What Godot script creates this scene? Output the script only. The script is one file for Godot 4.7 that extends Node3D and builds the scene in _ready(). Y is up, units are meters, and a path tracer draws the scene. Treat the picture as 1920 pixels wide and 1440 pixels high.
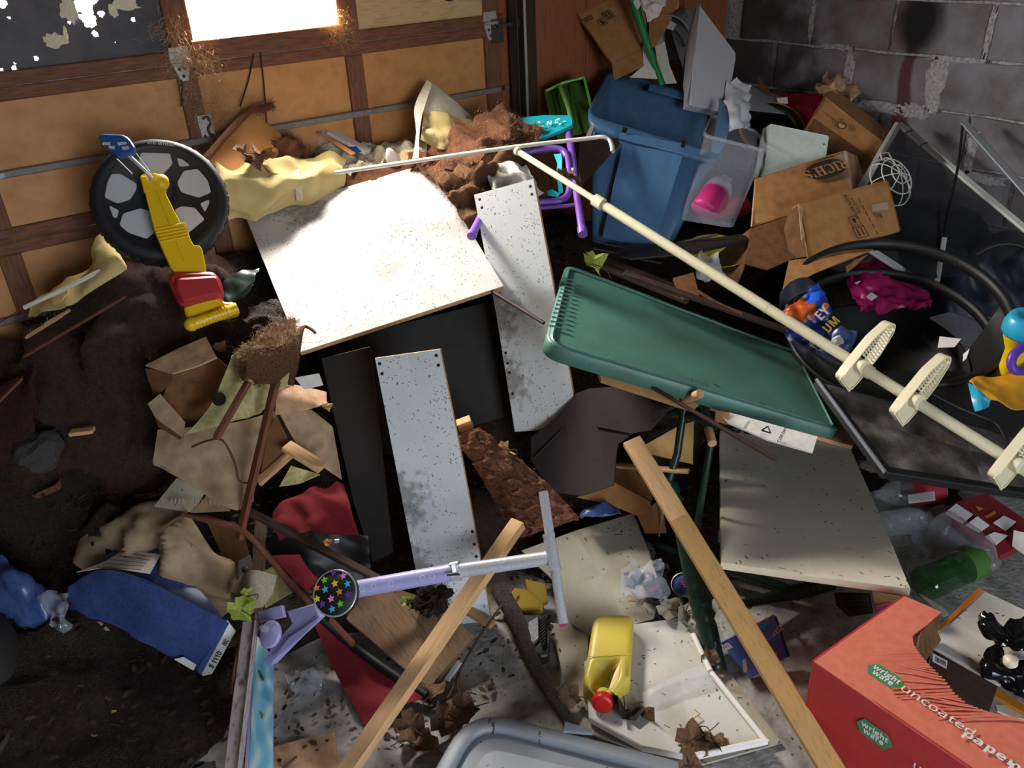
extends Node3D
# A cluttered garage: a wooden garage door with a window, a block wall, and a heap of discarded things.
# _ready() comes first; the builders follow it, shape helpers stand at the end.

const EYE := Vector3(0, 1.8, 0)
var mats = {}
var names = {}
var textures = {}

func _ready():
	var cam = Camera3D.new(); cam.name = "camera"
	cam.fov = 49.55; cam.near = 0.02; cam.far = 60.0
	var fwd = Vector3(sin(deg_to_rad(35)) * cos(deg_to_rad(29)), -sin(deg_to_rad(29)), -cos(deg_to_rad(35)) * cos(deg_to_rad(29)))
	cam.transform = Transform3D(Basis.looking_at(fwd) * Basis(Vector3(0, 0, 1), deg_to_rad(-2.8)), EYE)
	add_child(cam); cam.current = true
	var sky = ProceduralSkyMaterial.new()
	sky.sky_top_color = Color(0.72, 0.8, 0.9); sky.sky_horizon_color = Color(0.97, 0.98, 1.0); sky.sky_curve = 0.2
	sky.ground_horizon_color = Color(0.9, 0.9, 0.88); sky.ground_bottom_color = Color(0.6, 0.6, 0.56)
	sky.sky_energy_multiplier = 3.0; sky.ground_energy_multiplier = 2.2
	var env = Environment.new()
	env.background_mode = Environment.BG_SKY; env.sky = Sky.new(); env.sky.sky_material = sky
	env.tonemap_mode = Environment.TONE_MAPPER_LINEAR; env.tonemap_exposure = 1.25
	env.sdfgi_enabled = true; env.ssao_enabled = true; env.ssil_enabled = true
	var we = WorldEnvironment.new(); we.name = "world"; we.environment = env; add_child(we)
	# daylight through the opening of the garage door and through the open doorway behind the photographer
	area("window_daylight", Vector3(1.1, 1.72, -3.12), Vector3(1.1, 1.05, -2.0), Vector2(0.56, 0.42), 15.0, Color(1.0, 0.97, 0.93))
	area("doorway_daylight", Vector3(0.3, 1.35, 2.3), Vector3(1.3, 0.7, -1.5), Vector2(1.3, 1.9), 0.5, Color(0.98, 0.98, 1.0))
	make_materials()
	build_shell()
	build_door()
	build_blocks()
	build_heap()
	build_boards()
	build_left()
	build_corner()
	build_right()
	build_front()
	build_litter()
	settle_all()

func area(called: String, at: Vector3, towards: Vector3, size: Vector2, energy: float, color: Color):
	var l = AreaLight3D.new(); l.name = called
	l.area_size = size; l.light_energy = energy; l.light_color = color
	l.shadow_enabled = true; l.area_range = 12.0; l.area_attenuation = 2.0
	add_child(l)
	l.look_at_from_position(at, towards)


# ---------------------------------------------------------------- materials
func ramp(cols: Array, offs := []) -> Gradient:
	var g = Gradient.new(); g.offsets = PackedFloat32Array(offs if offs else range(cols.size()).map(func(i): return float(i) / (cols.size() - 1)))
	g.colors = PackedColorArray(cols)
	return g

func noise_tex(cols: Array, freq: float, oct := 4, sd := 1, size := 512, offs := [], kind := FastNoiseLite.TYPE_SIMPLEX_SMOOTH, bump := false) -> NoiseTexture2D:
	var key = str([cols, freq, oct, sd, size, offs, kind, bump])
	if textures.has(key): return textures[key]
	var t = NoiseTexture2D.new(); var n = FastNoiseLite.new()
	n.noise_type = kind; n.frequency = freq; n.fractal_octaves = oct; n.seed = sd
	if oct <= 1: n.fractal_type = FastNoiseLite.FRACTAL_NONE
	t.width = size; t.height = size; t.seamless = true; t.seamless_blend_skirt = 0.15; t.noise = n; t.normalize = true
	if cols: t.color_ramp = ramp(cols, offs)
	textures[key] = t
	return t

# scale is repeats per metre along each axis
func mat(called: String, cols: Array, freq := 0.02, scale = Vector3(2, 2, 2), rough := 0.8, bump := 0.0, bump_freq := 0.05, offs := []) -> StandardMaterial3D:
	var m = StandardMaterial3D.new(); m.resource_name = called
	if cols.size() == 1: m.albedo_color = cols[0]
	else: m.albedo_texture = noise_tex(cols, freq, 5, 3, 512, offs)
	m.uv1_triplanar = true; m.uv1_scale = scale; m.uv1_triplanar_sharpness = 4.0
	m.roughness = rough
	if bump != 0.0:
		m.heightmap_enabled = true; m.heightmap_texture = noise_tex([Color.BLACK, Color.WHITE], bump_freq, 5, 7, 512); m.heightmap_scale = bump
	mats[called] = m
	return m

func c(hex: String) -> Color: return Color.html(hex)

func plain(called: String, col: Color, rough := 0.5, metal := 0.0) -> StandardMaterial3D:
	var m = StandardMaterial3D.new(); m.resource_name = called; m.albedo_color = col; m.roughness = rough; m.metallic = metal
	mats[called] = m
	return m

# a picture of dirt: a ground tone with noise, scattered crumbs and short smears. One picture covers one metre.
func dirty(called: String, ground: Color, dark: Color, crumbs: int, cloud: float, sd: int, rough := 0.6, size := 1024, blots := 0, blot := Color.BLACK) -> StandardMaterial3D:
	var im = Image.create(size, size, false, Image.FORMAT_RGB8)
	var fn = FastNoiseLite.new(); fn.seed = sd; fn.frequency = 0.006; fn.fractal_octaves = 5
	var fine = FastNoiseLite.new(); fine.seed = sd + 9; fine.frequency = 0.12
	var g = RandomNumberGenerator.new(); g.seed = sd
	var centres = []
	for i in blots: centres.append([Vector2(g.randf() * size, g.randf() * size), g.randf_range(0.03, 0.12) * size])
	for y in size:
		for x in size:
			var k = clampf((fn.get_noise_2d(x, y) * 0.5 + 0.5) * cloud, 0, 1)
			k = clampf(k + fine.get_noise_2d(x, y) * 0.05, 0, 1)
			im.set_pixel(x, y, ground.lerp(dark, k))
	for b in centres:
		var rr: int = int(b[1])
		for y in range(-rr, rr):
			for x in range(-rr, rr):
				var q = Vector2i(posmod(int(b[0].x) + x, size), posmod(int(b[0].y) + y, size))
				var k = 1.0 - Vector2(x, y).length() / rr + fn.get_noise_2d(b[0].x + x * 4, b[0].y + y * 4) * 0.8
				if k > 0: im.set_pixelv(q, im.get_pixelv(q).lerp(blot, clampf(k * 0.8, 0, 0.5)))
	for i in crumbs:
		var p = Vector2(g.randf() * size, g.randf() * size)
		if fn.get_noise_2d(p.x * 1.3 + 300, p.y * 1.3) < g.randf_range(-0.35, 0.4): continue
		var len = g.randf_range(1.0, 12.0) * g.randf(); var a = g.randf() * TAU; var col = dark.darkened(g.randf_range(0.3, 0.85))
		for k in int(len * 2) + 2:
			var q = p + Vector2.from_angle(a) * k * 0.5
			var qi = Vector2i(int(q.x), int(q.y))
			if qi.x >= 0 and qi.y >= 0 and qi.x < size - 1 and qi.y < size - 1:
				im.set_pixelv(qi, im.get_pixelv(qi).lerp(col, 0.85))
				if g.randf() < 0.5: im.set_pixel(qi.x + 1, qi.y, im.get_pixel(qi.x + 1, qi.y).lerp(col, 0.7))
	im.generate_mipmaps()
	var m = StandardMaterial3D.new(); m.resource_name = called
	m.albedo_texture = ImageTexture.create_from_image(im); m.roughness = rough
	mats[called] = m
	return m

# printed sheet from a painting function f(x, y) in 0..1
func printed(called: String, w: int, h: int, f: Callable, rough := 0.5) -> StandardMaterial3D:
	var im = Image.create(w, h, false, Image.FORMAT_RGB8)
	for y in h:
		for x in w: im.set_pixel(x, y, f.call(float(x) / w, float(y) / h))
	var m = StandardMaterial3D.new(); m.resource_name = called; m.albedo_texture = ImageTexture.create_from_image(im); m.roughness = rough
	mats[called] = m
	return m

func make_materials():
	mat("concrete", [c("5b5852"), c("8f8b84"), c("a8a49d"), c("6f6a62")], 0.012, Vector3.ONE * 1.3, 0.9, 0.25, 0.08)
	mat("mortar", [c("77757a"), c("a9a6a8"), c("bdbabb")], 0.03, Vector3.ONE * 3, 0.95, 0.6, 0.1)
	mat("plaster", [c("4c4a48"), c("5d5a57")], 0.02, Vector3.ONE, 0.95)
	mat("rafter", [c("3a2c20"), c("54412f")], 0.02, Vector3(1, 6, 6), 0.9)
	mat("hardboard", [c("ad7440"), c("bd844c"), c("c78f57"), c("b57b46")], 0.008, Vector3(1.6, 2.2, 1.6), 0.55, 0.02, 0.1)
	mat("door_rail", [c("55301f"), c("744830"), c("875840")], 0.02, Vector3(1.2, 12, 6), 0.7, 0.05, 0.06)
	mat("door_stile", [c("55301f"), c("744830"), c("875840")], 0.02, Vector3(12, 1.2, 6), 0.7, 0.05, 0.06)
	mat("panelling", [c("7c4526"), c("955a36"), c("874d2c")], 0.012, Vector3(6, 0.7, 3), 0.55)
	mat("plywood", [c("b08a5e"), c("cfae80"), c("c39d6d")], 0.012, Vector3(1.2, 9, 4), 0.6)
	mat("dark_pane", [c("26242c"), c("3a3742"), c("4a3b38")], 0.01, Vector3.ONE * 2, 0.5)
	mat("peeled_paper", [c("d9cdb2"), c("efe6cf")], 0.03, Vector3.ONE * 6, 0.8)
	mat("steel", [c("6f7074"), c("8d8e92")], 0.02, Vector3.ONE * 6, 0.45).metallic = 0.6
	mat("dark_steel", [c("3b3734"), c("5a524c")], 0.02, Vector3.ONE * 6, 0.5).metallic = 0.4
	mat("zinc", [c("a5a5a3"), c("d2d0cc")], 0.05, Vector3.ONE * 8, 0.35).metallic = 0.5
	mat("chrome", [c("b4b5ba"), c("d6d7da")], 0.04, Vector3.ONE * 5, 0.3).metallic = 0.3
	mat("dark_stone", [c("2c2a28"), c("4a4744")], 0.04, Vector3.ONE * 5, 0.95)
	mat("strut", [c("6e6660"), c("8e8780")], 0.03, Vector3(2, 8, 8), 0.6)
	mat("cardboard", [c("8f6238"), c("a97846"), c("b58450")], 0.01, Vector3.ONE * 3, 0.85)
	mat("pale_cardboard", [c("9b7350"), c("bd9673"), c("cbaa86")], 0.012, Vector3.ONE * 3, 0.85)
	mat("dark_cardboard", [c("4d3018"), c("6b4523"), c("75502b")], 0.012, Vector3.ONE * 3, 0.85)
	mat("stained_cardboard", [c("735c44"), c("927a5e"), c("a88f72"), c("85704f")], 0.006, Vector3.ONE * 3, 0.9)
	mat("mouldy_board", [c("8d8358"), c("b5ac74"), c("7f7449")], 0.012, Vector3.ONE * 4, 0.85)
	mat("carpet", [c("20130c"), c("3a2417"), c("4c3020"), c("28180f")], 0.03, Vector3.ONE * 3, 1.0, 1.2, 0.25)
	mat("red_carpet", [c("2a100b"), c("4a1f14"), c("361610")], 0.03, Vector3.ONE * 3, 1.0, 1.2, 0.25)
	mat("coir", [c("4a3020"), c("7a5236"), c("9c7048"), c("6a4a34")], 0.06, Vector3.ONE * 5, 1.0, 1.5, 0.25)
	mat("straw", [c("8a6a48"), c("b6946a")], 0.06, Vector3.ONE * 5, 0.95)
	mat("fibre", [c("6e4128"), c("a06a42"), c("7d4a34"), c("8e5a48")], 0.05, Vector3.ONE * 5, 1.0, 1.5, 0.25)
	mat("canvas", [c("bfa668"), c("cab478"), c("d2c088")], 0.01, Vector3.ONE * 2, 0.9, 0.08, 0.2)
	mat("pale_canvas", [c("c8bca0"), c("e4dcc6")], 0.02, Vector3.ONE * 4, 0.9, 0.15, 0.2)
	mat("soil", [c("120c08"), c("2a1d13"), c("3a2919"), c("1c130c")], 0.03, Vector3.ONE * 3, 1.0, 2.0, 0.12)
	mat("dead_leaf", [c("3f291a"), c("6b4a30"), c("83603f")], 0.03, Vector3.ONE * 6, 0.8)
	mat("pale_leaf", [c("a5824a"), c("cfae6c")], 0.03, Vector3.ONE * 6, 0.8)
	mat("green_leaf", [c("5f6a1c"), c("8d9a36"), c("a3a650")], 0.03, Vector3.ONE * 8, 0.7)
	mat("old_plank", [c("5a4330"), c("8a6b4e"), c("73573d")], 0.015, Vector3(14, 8, 1.2), 0.85, 0.15, 0.06)
	mat("rotten_wood", [c("3e2114"), c("6b3d25"), c("8a5637"), c("4f2c1b")], 0.02, Vector3(10, 8, 2.0), 0.95, 1.0, 0.08)
	mat("pine", [c("b98a5a"), c("d3a877"), c("c69868")], 0.012, Vector3(16, 12, 1.0), 0.75, 0.05, 0.1)
	mat("tan_stick", [c("9a7440"), c("b58d56"), c("a8824c")], 0.02, Vector3(8, 8, 1.5), 0.6)
	mat("pale_wood", [c("a67f58"), c("c99f74")], 0.012, Vector3(10, 10, 2), 0.8)
	mat("dark_wood", [c("2b1a11"), c("47301f")], 0.02, Vector3(8, 8, 1.5), 0.7)
	mat("red_wood", [c("5b2e1c"), c("7e4a30")], 0.02, Vector3(8, 8, 1.5), 0.7)
	mat("bark", [c("2a211b"), c("4b3d32"), c("3a2f27")], 0.03, Vector3(6, 6, 3), 0.95, 1.0, 0.08)
	mat("twig", [c("3b2a1f"), c("5e4533")], 0.04, Vector3.ONE * 6, 0.9)
	mat("black_board", [c("17130f"), c("241d17")], 0.02, Vector3.ONE * 2, 0.75)
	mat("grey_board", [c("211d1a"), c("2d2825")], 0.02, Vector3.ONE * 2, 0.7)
	dirty("laminate", c("d2ccc6"), c("7d736a"), 6500, 0.24, 11, 0.45, 1024, 5, c("6b6660"))
	dirty("shelf_white", c("d3d6d4"), c("5d5852"), 6000, 0.10, 23, 0.5, 1024, 6, c("5d5a50"))
	dirty("beige_top", c("f0e6d2"), c("a08c6a"), 500, 0.28, 31, 0.5, 512)
	dirty("felt", c("3a2f2e"), c("191312"), 300, 0.6, 37, 0.95, 512)
	dirty("screen_dust", c("aaa39d"), c("17120f"), 4000, 1.2, 41, 0.55, 1024)
	dirty("lid_green", c("4a7c71"), c("3d4a3a"), 900, 0.42, 43, 0.45, 1024, 0)
	dirty("lid_grey", c("8f959b"), c("6c7177"), 400, 0.35, 47, 0.5, 512, 0)
	dirty("foam_white", c("d8d4cb"), c("827a6d"), 900, 0.35, 53, 0.7, 512)
	dirty("sheet_stained", c("b3ab98"), c("6b6152"), 900, 0.5, 59, 0.8, 512, 8, c("5a4130"))
	plain("tyre", c("1b1c20"), 0.6)
	plain("hub_white", c("b9bbbd"), 0.5)
	plain("toy_yellow", c("e2b80c"), 0.4)
	plain("toy_red", c("a8262c"), 0.45)
	plain("toy_blue", c("1f4f8e"), 0.4)
	mat("bin_blue", [c("3f658b"), c("557a9c")], 0.02, Vector3.ONE * 2, 0.42)
	plain("purple", c("7a4fae"), 0.35)
	plain("lilac", c("a3a0d0"), 0.4)
	plain("turquoise", c("17a9b8"), 0.45)
	plain("cream", c("d9cfae"), 0.45)
	plain("rod_white", c("d5cfc2"), 0.4)
	plain("green_plastic", c("3f6a2a"), 0.45)
	plain("light_green", c("7fb35c"), 0.45)
	plain("broom_green", c("137a3e"), 0.35)
	plain("white_panel", c("c9c8cd"), 0.5)
	plain("grey_panel", c("8a8b8e"), 0.55)
	mat("sheet_paper", [c("8d8270"), c("b5a98f")], 0.03, Vector3.ONE * 6, 0.9)
	mat("paper", [c("cfc9bf"), c("e4dfd6")], 0.02, Vector3.ONE * 4, 0.85)
	plain("plastic_bag", c("d7d9dc"), 0.35)
	mat("appliance", [c("b9c9c4"), c("c9d6d1")], 0.02, Vector3.ONE * 3, 0.45)
	plain("black", c("0d0c0d"), 0.5)
	plain("black_gloss", c("0c0c10"), 0.15)
	plain("ink", c("2a1f18"), 0.8)
	plain("black_plastic", c("151414"), 0.55)
	plain("bag_navy", c("1b2030"), 0.55)
	plain("frame_white", c("c9cbc4"), 0.45)
	plain("frame_grey", c("6f747a"), 0.4)
	plain("pink", c("b01d62"), 0.35)
	plain("red_cloth", c("750e19"), 0.9)
	plain("bowl_yellow", c("a8981e"), 0.5)
	mat("carton_red", [c("7a1c20"), c("8c2428")], 0.02, Vector3.ONE * 4, 0.5)
	mat("carton_blue", [c("2f62b0"), c("3c70ba")], 0.02, Vector3.ONE * 4, 0.45)
	mat("carpet_hair", [c("4a2e1e"), c("6a4630")], 0.05, Vector3.ONE * 5, 1.0)
	plain("red", c("9c1a2a"), 0.45)
	plain("dark_green", c("142a20"), 0.35)
	plain("green_bottle", Color(0.03, 0.30, 0.04, 0.45), 0.1)
	plain("magenta", c("b3246b"), 0.5)
	plain("jug_yellow", c("d3bd4c"), 0.38)
	plain("cap_red", c("d11f22"), 0.4)
	mat("plate_red", [c("b02a2c"), c("c03234")], 0.03, Vector3.ONE * 2, 0.6)
	mat("plate_salmon", [c("cf6a53"), c("de8066")], 0.03, Vector3.ONE * 2, 0.6)
	plain("leaf_green_print", c("3f8a5c"), 0.6)
	plain("print_white", c("e2ddd6"), 0.6)
	mat("book_blue", [c("27355f"), c("43568a"), c("2e3d68")], 0.02, Vector3.ONE * 4, 0.35)
	plain("orange", c("cc7a22"), 0.5)
	plain("teal_toy", c("2a9fc0"), 0.35)
	plain("toy_purple", c("5a34a0"), 0.4)
	mat("yellow_fabric", [c("c98a10"), c("d99c1c")], 0.02, Vector3.ONE * 4, 0.7)
	mat("sponge", [c("b28f2a"), c("d0ac44")], 0.06, Vector3.ONE * 8, 0.95, 0.5, 0.2)
	for k in [["clear", 0.12], ["clear_thin", 0.07]]:
		var m = plain(k[0], Color(0.9, 0.92, 0.95, k[1]), 0.12); m.transparency = BaseMaterial3D.TRANSPARENCY_ALPHA
	var tote = plain("tote_clear", Color(0.80, 0.82, 0.88, 0.16), 0.4); tote.transparency = BaseMaterial3D.TRANSPARENCY_ALPHA
	var mesh = plain("window_screen", Color(0.16, 0.17, 0.19, 0.42), 0.8); mesh.transparency = BaseMaterial3D.TRANSPARENCY_ALPHA
	(mats["green_bottle"] as StandardMaterial3D).transparency = BaseMaterial3D.TRANSPARENCY_ALPHA


# ---------------------------------------------------------------- the room
func slabbox(st: SurfaceTool, a: Vector3, b: Vector3, bev := 0.0):
	box(st, (b - a).abs(), Transform3D(Basis(), (a + b) / 2), bev)

func build_shell():
	var st = mb(); slabbox(st, Vector3(-1.6, -0.12, -3.25), Vector3(3.8, 0, 2.7)); struct("floor", st, mats["concrete"], "grey concrete garage floor with stains and litter")
	st = mb(); slabbox(st, Vector3(-1.6, 2.45, -3.25), Vector3(3.8, 2.55, 2.7)); struct("ceiling", st, mats["plaster"])
	st = mb(); slabbox(st, Vector3(-1.6, 0, -3.25), Vector3(-1.45, 2.45, 2.7)); struct("wall_left", st, mats["plaster"])
	st = mb()
	slabbox(st, Vector3(-1.45, 0, 2.45), Vector3(-0.45, 2.45, 2.6)); slabbox(st, Vector3(1.0, 0, 2.45), Vector3(3.5, 2.45, 2.6)); slabbox(st, Vector3(-0.45, 2.3, 2.45), Vector3(1.0, 2.45, 2.6))
	struct("wall_front", st, mats["plaster"])
	st = mb()
	slabbox(st, Vector3(-1.45, 0, -3.2), Vector3(-0.605, 2.45, -3.0)); slabbox(st, Vector3(-0.605, 2.12, -3.2), Vector3(2.10, 2.45, -3.0)); slabbox(st, Vector3(2.10, 0, -3.2), Vector3(3.5, 2.45, -3.0))
	var wb = struct("wall_back", st, mats["panelling"], "brown wood panelling beside the garage door")
	var x = 2.28
	for w in [0.3, 0.31, 0.3, 0.31]:
		st = mb(); box(st, Vector3(w - 0.004, 2.44, 0.012), xf(x + w / 2, 1.225, -2.994), 0.002)
		obj("panel", st, mats["panelling"], wb); x += w
	# post and track right of the door
	st = mb(); box(st, Vector3(0.085, 2.3, 0.05), xf(2.235, 1.15, -2.975), 0.004); struct("trim_1", st, mats["dark_wood"], "dark wooden post at the right side of the garage door")
	var tr = thing("door_track", "upright steel roller track along the right edge of the garage door", "track")
	st = mb()
	for q in [[2.150, 0.004, 0.05], [2.182, 0.004, 0.05]]: box(st, Vector3(q[1], 2.2, q[2]), xf(q[0], 1.1, -2.935), 0.001)
	box(st, Vector3(0.036, 2.2, 0.003), xf(2.166, 1.1, -2.962))
	obj("channel", st, mats["dark_steel"], tr)
	st = mb(); box(st, Vector3(0.012, 2.2, 0.012), xf(2.189, 1.1, -2.912), 0.004); obj("lip", st, mats["zinc"], tr)
	for y in [0.35, 1.0, 1.62]:
		st = mb(); box(st, Vector3(0.06, 0.05, 0.004), xf(2.2, y, -2.945), 0.001); box(st, Vector3(0.004, 0.05, 0.03), xf(2.228, y, -2.935)); obj("bracket", st, mats["dark_steel"], tr)

func build_door():
	var d = Node3D.new(); d.name = "door_1"; add_child(d)
	tag(d, "old wooden panelled garage door with one bright window", "", "", "structure")
	var zs = -2.965
	var stiles = [-0.57, 0.17, 0.835, 1.445, 2.065]
	var secs = [0.0, 0.54, 0.99, 1.44, 1.89, 2.12]
	for s in secs.size() - 1:
		var y0: float = secs[s]; var y1: float = secs[s + 1]
		for e in [[y0 + 0.022, y1], [y1 - 0.02, y1]]:
			var st = mb(); box(st, Vector3(2.72, 0.04, 0.034), xf(0.76, e[0], zs - 0.017), 0.003); obj("rail", st, mats["door_rail"], d)
		var mid = (y0 + y1) / 2 - 0.02
		if s == 4: continue
		for i in stiles.size():
			var w = 0.075 if i in [0, 4] else 0.066
			var st = mb(); box(st, Vector3(w, y1 - y0 - 0.08, 0.034), xf(stiles[i], (y0 + y1) / 2, zs - 0.0175), 0.003); obj("stile", st, mats["door_stile"], d)
		for i in 4:
			var xa: float = stiles[i] + 0.03; var xb: float = stiles[i + 1] - 0.03
			if s == 3:
				if i == 2: window(d, xa, xb, y0 + 0.04, y1 - 0.04)
				elif i == 1: broken_pane(d, xa, xb, y0 + 0.04, y1 - 0.04)
				elif i == 3:
					var st = mb(); box(st, Vector3(xb - xa, y1 - y0 - 0.07, 0.008), xf((xa + xb) / 2, (y0 + y1) / 2, zs - 0.014), 0.001)
					var pl = obj("panel", st, mats["plywood"], d); pl.set_meta("label", "pale plywood panel sprayed with black paint")
					paint_smear(Vector3((xa + xb) / 2 + 0.12, 1.63, zs - 0.0095), 0.085, pl)
				else:
					var st = mb(); box(st, Vector3(xb - xa, y1 - y0 - 0.07, 0.008), xf((xa + xb) / 2, (y0 + y1) / 2, zs - 0.02)); obj("panel", st, mats["hardboard"], d)
				continue
			for e in [[y0 + 0.04, mid], [mid, y1 - 0.04]]:
				var st = mb(); box(st, Vector3(xb - xa, e[1] - e[0] + 0.01, 0.008), xf((xa + xb) / 2, (e[0] + e[1]) / 2, zs - 0.02), 0.0); obj("panel", st, mats["hardboard"], d)
		if s < 3:
			var st = mb()
			box(st, Vector3(2.66, 0.022, 0.016), xf(0.76, mid, zs + 0.002), 0.003); obj("strut", st, mats["strut"], d)
			for i in 5:
				st = mb(); box(st, Vector3(0.02, 0.018, 0.004), xf(stiles[i] + 0.05, mid, zs + 0.012), 0.001); obj("clip", st, mats["steel"], d)
	# hinges, the roller bracket and the hasp
	for i in [2, 4]:
		for y in [1.44]:
			var st = mb(); var px: float = stiles[i]
			prism(st, PackedVector2Array([Vector2(-0.03, -0.055), Vector2(0.03, -0.055), Vector2(0.034, -0.02), Vector2(0.012, 0.05), Vector2(-0.012, 0.05), Vector2(-0.034, -0.02)]), 0, 0.004, xf(px - 0.012, y, zs + 0.001, 90, 0, 0), 0.001)
			var hg = obj("hinge", st, mats["zinc"], d)
			st = mb()
			tube(st, [Vector3(px - 0.045, y + 0.012, zs + 0.008), Vector3(px + 0.022, y + 0.012, zs + 0.008)], 0.007, 10); obj("pin", st, mats["zinc"], hg)
			for q in [[-0.018, -0.012], [0.0, -0.012], [-0.009, -0.034]]:
				st = mb(); lathe(st, [Vector2(0, 0.004), Vector2(0.005, 0.003), Vector2(0.006, 0)], 10, xf(px - 0.003 + q[0], y + q[1], zs + 0.005, 90, 0, 0)); obj("screw", st, mats["dark_steel"], hg)
	for y in [0.99, 1.42]:
		var st = mb(); box(st, Vector3(0.06, 0.09, 0.006), xf(2.085, y, zs + 0.004), 0.001); box(st, Vector3(0.1, 0.016, 0.016), xf(2.13, y + 0.02, zs + 0.018), 0.003)
		lathe(st, [Vector2(0, -0.01), Vector2(0.02, -0.01), Vector2(0.02, 0.01), Vector2(0, 0.01)], 14, xf(2.166, y + 0.02, zs + 0.02, 0, 0, 90))
		obj("roller_bracket", st, mats["dark_steel"], d)
	var st = mb()
	prism(st, rounded(PackedVector2Array([Vector2(-0.026, -0.042), Vector2(0.022, -0.042), Vector2(0.026, 0.042), Vector2(-0.022, 0.042)]), 0.006), 0, 0.004, xf(0.86, 1.235, zs + 0.002, 90, 0, 0), 0.001)
	var hs = obj("hasp_plate", st, mats["zinc"], d)
	st = mb(); tube(st, curve([Vector3(0.85, 1.265, zs + 0.012), Vector3(0.866, 1.27, zs + 0.014), Vector3(0.874, 1.25, zs + 0.014), Vector3(0.862, 1.232, zs + 0.014), Vector3(0.866, 1.21, zs + 0.01)], 5), 0.004, 8); obj("hook", st, mats["dark_steel"], hs)
	for q in [[-0.012, -0.03], [0.012, -0.028]]:
		st = mb(); lathe(st, [Vector2(0, 0.004), Vector2(0.006, 0.002), Vector2(0.007, 0)], 10, xf(0.86 + q[0], 1.235 + q[1], zs + 0.006, 90, 0, 0)); obj("screw", st, mats["dark_steel"], hs)

# black paint sprayed on a panel: an uneven blot a hair proud of the board
func paint_smear(at: Vector3, r: float, parent: Node3D):
	var st = mb(); var poly = PackedVector2Array(); var n = FastNoiseLite.new(); n.seed = 4; n.frequency = 0.9
	for k in 40:
		var a = TAU * k / 40
		poly.append(Vector2(cos(a) * r * 1.15, sin(a) * r) * (1.0 + 0.35 * n.get_noise_2d(cos(a), sin(a))))
	prism(st, poly, 0, 0.0008, Transform3D(Basis.from_euler(Vector3(PI / 2, 0, 0)), at))
	obj("paint", st, mats["black"], parent)

func window(d: Node3D, xa: float, xb: float, y0: float, y1: float):
	var st = mb()
	box(st, Vector3(xb - xa, 0.035, 0.04), xf((xa + xb) / 2, y0 + 0.012, -2.975), 0.004); obj("sill", st, mats["door_rail"], d)
	for x in [xa + 0.008, xb - 0.008]:
		st = mb(); box(st, Vector3(0.016, y1 - y0, 0.03), xf(x, (y0 + y1) / 2, -2.98), 0.003); obj("frame", st, mats["door_stile"], d)
	st = mb(); box(st, Vector3(xb - xa - 0.03, y1 - y0 - 0.03, 0.003), xf((xa + xb) / 2, (y0 + y1) / 2 + 0.012, -2.992)); obj("pane", st, mats["clear_thin"], d)

# a dark sheet broken through in ragged holes, scraps of paper stuck to it
func broken_pane(d: Node3D, xa: float, xb: float, y0: float, y1: float):
	var fn = FastNoiseLite.new(); fn.seed = 12; fn.frequency = 26.0; fn.fractal_octaves = 3
	var holes = [[V(0.58, 1.631, -2.98), 0.028], [V(0.591, 1.588, -2.98), 0.02], [V(0.592, 1.558, -2.98), 0.009], [V(0.715, 1.585, -2.98), 0.007], [V(0.529, 1.594, -2.98), 0.005], [V(0.367, 1.657, -2.98), 0.011], [V(0.413, 1.506, -2.98), 0.006], [V(0.347, 1.486, -2.98), 0.006], [V(0.352, 1.498, -2.98), 0.003], [V(0.645, 1.525, -2.98), 0.0028], [V(0.375, 1.62, -2.98), 0.005], [V(0.313, 1.487, -2.98), 0.004], [V(0.597, 1.647, -2.98), 0.024], [V(0.623, 1.612, -2.98), 0.01]]
	var st = mb(); st.set_smooth_group(-1)
	var n = 190; var m = int(n * (y1 - y0) / (xb - xa)); var s = (xb - xa) / n
	var solid = func(i, j):
		var p = Vector3(xa + (i + 0.5) * s, y0 + (j + 0.5) * s, -2.98)
		for h in holes:
			if p.distance_to(h[0]) < h[1] * (1.0 + 0.7 * fn.get_noise_2d(p.x, p.y)): return false
		return true
	var run = -1
	for j in m:
		run = -1
		for i in n + 1:
			var on: bool = i < n and solid.call(i, j)
			if on and run < 0: run = i
			if not on and run >= 0:
				slabbox(st, Vector3(xa + run * s, y0 + j * s, -2.985), Vector3(xa + i * s, y0 + (j + 1) * s, -2.981)); run = -1
	obj("pane", st, mats["dark_pane"], d).set_meta("label", "dark broken pane with ragged holes")
	for q in [[V(0.475, 1.549, -2.974), 0.036, 0.02], [V(0.535, 1.629, -2.974), 0.022, 0.034], [V(0.694, 1.628, -2.974), 0.05, 0.016], [V(0.659, 1.615, -2.974), 0.014, 0.02], [V(0.51, 1.566, -2.974), 0.006, 0.018]]:
		st = mb(); var poly = PackedVector2Array()
		for k in 22:
			var a = TAU * k / 22
			poly.append(Vector2(cos(a) * q[1], sin(a) * q[2]) * (1.0 + 0.6 * fn.get_noise_2d(cos(a) * 0.05 + q[0].x, sin(a) * 0.05)))
		prism(st, poly, 0, 0.002, Transform3D(Basis.from_euler(Vector3(PI / 2, 0, 0.3)), q[0]))
		obj("paper_scrap", st, mats["peeled_paper"], d)

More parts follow.
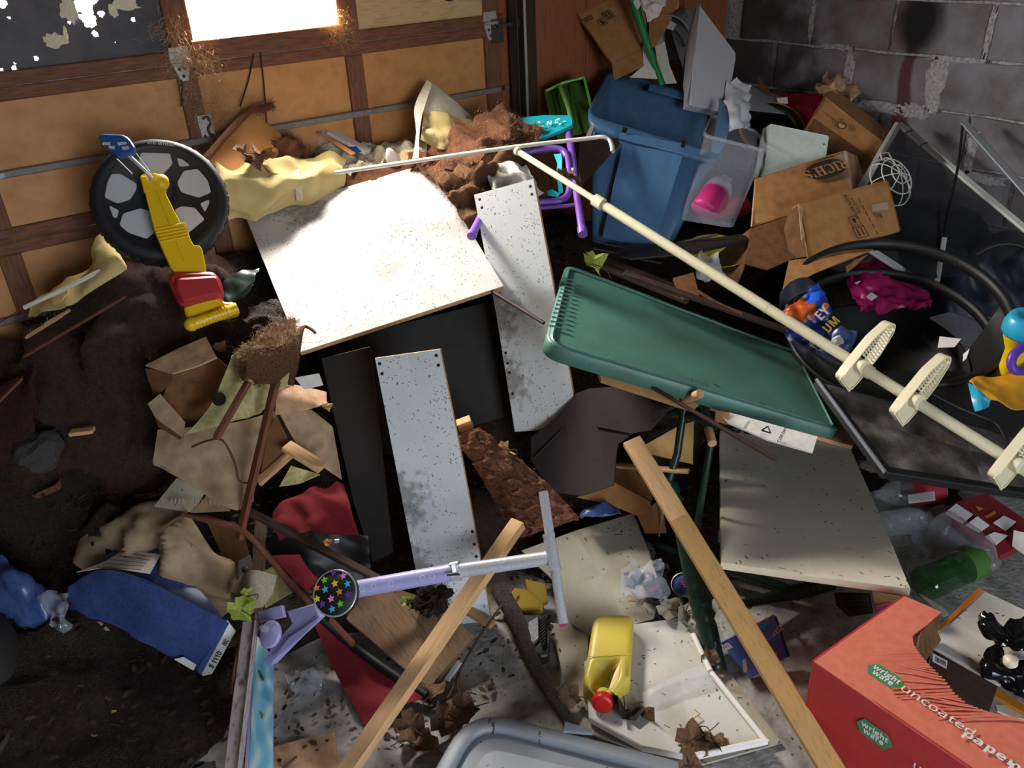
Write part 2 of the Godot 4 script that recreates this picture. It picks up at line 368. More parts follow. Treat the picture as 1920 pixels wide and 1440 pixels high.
func build_blocks():
	var st = mb(); slabbox(st, Vector3(3.505, 0, -3.2), Vector3(3.7, 2.45, 2.6))
	var w = struct("wall_right", st, mats["mortar"], "grey concrete block wall with soot and a red drip")
	# one painted ground for all blocks: soot, a red-brown run of paint, smears of mortar. It covers z -3..-1 and y 0.4..2.4
	var size = 1024
	var im = Image.create(size, size, false, Image.FORMAT_RGB8)
	var fn = FastNoiseLite.new(); fn.seed = 5; fn.frequency = 0.01; fn.fractal_octaves = 5
	var fine = FastNoiseLite.new(); fine.seed = 6; fine.frequency = 0.2
	for py in size:
		for px in size:
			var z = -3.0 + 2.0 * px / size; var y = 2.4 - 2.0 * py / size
			var k = fn.get_noise_2d(px, py)
			var col = c("77747a").lerp(c("5b5654"), clampf(k + 0.4, 0, 1)).lerp(c("8b888b"), clampf(fine.get_noise_2d(px, py) * 0.5, 0, 1))
			col = col.lerp(c("6a4540"), clampf(0.55 - absf(z + 2.2) * 1.6, 0, 0.6) * clampf((y - 1.1) * 5.0, 0, 1) * (0.6 + k))
			var dz = z + 2.0 + 0.012 * fn.get_noise_2d(py * 2, 5) ; var wd = 0.028 + 0.03 * clampf((1.3 - y) * 1.5, 0, 0.5)
			if y < 1.36 and y > 0.86: col = col.lerp(c("4a2226"), clampf((wd - absf(dz + (1.3 - y) * -0.03)) * 60.0, 0, 0.85))
			var r = Vector2(z + 1.99, (y - 1.385) * 0.8).length() + k * 0.035
			col = col.lerp(c("0c090a"), clampf((0.125 - r) * 14.0, 0, 1))
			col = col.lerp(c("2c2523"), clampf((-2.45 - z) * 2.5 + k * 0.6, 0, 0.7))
			im.set_pixel(px, py, col)
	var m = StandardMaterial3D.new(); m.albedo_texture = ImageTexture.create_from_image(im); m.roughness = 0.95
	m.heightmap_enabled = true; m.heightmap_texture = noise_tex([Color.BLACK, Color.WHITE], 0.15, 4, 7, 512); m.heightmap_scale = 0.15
	var mt = StandardMaterial3D.new(); mt.albedo_color = c("737075"); mt.roughness = 0.95
	var g = RandomNumberGenerator.new(); g.seed = 3
	for r in range(-6, 6):
		var y0 = 1.25 + 0.205 * r
		var off = -2.096 if r % 2 == 0 else -2.276
		for k in range(-2, 4):
			var z0 = off + 0.4 * k
			var z1 = minf(z0 + 0.4, 2.4)
			z0 = maxf(z0, -2.99)
			if z1 - z0 < 0.05: continue
			st = mb()
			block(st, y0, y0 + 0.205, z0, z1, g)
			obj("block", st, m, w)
		if r == 0:
			for q in [[1.16, -2.27, 0.022, 0.085], [1.14, -1.865, 0.04, 0.1], [1.03, -2.1, 0.1, 0.022], [1.03, -1.93, 0.06, 0.03], [0.9, -1.66, 0.02, 0.08], [1.255, -2.35, 0.08, 0.012], [1.25, -1.8, 0.12, 0.01], [1.35, -1.69, 0.012, 0.09], [0.81, -1.6, 0.1, 0.02], [1.36, -2.49, 0.012, 0.08]]: smear(w, q[0], q[1], q[2], q[3], int(q[1] * -100))
		if r >= -2:
			for k in range(4, 11):
				var z0 = off + 0.4 * k
				st = mb(); box(st, Vector3(0.02, 0.193, 0.388), xf(3.499, y0 + 0.1025, z0 + 0.2), 0.004); obj("block", st, mt, w)

# mortar wiped over the joints
func smear(w: Node3D, y: float, z: float, hw: float, hh: float, sd: int):
	var n = FastNoiseLite.new(); n.seed = sd; n.frequency = 1.3; n.fractal_octaves = 3
	var poly = PackedVector2Array()
	for k in 40:
		var a = TAU * k / 40
		var cs = signf(cos(a)) * sqrt(absf(cos(a))); var sn = signf(sin(a)) * sqrt(absf(sin(a)))
		poly.append(Vector2(cs * hw, sn * hh) * (1.0 + 0.5 * n.get_noise_2d(cos(a) * 2, sin(a) * 2)))
	var st = mb(); prism(st, poly, 0, 0.004, Transform3D(Basis(Vector3(0, 0, 1), Vector3(-1, 0, 0), Vector3(0, -1, 0)), Vector3(3.4905, y, z)), 0.0015)
	obj("mortar_smear", st, mats["mortar"], w)

func block(st: SurfaceTool, y0: float, y1: float, z0: float, z1: float, g: RandomNumberGenerator):
	# an uneven face: its rim wanders, mortar smears over it here and there
	var j = 0.005
	var pts = []
	for e in [[z0, y0, z1, y0], [z1, y0, z1, y1], [z1, y1, z0, y1], [z0, y1, z0, y0]]:
		for k in 6:
			var t = k / 6.0
			var p = Vector2(lerpf(e[0], e[2], t), lerpf(e[1], e[3], t))
			p += (Vector2((z0 + z1) / 2, (y0 + y1) / 2) - p).normalized() * (j + g.randf_range(0.0, 0.006))
			pts.append(p)
	st.set_smooth_group(-1)
	var mid = Vector2((z0 + z1) / 2, (y0 + y1) / 2)
	var uv = func(p): return Vector2((p.x + 3.0) / 2.0, (2.4 - p.y) / 2.0)
	var n = pts.size()
	var depth = g.randf_range(0.488, 0.4935)
	for i in n:
		var a: Vector2 = pts[i]; var b: Vector2 = pts[(i + 1) % n]
		var ia = a.lerp(mid, 0.04); var ib = b.lerp(mid, 0.04)
		var f = func(p, x): return Vector3(3.0 + x, p.y, p.x)
		tri(st, f.call(ia, depth), f.call(mid, depth), f.call(ib, depth), uv.call(ia), uv.call(mid), uv.call(ib))
		quad(st, f.call(a, depth + 0.004), f.call(ia, depth), f.call(ib, depth), f.call(b, depth + 0.004), uv.call(a), uv.call(ia), uv.call(ib), uv.call(b))
		quad(st, f.call(a, 0.51), f.call(a, depth + 0.004), f.call(b, depth + 0.004), f.call(b, 0.51), uv.call(a), uv.call(a), uv.call(b), uv.call(b))

# the ground of the heap: dirt, rotted carpet and crumbled rubbish, sloping from the door down to the floor
func heap_height(x: float, z: float) -> float:
	var pts = [[-1.0, -2.9, 0.35], [-0.3, -2.9, 0.42], [0.3, -2.9, 0.5], [0.9, -2.9, 0.78], [1.6, -2.9, 0.8], [2.2, -2.9, 0.6], [2.9, -2.9, 0.45], [3.4, -2.9, 0.4],
		[-1.0, -2.3, 0.08], [-0.2, -2.35, 0.1], [0.3, -2.45, 0.3], [0.8, -2.45, 0.42], [1.4, -2.4, 0.55], [2.0, -2.3, 0.42], [2.7, -2.3, 0.3], [3.3, -2.3, 0.25],
		[-0.5, -1.8, 0.0], [0.2, -1.95, 0.02], [0.7, -2.0, 0.06], [1.2, -1.95, 0.16], [1.7, -1.85, 0.2], [2.3, -1.7, 0.16], [3.0, -1.7, 0.12],
		[0.5, -1.6, -0.03], [1.0, -1.62, -0.02], [1.5, -1.5, 0.0], [2.0, -1.3, -0.02], [2.6, -1.3, 0.0], [3.3, -1.3, 0.02], [1.0, -1.1, -0.06], [2.0, -0.9, -0.06], [3.0, -0.8, -0.06], [0.0, -1.2, -0.06], [-1.0, -1.4, -0.06]]
	var s = 0.0; var t = 0.0
	for p in pts:
		var d = Vector2(x - p[0], z - p[1]).length_squared() + 0.004
		var wgt = 1.0 / (d * d)
		s += wgt * p[2]; t += wgt
	return s / t

func build_heap():
	var fn = FastNoiseLite.new(); fn.seed = 21; fn.frequency = 5.0; fn.fractal_octaves = 4
	var nx = 150; var nz = 76
	var at = func(i, j):
		var x = -1.4 + 4.88 * i / nx; var z = -2.955 + 2.2 * j / nz
		var h = heap_height(x, z)
		return Vector3(x, maxf(h + fn.get_noise_2d(x, z) * 0.07 * clampf(h * 8.0 + 0.15, 0, 1), -0.03), z)
	var st = mb(); st.set_smooth_group(1)
	for i in nx:
		for j in nz:
			var a = at.call(i, j); var b = at.call(i + 1, j); var cc = at.call(i + 1, j + 1); var d = at.call(i, j + 1)
			if maxf(maxf(a.y, b.y), maxf(cc.y, d.y)) < -0.02: continue
			quad(st, a, d, cc, b)
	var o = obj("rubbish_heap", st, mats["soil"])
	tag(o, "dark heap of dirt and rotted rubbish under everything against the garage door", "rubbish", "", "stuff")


# ---------------------------------------------------------------- white boards and big flat pieces
func board(called: String, label: String, category: String, t: Transform3D, size: Vector3, poly: PackedVector2Array, top: Material, edge: Material, group := "") -> Node3D:
	var o = thing(called, label, category, group)
	o.transform = t
	var st = mb(); prism(st, poly, -size.y / 2, size.y / 2 - 0.0012, Transform3D(), 0.001); obj("core", st, edge, o)
	st = mb(); prism(st, inset(poly, 0.0008), size.y / 2 - 0.0012, size.y / 2, Transform3D(), 0.0); obj("facing", st, top, o)
	return o

func holes(o: Node3D, spots: PackedVector2Array, y: float, r := 0.004):
	for p in spots:
		var st = mb(); lathe(st, [Vector2(0, 0.0004), Vector2(r, 0.0006), Vector2(r * 1.3, 0.0)], 10, xf(p.x, y, p.y)); obj("screw_hole", st, mats["black"], o)

func build_boards():
	board("cabinet_board", "large square white laminate board tilted on the heap below the window", "board", xf(1.164, 0.852, -2.449, 25.3, -9.9, 7.6), V(0.681, 0.018, 0.651), PackedVector2Array([Vector2(-0.342, -0.320), Vector2(0.341, -0.332), Vector2(0.343, 0.129), Vector2(0.343, 0.322), Vector2(-0.339, 0.321), Vector2(-0.341, 0.013)]), mats["laminate"], mats["pale_wood"])
	var s = board("shelf_board", "long white shelf board standing on end right of the large white board", "board", xf(1.496, 0.684, -2.038, 61.9, -19.5, 37.1), V(0.222, 0.016, 0.806), PackedVector2Array([Vector2(-0.109, -0.403), Vector2(0.109, -0.403), Vector2(0.113, -0.027), Vector2(0.116, 0.237), Vector2(0.115, 0.396), Vector2(0.033, 0.403), Vector2(-0.045, 0.407), Vector2(-0.113, 0.402), Vector2(-0.105, 0.003)]), mats["shelf_white"], mats["pale_wood"], "")
	holes(s, PackedVector2Array([Vector2(-0.091, -0.383), Vector2(0.093, -0.382), Vector2(0.094, -0.356), Vector2(-0.088, -0.355), Vector2(-0.095, 0.135), Vector2(-0.094, 0.170), Vector2(-0.094, 0.202), Vector2(-0.096, 0.273)]), V(0.222, 0.016, 0.806).y / 2)
	s = board("shelf_board", "white shelf board leaning down to the floor in the middle, crossed by the scooter stem", "board", xf(0.928, 0.376, -1.743, 66.8, -16.5, 24.7), V(0.194, 0.016, 0.804), PackedVector2Array([Vector2(-0.096, -0.405), Vector2(0.095, -0.400), Vector2(0.100, -0.050), Vector2(0.097, 0.409), Vector2(-0.099, 0.408), Vector2(-0.098, -0.015)]), mats["shelf_white"], mats["pale_wood"], "")
	holes(s, PackedVector2Array([Vector2(-0.085, -0.387), Vector2(-0.084, -0.358), Vector2(0.081, -0.384), Vector2(0.082, -0.356), Vector2(0.090, 0.135), Vector2(0.089, 0.173), Vector2(0.088, 0.210)]), V(0.194, 0.016, 0.804).y / 2)


# ---------------------------------------------------------------- the corner: chair, blue bin, boxes
func bil(q: Array, u: float, v: float) -> Vector3:
	return (q[0] as Vector3).lerp(q[1], u).lerp((q[3] as Vector3).lerp(q[2], u), v)

# a moulded tub between a low and a high rim of four corners each; levels are [share of the height, inset share]
func tub(st: SurfaceTool, low: Array, high: Array, levels: Array, rr: float, cut = null, close_low := true, close_top := true):
	var uv = rounded(PackedVector2Array([Vector2(0, 0), Vector2(1, 0), Vector2(1, 1), Vector2(0, 1)]), rr, 6)
	var fine = PackedVector2Array()
	for i in uv.size():
		var a = uv[i]; var b = uv[(i + 1) % uv.size()]
		var k = maxi(1, int(a.distance_to(b) / 0.06))
		for j in k: fine.append(a.lerp(b, float(j) / k))
	var g = []
	for l in levels:
		var row = []
		for p in fine:
			var q: Vector2 = Vector2(0.5, 0.5) + (p - Vector2(0.5, 0.5)) * (1.0 - l[1])
			var t: float = l[0]
			if cut != null: t = cut.call(p, t)
			row.append(bil(low, q.x, q.y).lerp(bil(high, q.x, q.y), t))
		g.append(row)
	var n = fine.size()
	st.set_smooth_group(1)
	for k in levels.size() - 1:
		for i in n:
			var j = (i + 1) % n
			quad(st, g[k][j], g[k][i], g[k + 1][i], g[k + 1][j])
	st.set_smooth_group(-1)
	for side in 2:
		if (side == 0 and not close_low) or (side == 1 and not close_top): continue
		var row = g[0 if side == 0 else levels.size() - 1]
		var mid = Vector3.ZERO
		for p in row: mid += p / n
		for i in n:
			if side == 0: tri(st, mid, row[i], row[(i + 1) % n])
			else: tri(st, mid, row[(i + 1) % n], row[i])

# a closed box of sheet panels: front corners top left, top right, bottom right, bottom left, and the place behind the top left one
func carton(o: Node3D, m: String, f: Array, back: Vector3, thick := 0.004, side := "", top := ""):
	var e: Vector3 = back - f[0]
	var b = f.map(func(p): return p + e)
	flat(o, "front_panel", m, f, thick)
	flat(o, "top_panel", top if top else m, [b[0], b[1], f[1], f[0]], thick)
	flat(o, "side_panel", side if side else m, [f[1], b[1], b[2], f[2]], thick)
	flat(o, "side_panel", side if side else m, [b[0], f[0], f[3], b[3]], thick)
	flat(o, "bottom_panel", m, [f[3], f[2], b[2], b[3]], thick)
	flat(o, "back_panel", m, [b[1], b[0], b[3], b[2]], thick)

func outline(o: Node3D, called: String, m: String, t: Transform3D, w: float, h: float, line := 0.0025):
	var st = mb()
	for s in [-1, 1]:
		box(st, Vector3(w + line, 0.0006, line), t * xf(0, 0, s * h / 2)); box(st, Vector3(line, 0.0006, h), t * xf(s * w / 2, 0, 0))
	return obj(called, st, mats[m], o)

# printed handling marks: two arrows over a line, a drop under an umbrella
func arrows_mark(o: Node3D, t: Transform3D, s: float):
	var r: Node3D = outline(o, "printed_mark", "ink", t, s, s, s * 0.06)
	var st = mb()
	for k in [-1, 1]:
		box(st, Vector3(s * 0.1, 0.0006, s * 0.5), t * xf(k * s * 0.2, 0, 0.02 * s))
		prism(st, PackedVector2Array([Vector2(k * s * 0.2 - s * 0.13, -s * 0.2), Vector2(k * s * 0.2 + s * 0.13, -s * 0.2), Vector2(k * s * 0.2, -s * 0.38)]), -0.0003, 0.0003, t)
	box(st, Vector3(s * 0.7, 0.0006, s * 0.06), t * xf(0, 0, s * 0.36))
	obj("print", st, mats["ink"], o)

func drop_mark(o: Node3D, t: Transform3D, s: float):
	outline(o, "printed_mark", "ink", t, s, s, s * 0.05)
	var st = mb()
	prism(st, PackedVector2Array([Vector2(0, -0.34 * s), Vector2(0.16 * s, 0), Vector2(0.2 * s, 0.14 * s), Vector2(0.12 * s, 0.28 * s), Vector2(0, 0.32 * s), Vector2(-0.12 * s, 0.28 * s), Vector2(-0.2 * s, 0.14 * s), Vector2(-0.16 * s, 0)]), -0.0003, 0.0003, t)
	obj("print", st, mats["ink"], o)

func tilted(at: Vector3, towards: Vector3, deg: float, spin := 0.0) -> Transform3D:
	var y = Vector3.UP.rotated(Vector3.UP.cross(towards).normalized(), deg_to_rad(deg))
	var x = y.cross(Vector3(0, 0, 1)).normalized()
	return Transform3D(Basis(x, y, x.cross(y)), at) * Transform3D(Basis(Vector3.UP, spin), Vector3.ZERO)

func build_corner():
	blanket_and_chair()
	blue_bin()
	behind_bin()
	boxes()
	screens()

func blanket_and_chair():
	var o = thing("fuzzy_blanket", "matted brown fibre blanket slumped over the purple chair", "blanket")
	var a = cloth(o, "fold", "fibre", [[V(1.487, 1.057, -2.699), V(1.649, 1.115, -2.709), V(1.848, 1.16, -2.711), V(1.959, 1.143, -2.622), V(1.985, 1.123, -2.535)], [V(1.478, 1.04, -2.61), V(1.618, 1.09, -2.574), V(1.775, 1.146, -2.557), V(1.889, 1.118, -2.515), V(1.906, 1.093, -2.486)], [V(1.481, 1.023, -2.527), V(1.595, 1.062, -2.473), V(1.707, 1.086, -2.467), V(1.808, 1.095, -2.458), V(1.857, 1.083, -2.443)]], 0.06, 9.0, 0.014, 9, 11)
	fuzz(o, a, "straw", 3000, 0.016, 11); fuzz(o, a, "fibre", 3000, 0.014, 12)
	a = cloth(o, "hanging_fold", "coir", [[V(1.474, 1.042, -2.531), V(1.574, 1.065, -2.476), V(1.689, 1.073, -2.443), V(1.803, 1.077, -2.421)], [V(1.451, 1.017, -2.446), V(1.514, 1.04, -2.404), V(1.61, 1.044, -2.381), V(1.75, 1.049, -2.384)], [V(1.457, 0.964, -2.378), V(1.502, 0.981, -2.344), V(1.563, 0.994, -2.352), V(1.664, 1.015, -2.38)], [V(1.48, 0.887, -2.324), V(1.499, 0.914, -2.315), V(1.544, 0.944, -2.345), V(1.6, 0.963, -2.375)]], 0.07, 11.0, 0.014, 9, 12)
	fuzz(o, a, "straw", 1600, 0.014, 13); fuzz(o, a, "coir", 2600, 0.014, 14)
	o = thing("child_chair", "small purple tube folding chair with a turquoise back lying under the rod", "chair")
	var left = pipe(o, "leg", "purple", [V(1.758, 1.047, -2.475), V(1.639, 0.988, -2.379), V(1.519, 0.942, -2.293), V(1.414, 0.913, -2.206)], 0.0135, 14, 3)
	pipe(left, "foot_cap", "purple", [V(1.422, 0.918, -2.211), V(1.406, 0.912, -2.197)], 0.0158, 14)
	var right = pipe(o, "leg", "purple", [V(2.057, 1.111, -2.49), V(1.983, 1.052, -2.377), V(1.891, 0.969, -2.245), V(1.771, 0.874, -2.07)], 0.0135, 14, 3)
	pipe(right, "foot_cap", "purple", [V(1.776, 0.882, -2.078), V(1.76, 0.87, -2.054)], 0.0165, 14)
	pipe(o, "seat_tube", "purple", [V(1.816, 1.06, -2.471), V(1.881, 1.067, -2.444), V(1.938, 1.067, -2.405), V(1.949, 1.053, -2.373), V(1.926, 1.023, -2.327), V(1.882, 0.975, -2.269), V(1.851, 0.946, -2.244), V(1.814, 0.934, -2.247), V(1.762, 0.932, -2.282), V(1.709, 0.932, -2.305)], 0.0125, 14, 5)
	pipe(o, "seat_tube", "purple", [V(1.745, 1.026, -2.442), V(1.667, 0.991, -2.403), V(1.611, 0.977, -2.39), V(1.578, 0.95, -2.368)], 0.0125, 12, 4)
	pipe(o, "stretcher", "purple", [V(1.703, 0.914, -2.298), V(1.848, 0.924, -2.189)], 0.0068, 12)
	pipe(o, "pivot", "zinc", [V(1.921, 1.012, -2.309), V(1.92, 1.016, -2.285)], 0.007, 10)
	var bk = flat(o, "backrest", "turquoise", [V(1.945, 1.146, -2.662), V(2.027, 1.149, -2.593), V(2.084, 1.154, -2.515), V(2.086, 1.143, -2.492), V(2.056, 1.122, -2.456), V(1.98, 1.108, -2.472), V(1.91, 1.096, -2.499), V(1.876, 1.087, -2.559)], 0.014, 0.003)
	var pt = page(V(2.001, 1.134, -2.51), V(2.034, 1.142, -2.474), V(2.022, 1.15, -2.541))
	letters("lettering", "N", 0.03, pt * xf(-0.012, 0.004, 0.0), mats["print_white"], bk); letters("lettering", "E", 0.03, pt * xf(0.016, 0.004, -0.002), mats["print_white"], bk)
	for q in [[1010, 227], [1052, 237], [1048, 222], [1018, 240], [1060, 231]]:
		var st = mb(); prism(st, rounded(PackedVector2Array([Vector2(-0.006, -0.003), Vector2(0.004, -0.004), Vector2(0.006, 0.003), Vector2(-0.004, 0.004)]), 0.002, 2), 0, 0.0006, pt * xf((q[0] - 1036) * 0.002, 0.0035, (q[1] - 231) * 0.002 + (q[0] - 1036) * 0.0003)); obj("printed_shape", st, mats["print_white"], bk)
	for q in [[V(1.908, 1.056, -2.39), V(1.924, 1.059, -2.366), V(1.906, 1.04, -2.339), V(1.889, 1.027, -2.342)], [V(1.901, 1.042, -2.357), V(1.906, 1.04, -2.339), V(1.867, 1.001, -2.298), V(1.859, 0.999, -2.316)], [V(1.798, 0.962, -2.292), V(1.815, 0.967, -2.283), V(1.825, 0.954, -2.253), V(1.811, 0.947, -2.251), V(1.79, 0.952, -2.276)], [V(1.852, 0.994, -2.303), V(1.865, 0.993, -2.293), V(1.842, 0.957, -2.257), V(1.828, 0.951, -2.263)]]:
		flat(o, "fabric_rag", "turquoise", q, 0.003)
	flat(thing("dark_carton_sheet", "dark brown carton panel behind the seat tube of the purple chair", "cardboard"), "panel", "dark_cardboard", [V(1.885, 1.033, -2.515), V(1.982, 1.027, -2.444), V(1.86, 0.923, -2.291), V(1.799, 0.936, -2.343), V(1.812, 0.985, -2.437)], 0.005)
	o = thing("crumpled_paper", "crumpled white paper inside the frame of the purple chair", "paper")
	cloth(o, "paper", "paper", [[V(1.632, 1.034, -2.414), V(1.699, 1.054, -2.409), V(1.768, 1.036, -2.377)], [V(1.602, 1.012, -2.365), V(1.663, 1.025, -2.331), V(1.754, 1.011, -2.313)], [V(1.594, 0.976, -2.318), V(1.659, 0.989, -2.281), V(1.751, 0.966, -2.257)]], 0.03, -10.0, 0.003, 8, 3)
	o = thing("torn_fibreboard", "dark torn brown fibreboard between the purple chair and the blue bin", "board")
	flat(o, "panel", "dark_wood", [V(2.059, 1.077, -2.424), V(2.237, 1.059, -2.399), V(2.23, 1.043, -2.379), V(2.133, 1.004, -2.351), V(2.015, 0.972, -2.3), V(1.948, 0.959, -2.282), V(1.993, 1.026, -2.352)], 0.006)
	leaf("brown dry leaf caught between the cream pole and the purple chair", V(1.804, 1.031, -2.208), 0.034, Vector3(0.9, 0.2, 0.2), "dead_leaf", 0.9)
	leaf("brown dry leaf below the other one at the purple chair leg", V(1.82, 1.017, -2.16), 0.03, Vector3(0.9, 1.6, 0.2), "dead_leaf", 0.9)
	o = thing("grey_shard", "grey plastic shard leaning at the left of the blue bin", "plastic")
	flat(o, "shard", "grey_panel", [V(2.246, 1.099, -2.559), V(2.263, 1.106, -2.552), V(2.177, 1.045, -2.501), V(2.16, 1.046, -2.514)], 0.004)
	o = thing("green_crate", "dark green plastic crate tipped on its side against the wall", "crate")
	flat(o, "bottom", "green_plastic", [V(2.294, 1.162, -2.917), V(2.44, 1.203, -2.843), V(2.305, 1.042, -2.619), V(2.174, 1.016, -2.693)], 0.004)
	pipe(o, "rim", "light_green", [V(2.259, 1.173, -2.879), V(2.336, 1.203, -2.845), V(2.409, 1.217, -2.804)], 0.006, 8); pipe(o, "rim", "light_green", [V(2.409, 1.217, -2.804), V(2.339, 1.114, -2.672)], 0.006, 8); pipe(o, "rim", "green_plastic", [V(2.259, 1.173, -2.879), V(2.178, 1.068, -2.725)], 0.006, 8)
	flat(o, "wall", "green_plastic", [V(2.259, 1.173, -2.879), V(2.409, 1.217, -2.804), V(2.445, 1.197, -2.849), V(2.299, 1.156, -2.923)], 0.004)
	flat(o, "wall", "green_plastic", [V(2.409, 1.217, -2.804), V(2.329, 1.097, -2.653), V(2.357, 1.081, -2.692), V(2.443, 1.197, -2.85)], 0.004)
	pipe(o, "stalk", "light_green", [V(2.302, 1.19, -2.832), V(2.263, 1.163, -2.758), V(2.209, 1.134, -2.665), V(2.148, 1.1, -2.573)], 0.009, 10, 3)
	for q in [[1032, 192], [1068, 170], [1042, 220]]: pipe(o, "rib", "green_plastic", [(V(2.29, 1.159, -2.89)).lerp(V(2.414, 1.193, -2.826), (q[0] - 1024) / 70.0), (V(2.179, 1.031, -2.685)).lerp(V(2.291, 1.054, -2.623), (q[0] - 1024) / 70.0)], 0.004, 6)

func blue_bin():
	var o = thing("storage_bin", "big blue plastic storage bin, empty and with a torn end, in the corner", "storage bin")
	var high = [V(2.243, 1.118, -2.574), V(2.612, 0.959, -2.208), V(2.981, 1.071, -2.612), V(2.668, 1.2, -2.918)]
	var low = [V(1.991, 0.724, -2.289), V(2.198, 0.692, -2.066), V(2.523, 0.713, -2.327), V(2.285, 0.74, -2.54)]
	var cut = func(p, t):
		var k: float = smoothstep(0.86, 0.97, p.x) * smoothstep(0.1, 0.25, p.y) * (1.0 - smoothstep(0.86, 0.97, p.y))
		return t - maxf(0.0, t - 0.62) * k
	var st = mb(); tub(st, low, high, [[0.0, 0.02], [0.01, 0.0], [0.9, 0.0], [0.905, 0.0], [0.985, 0.0], [0.99, 0.02], [0.9, 0.022], [0.02, 0.025]], 0.13, cut)
	obj("body", st, mats["bin_blue"], o)
	st = mb(); tub(st, low, high, [[0.885, 0.0], [0.885, -0.055], [0.96, -0.065], [1.0, -0.06], [1.005, -0.02], [0.995, 0.01], [0.9, 0.0]], 0.13, cut, false, false)
	obj("rim", st, mats["bin_blue"], o)
	flat(o, "front_relief", "bin_blue", [V(2.266, 1.033, -2.406), V(2.437, 0.988, -2.245), V(2.141, 0.715, -2.094), V(2.01, 0.752, -2.238)], 0.004, 0.002)
	flat(o, "handle", "bin_blue", [V(2.275, 1.07, -2.429), V(2.45, 1.024, -2.261), V(2.428, 0.988, -2.231), V(2.251, 1.054, -2.414)], 0.01, 0.002)
	flat(o, "latch", "bin_blue", [V(2.742, 1.152, -2.75), V(2.848, 1.118, -2.639), V(2.819, 1.094, -2.615), V(2.723, 1.133, -2.736)], 0.008, 0.001)
	for q in [[V(2.711, 1.15, -2.757), V(2.731, 1.154, -2.745), V(2.703, 1.133, -2.722), V(2.687, 1.14, -2.739)], [V(2.834, 1.114, -2.618), V(2.865, 1.095, -2.584), V(2.836, 1.083, -2.568), V(2.806, 1.095, -2.597)], [V(2.291, 1.085, -2.434), V(2.306, 1.081, -2.421), V(2.28, 1.071, -2.404), V(2.268, 1.075, -2.416)], [V(2.451, 1.035, -2.268), V(2.46, 1.033, -2.26), V(2.437, 1.013, -2.242), V(2.427, 1.018, -2.252)]]:
		flat(o, "slot", "black_plastic", q, 0.004)
	cloth(o, "torn_flap", "bin_blue", [[V(2.881, 1.103, -2.466), V(2.733, 1.041, -2.346), V(2.615, 0.997, -2.259), V(2.568, 0.973, -2.221)], [V(2.85, 1.088, -2.408), V(2.718, 1.033, -2.296), V(2.623, 1, -2.228), V(2.572, 0.972, -2.202)], [V(2.821, 1.061, -2.368), V(2.728, 1.034, -2.276), V(2.632, 1.002, -2.209), V(2.573, 0.97, -2.187)]], 0.0, 8.0, 0.005, 7, 2)

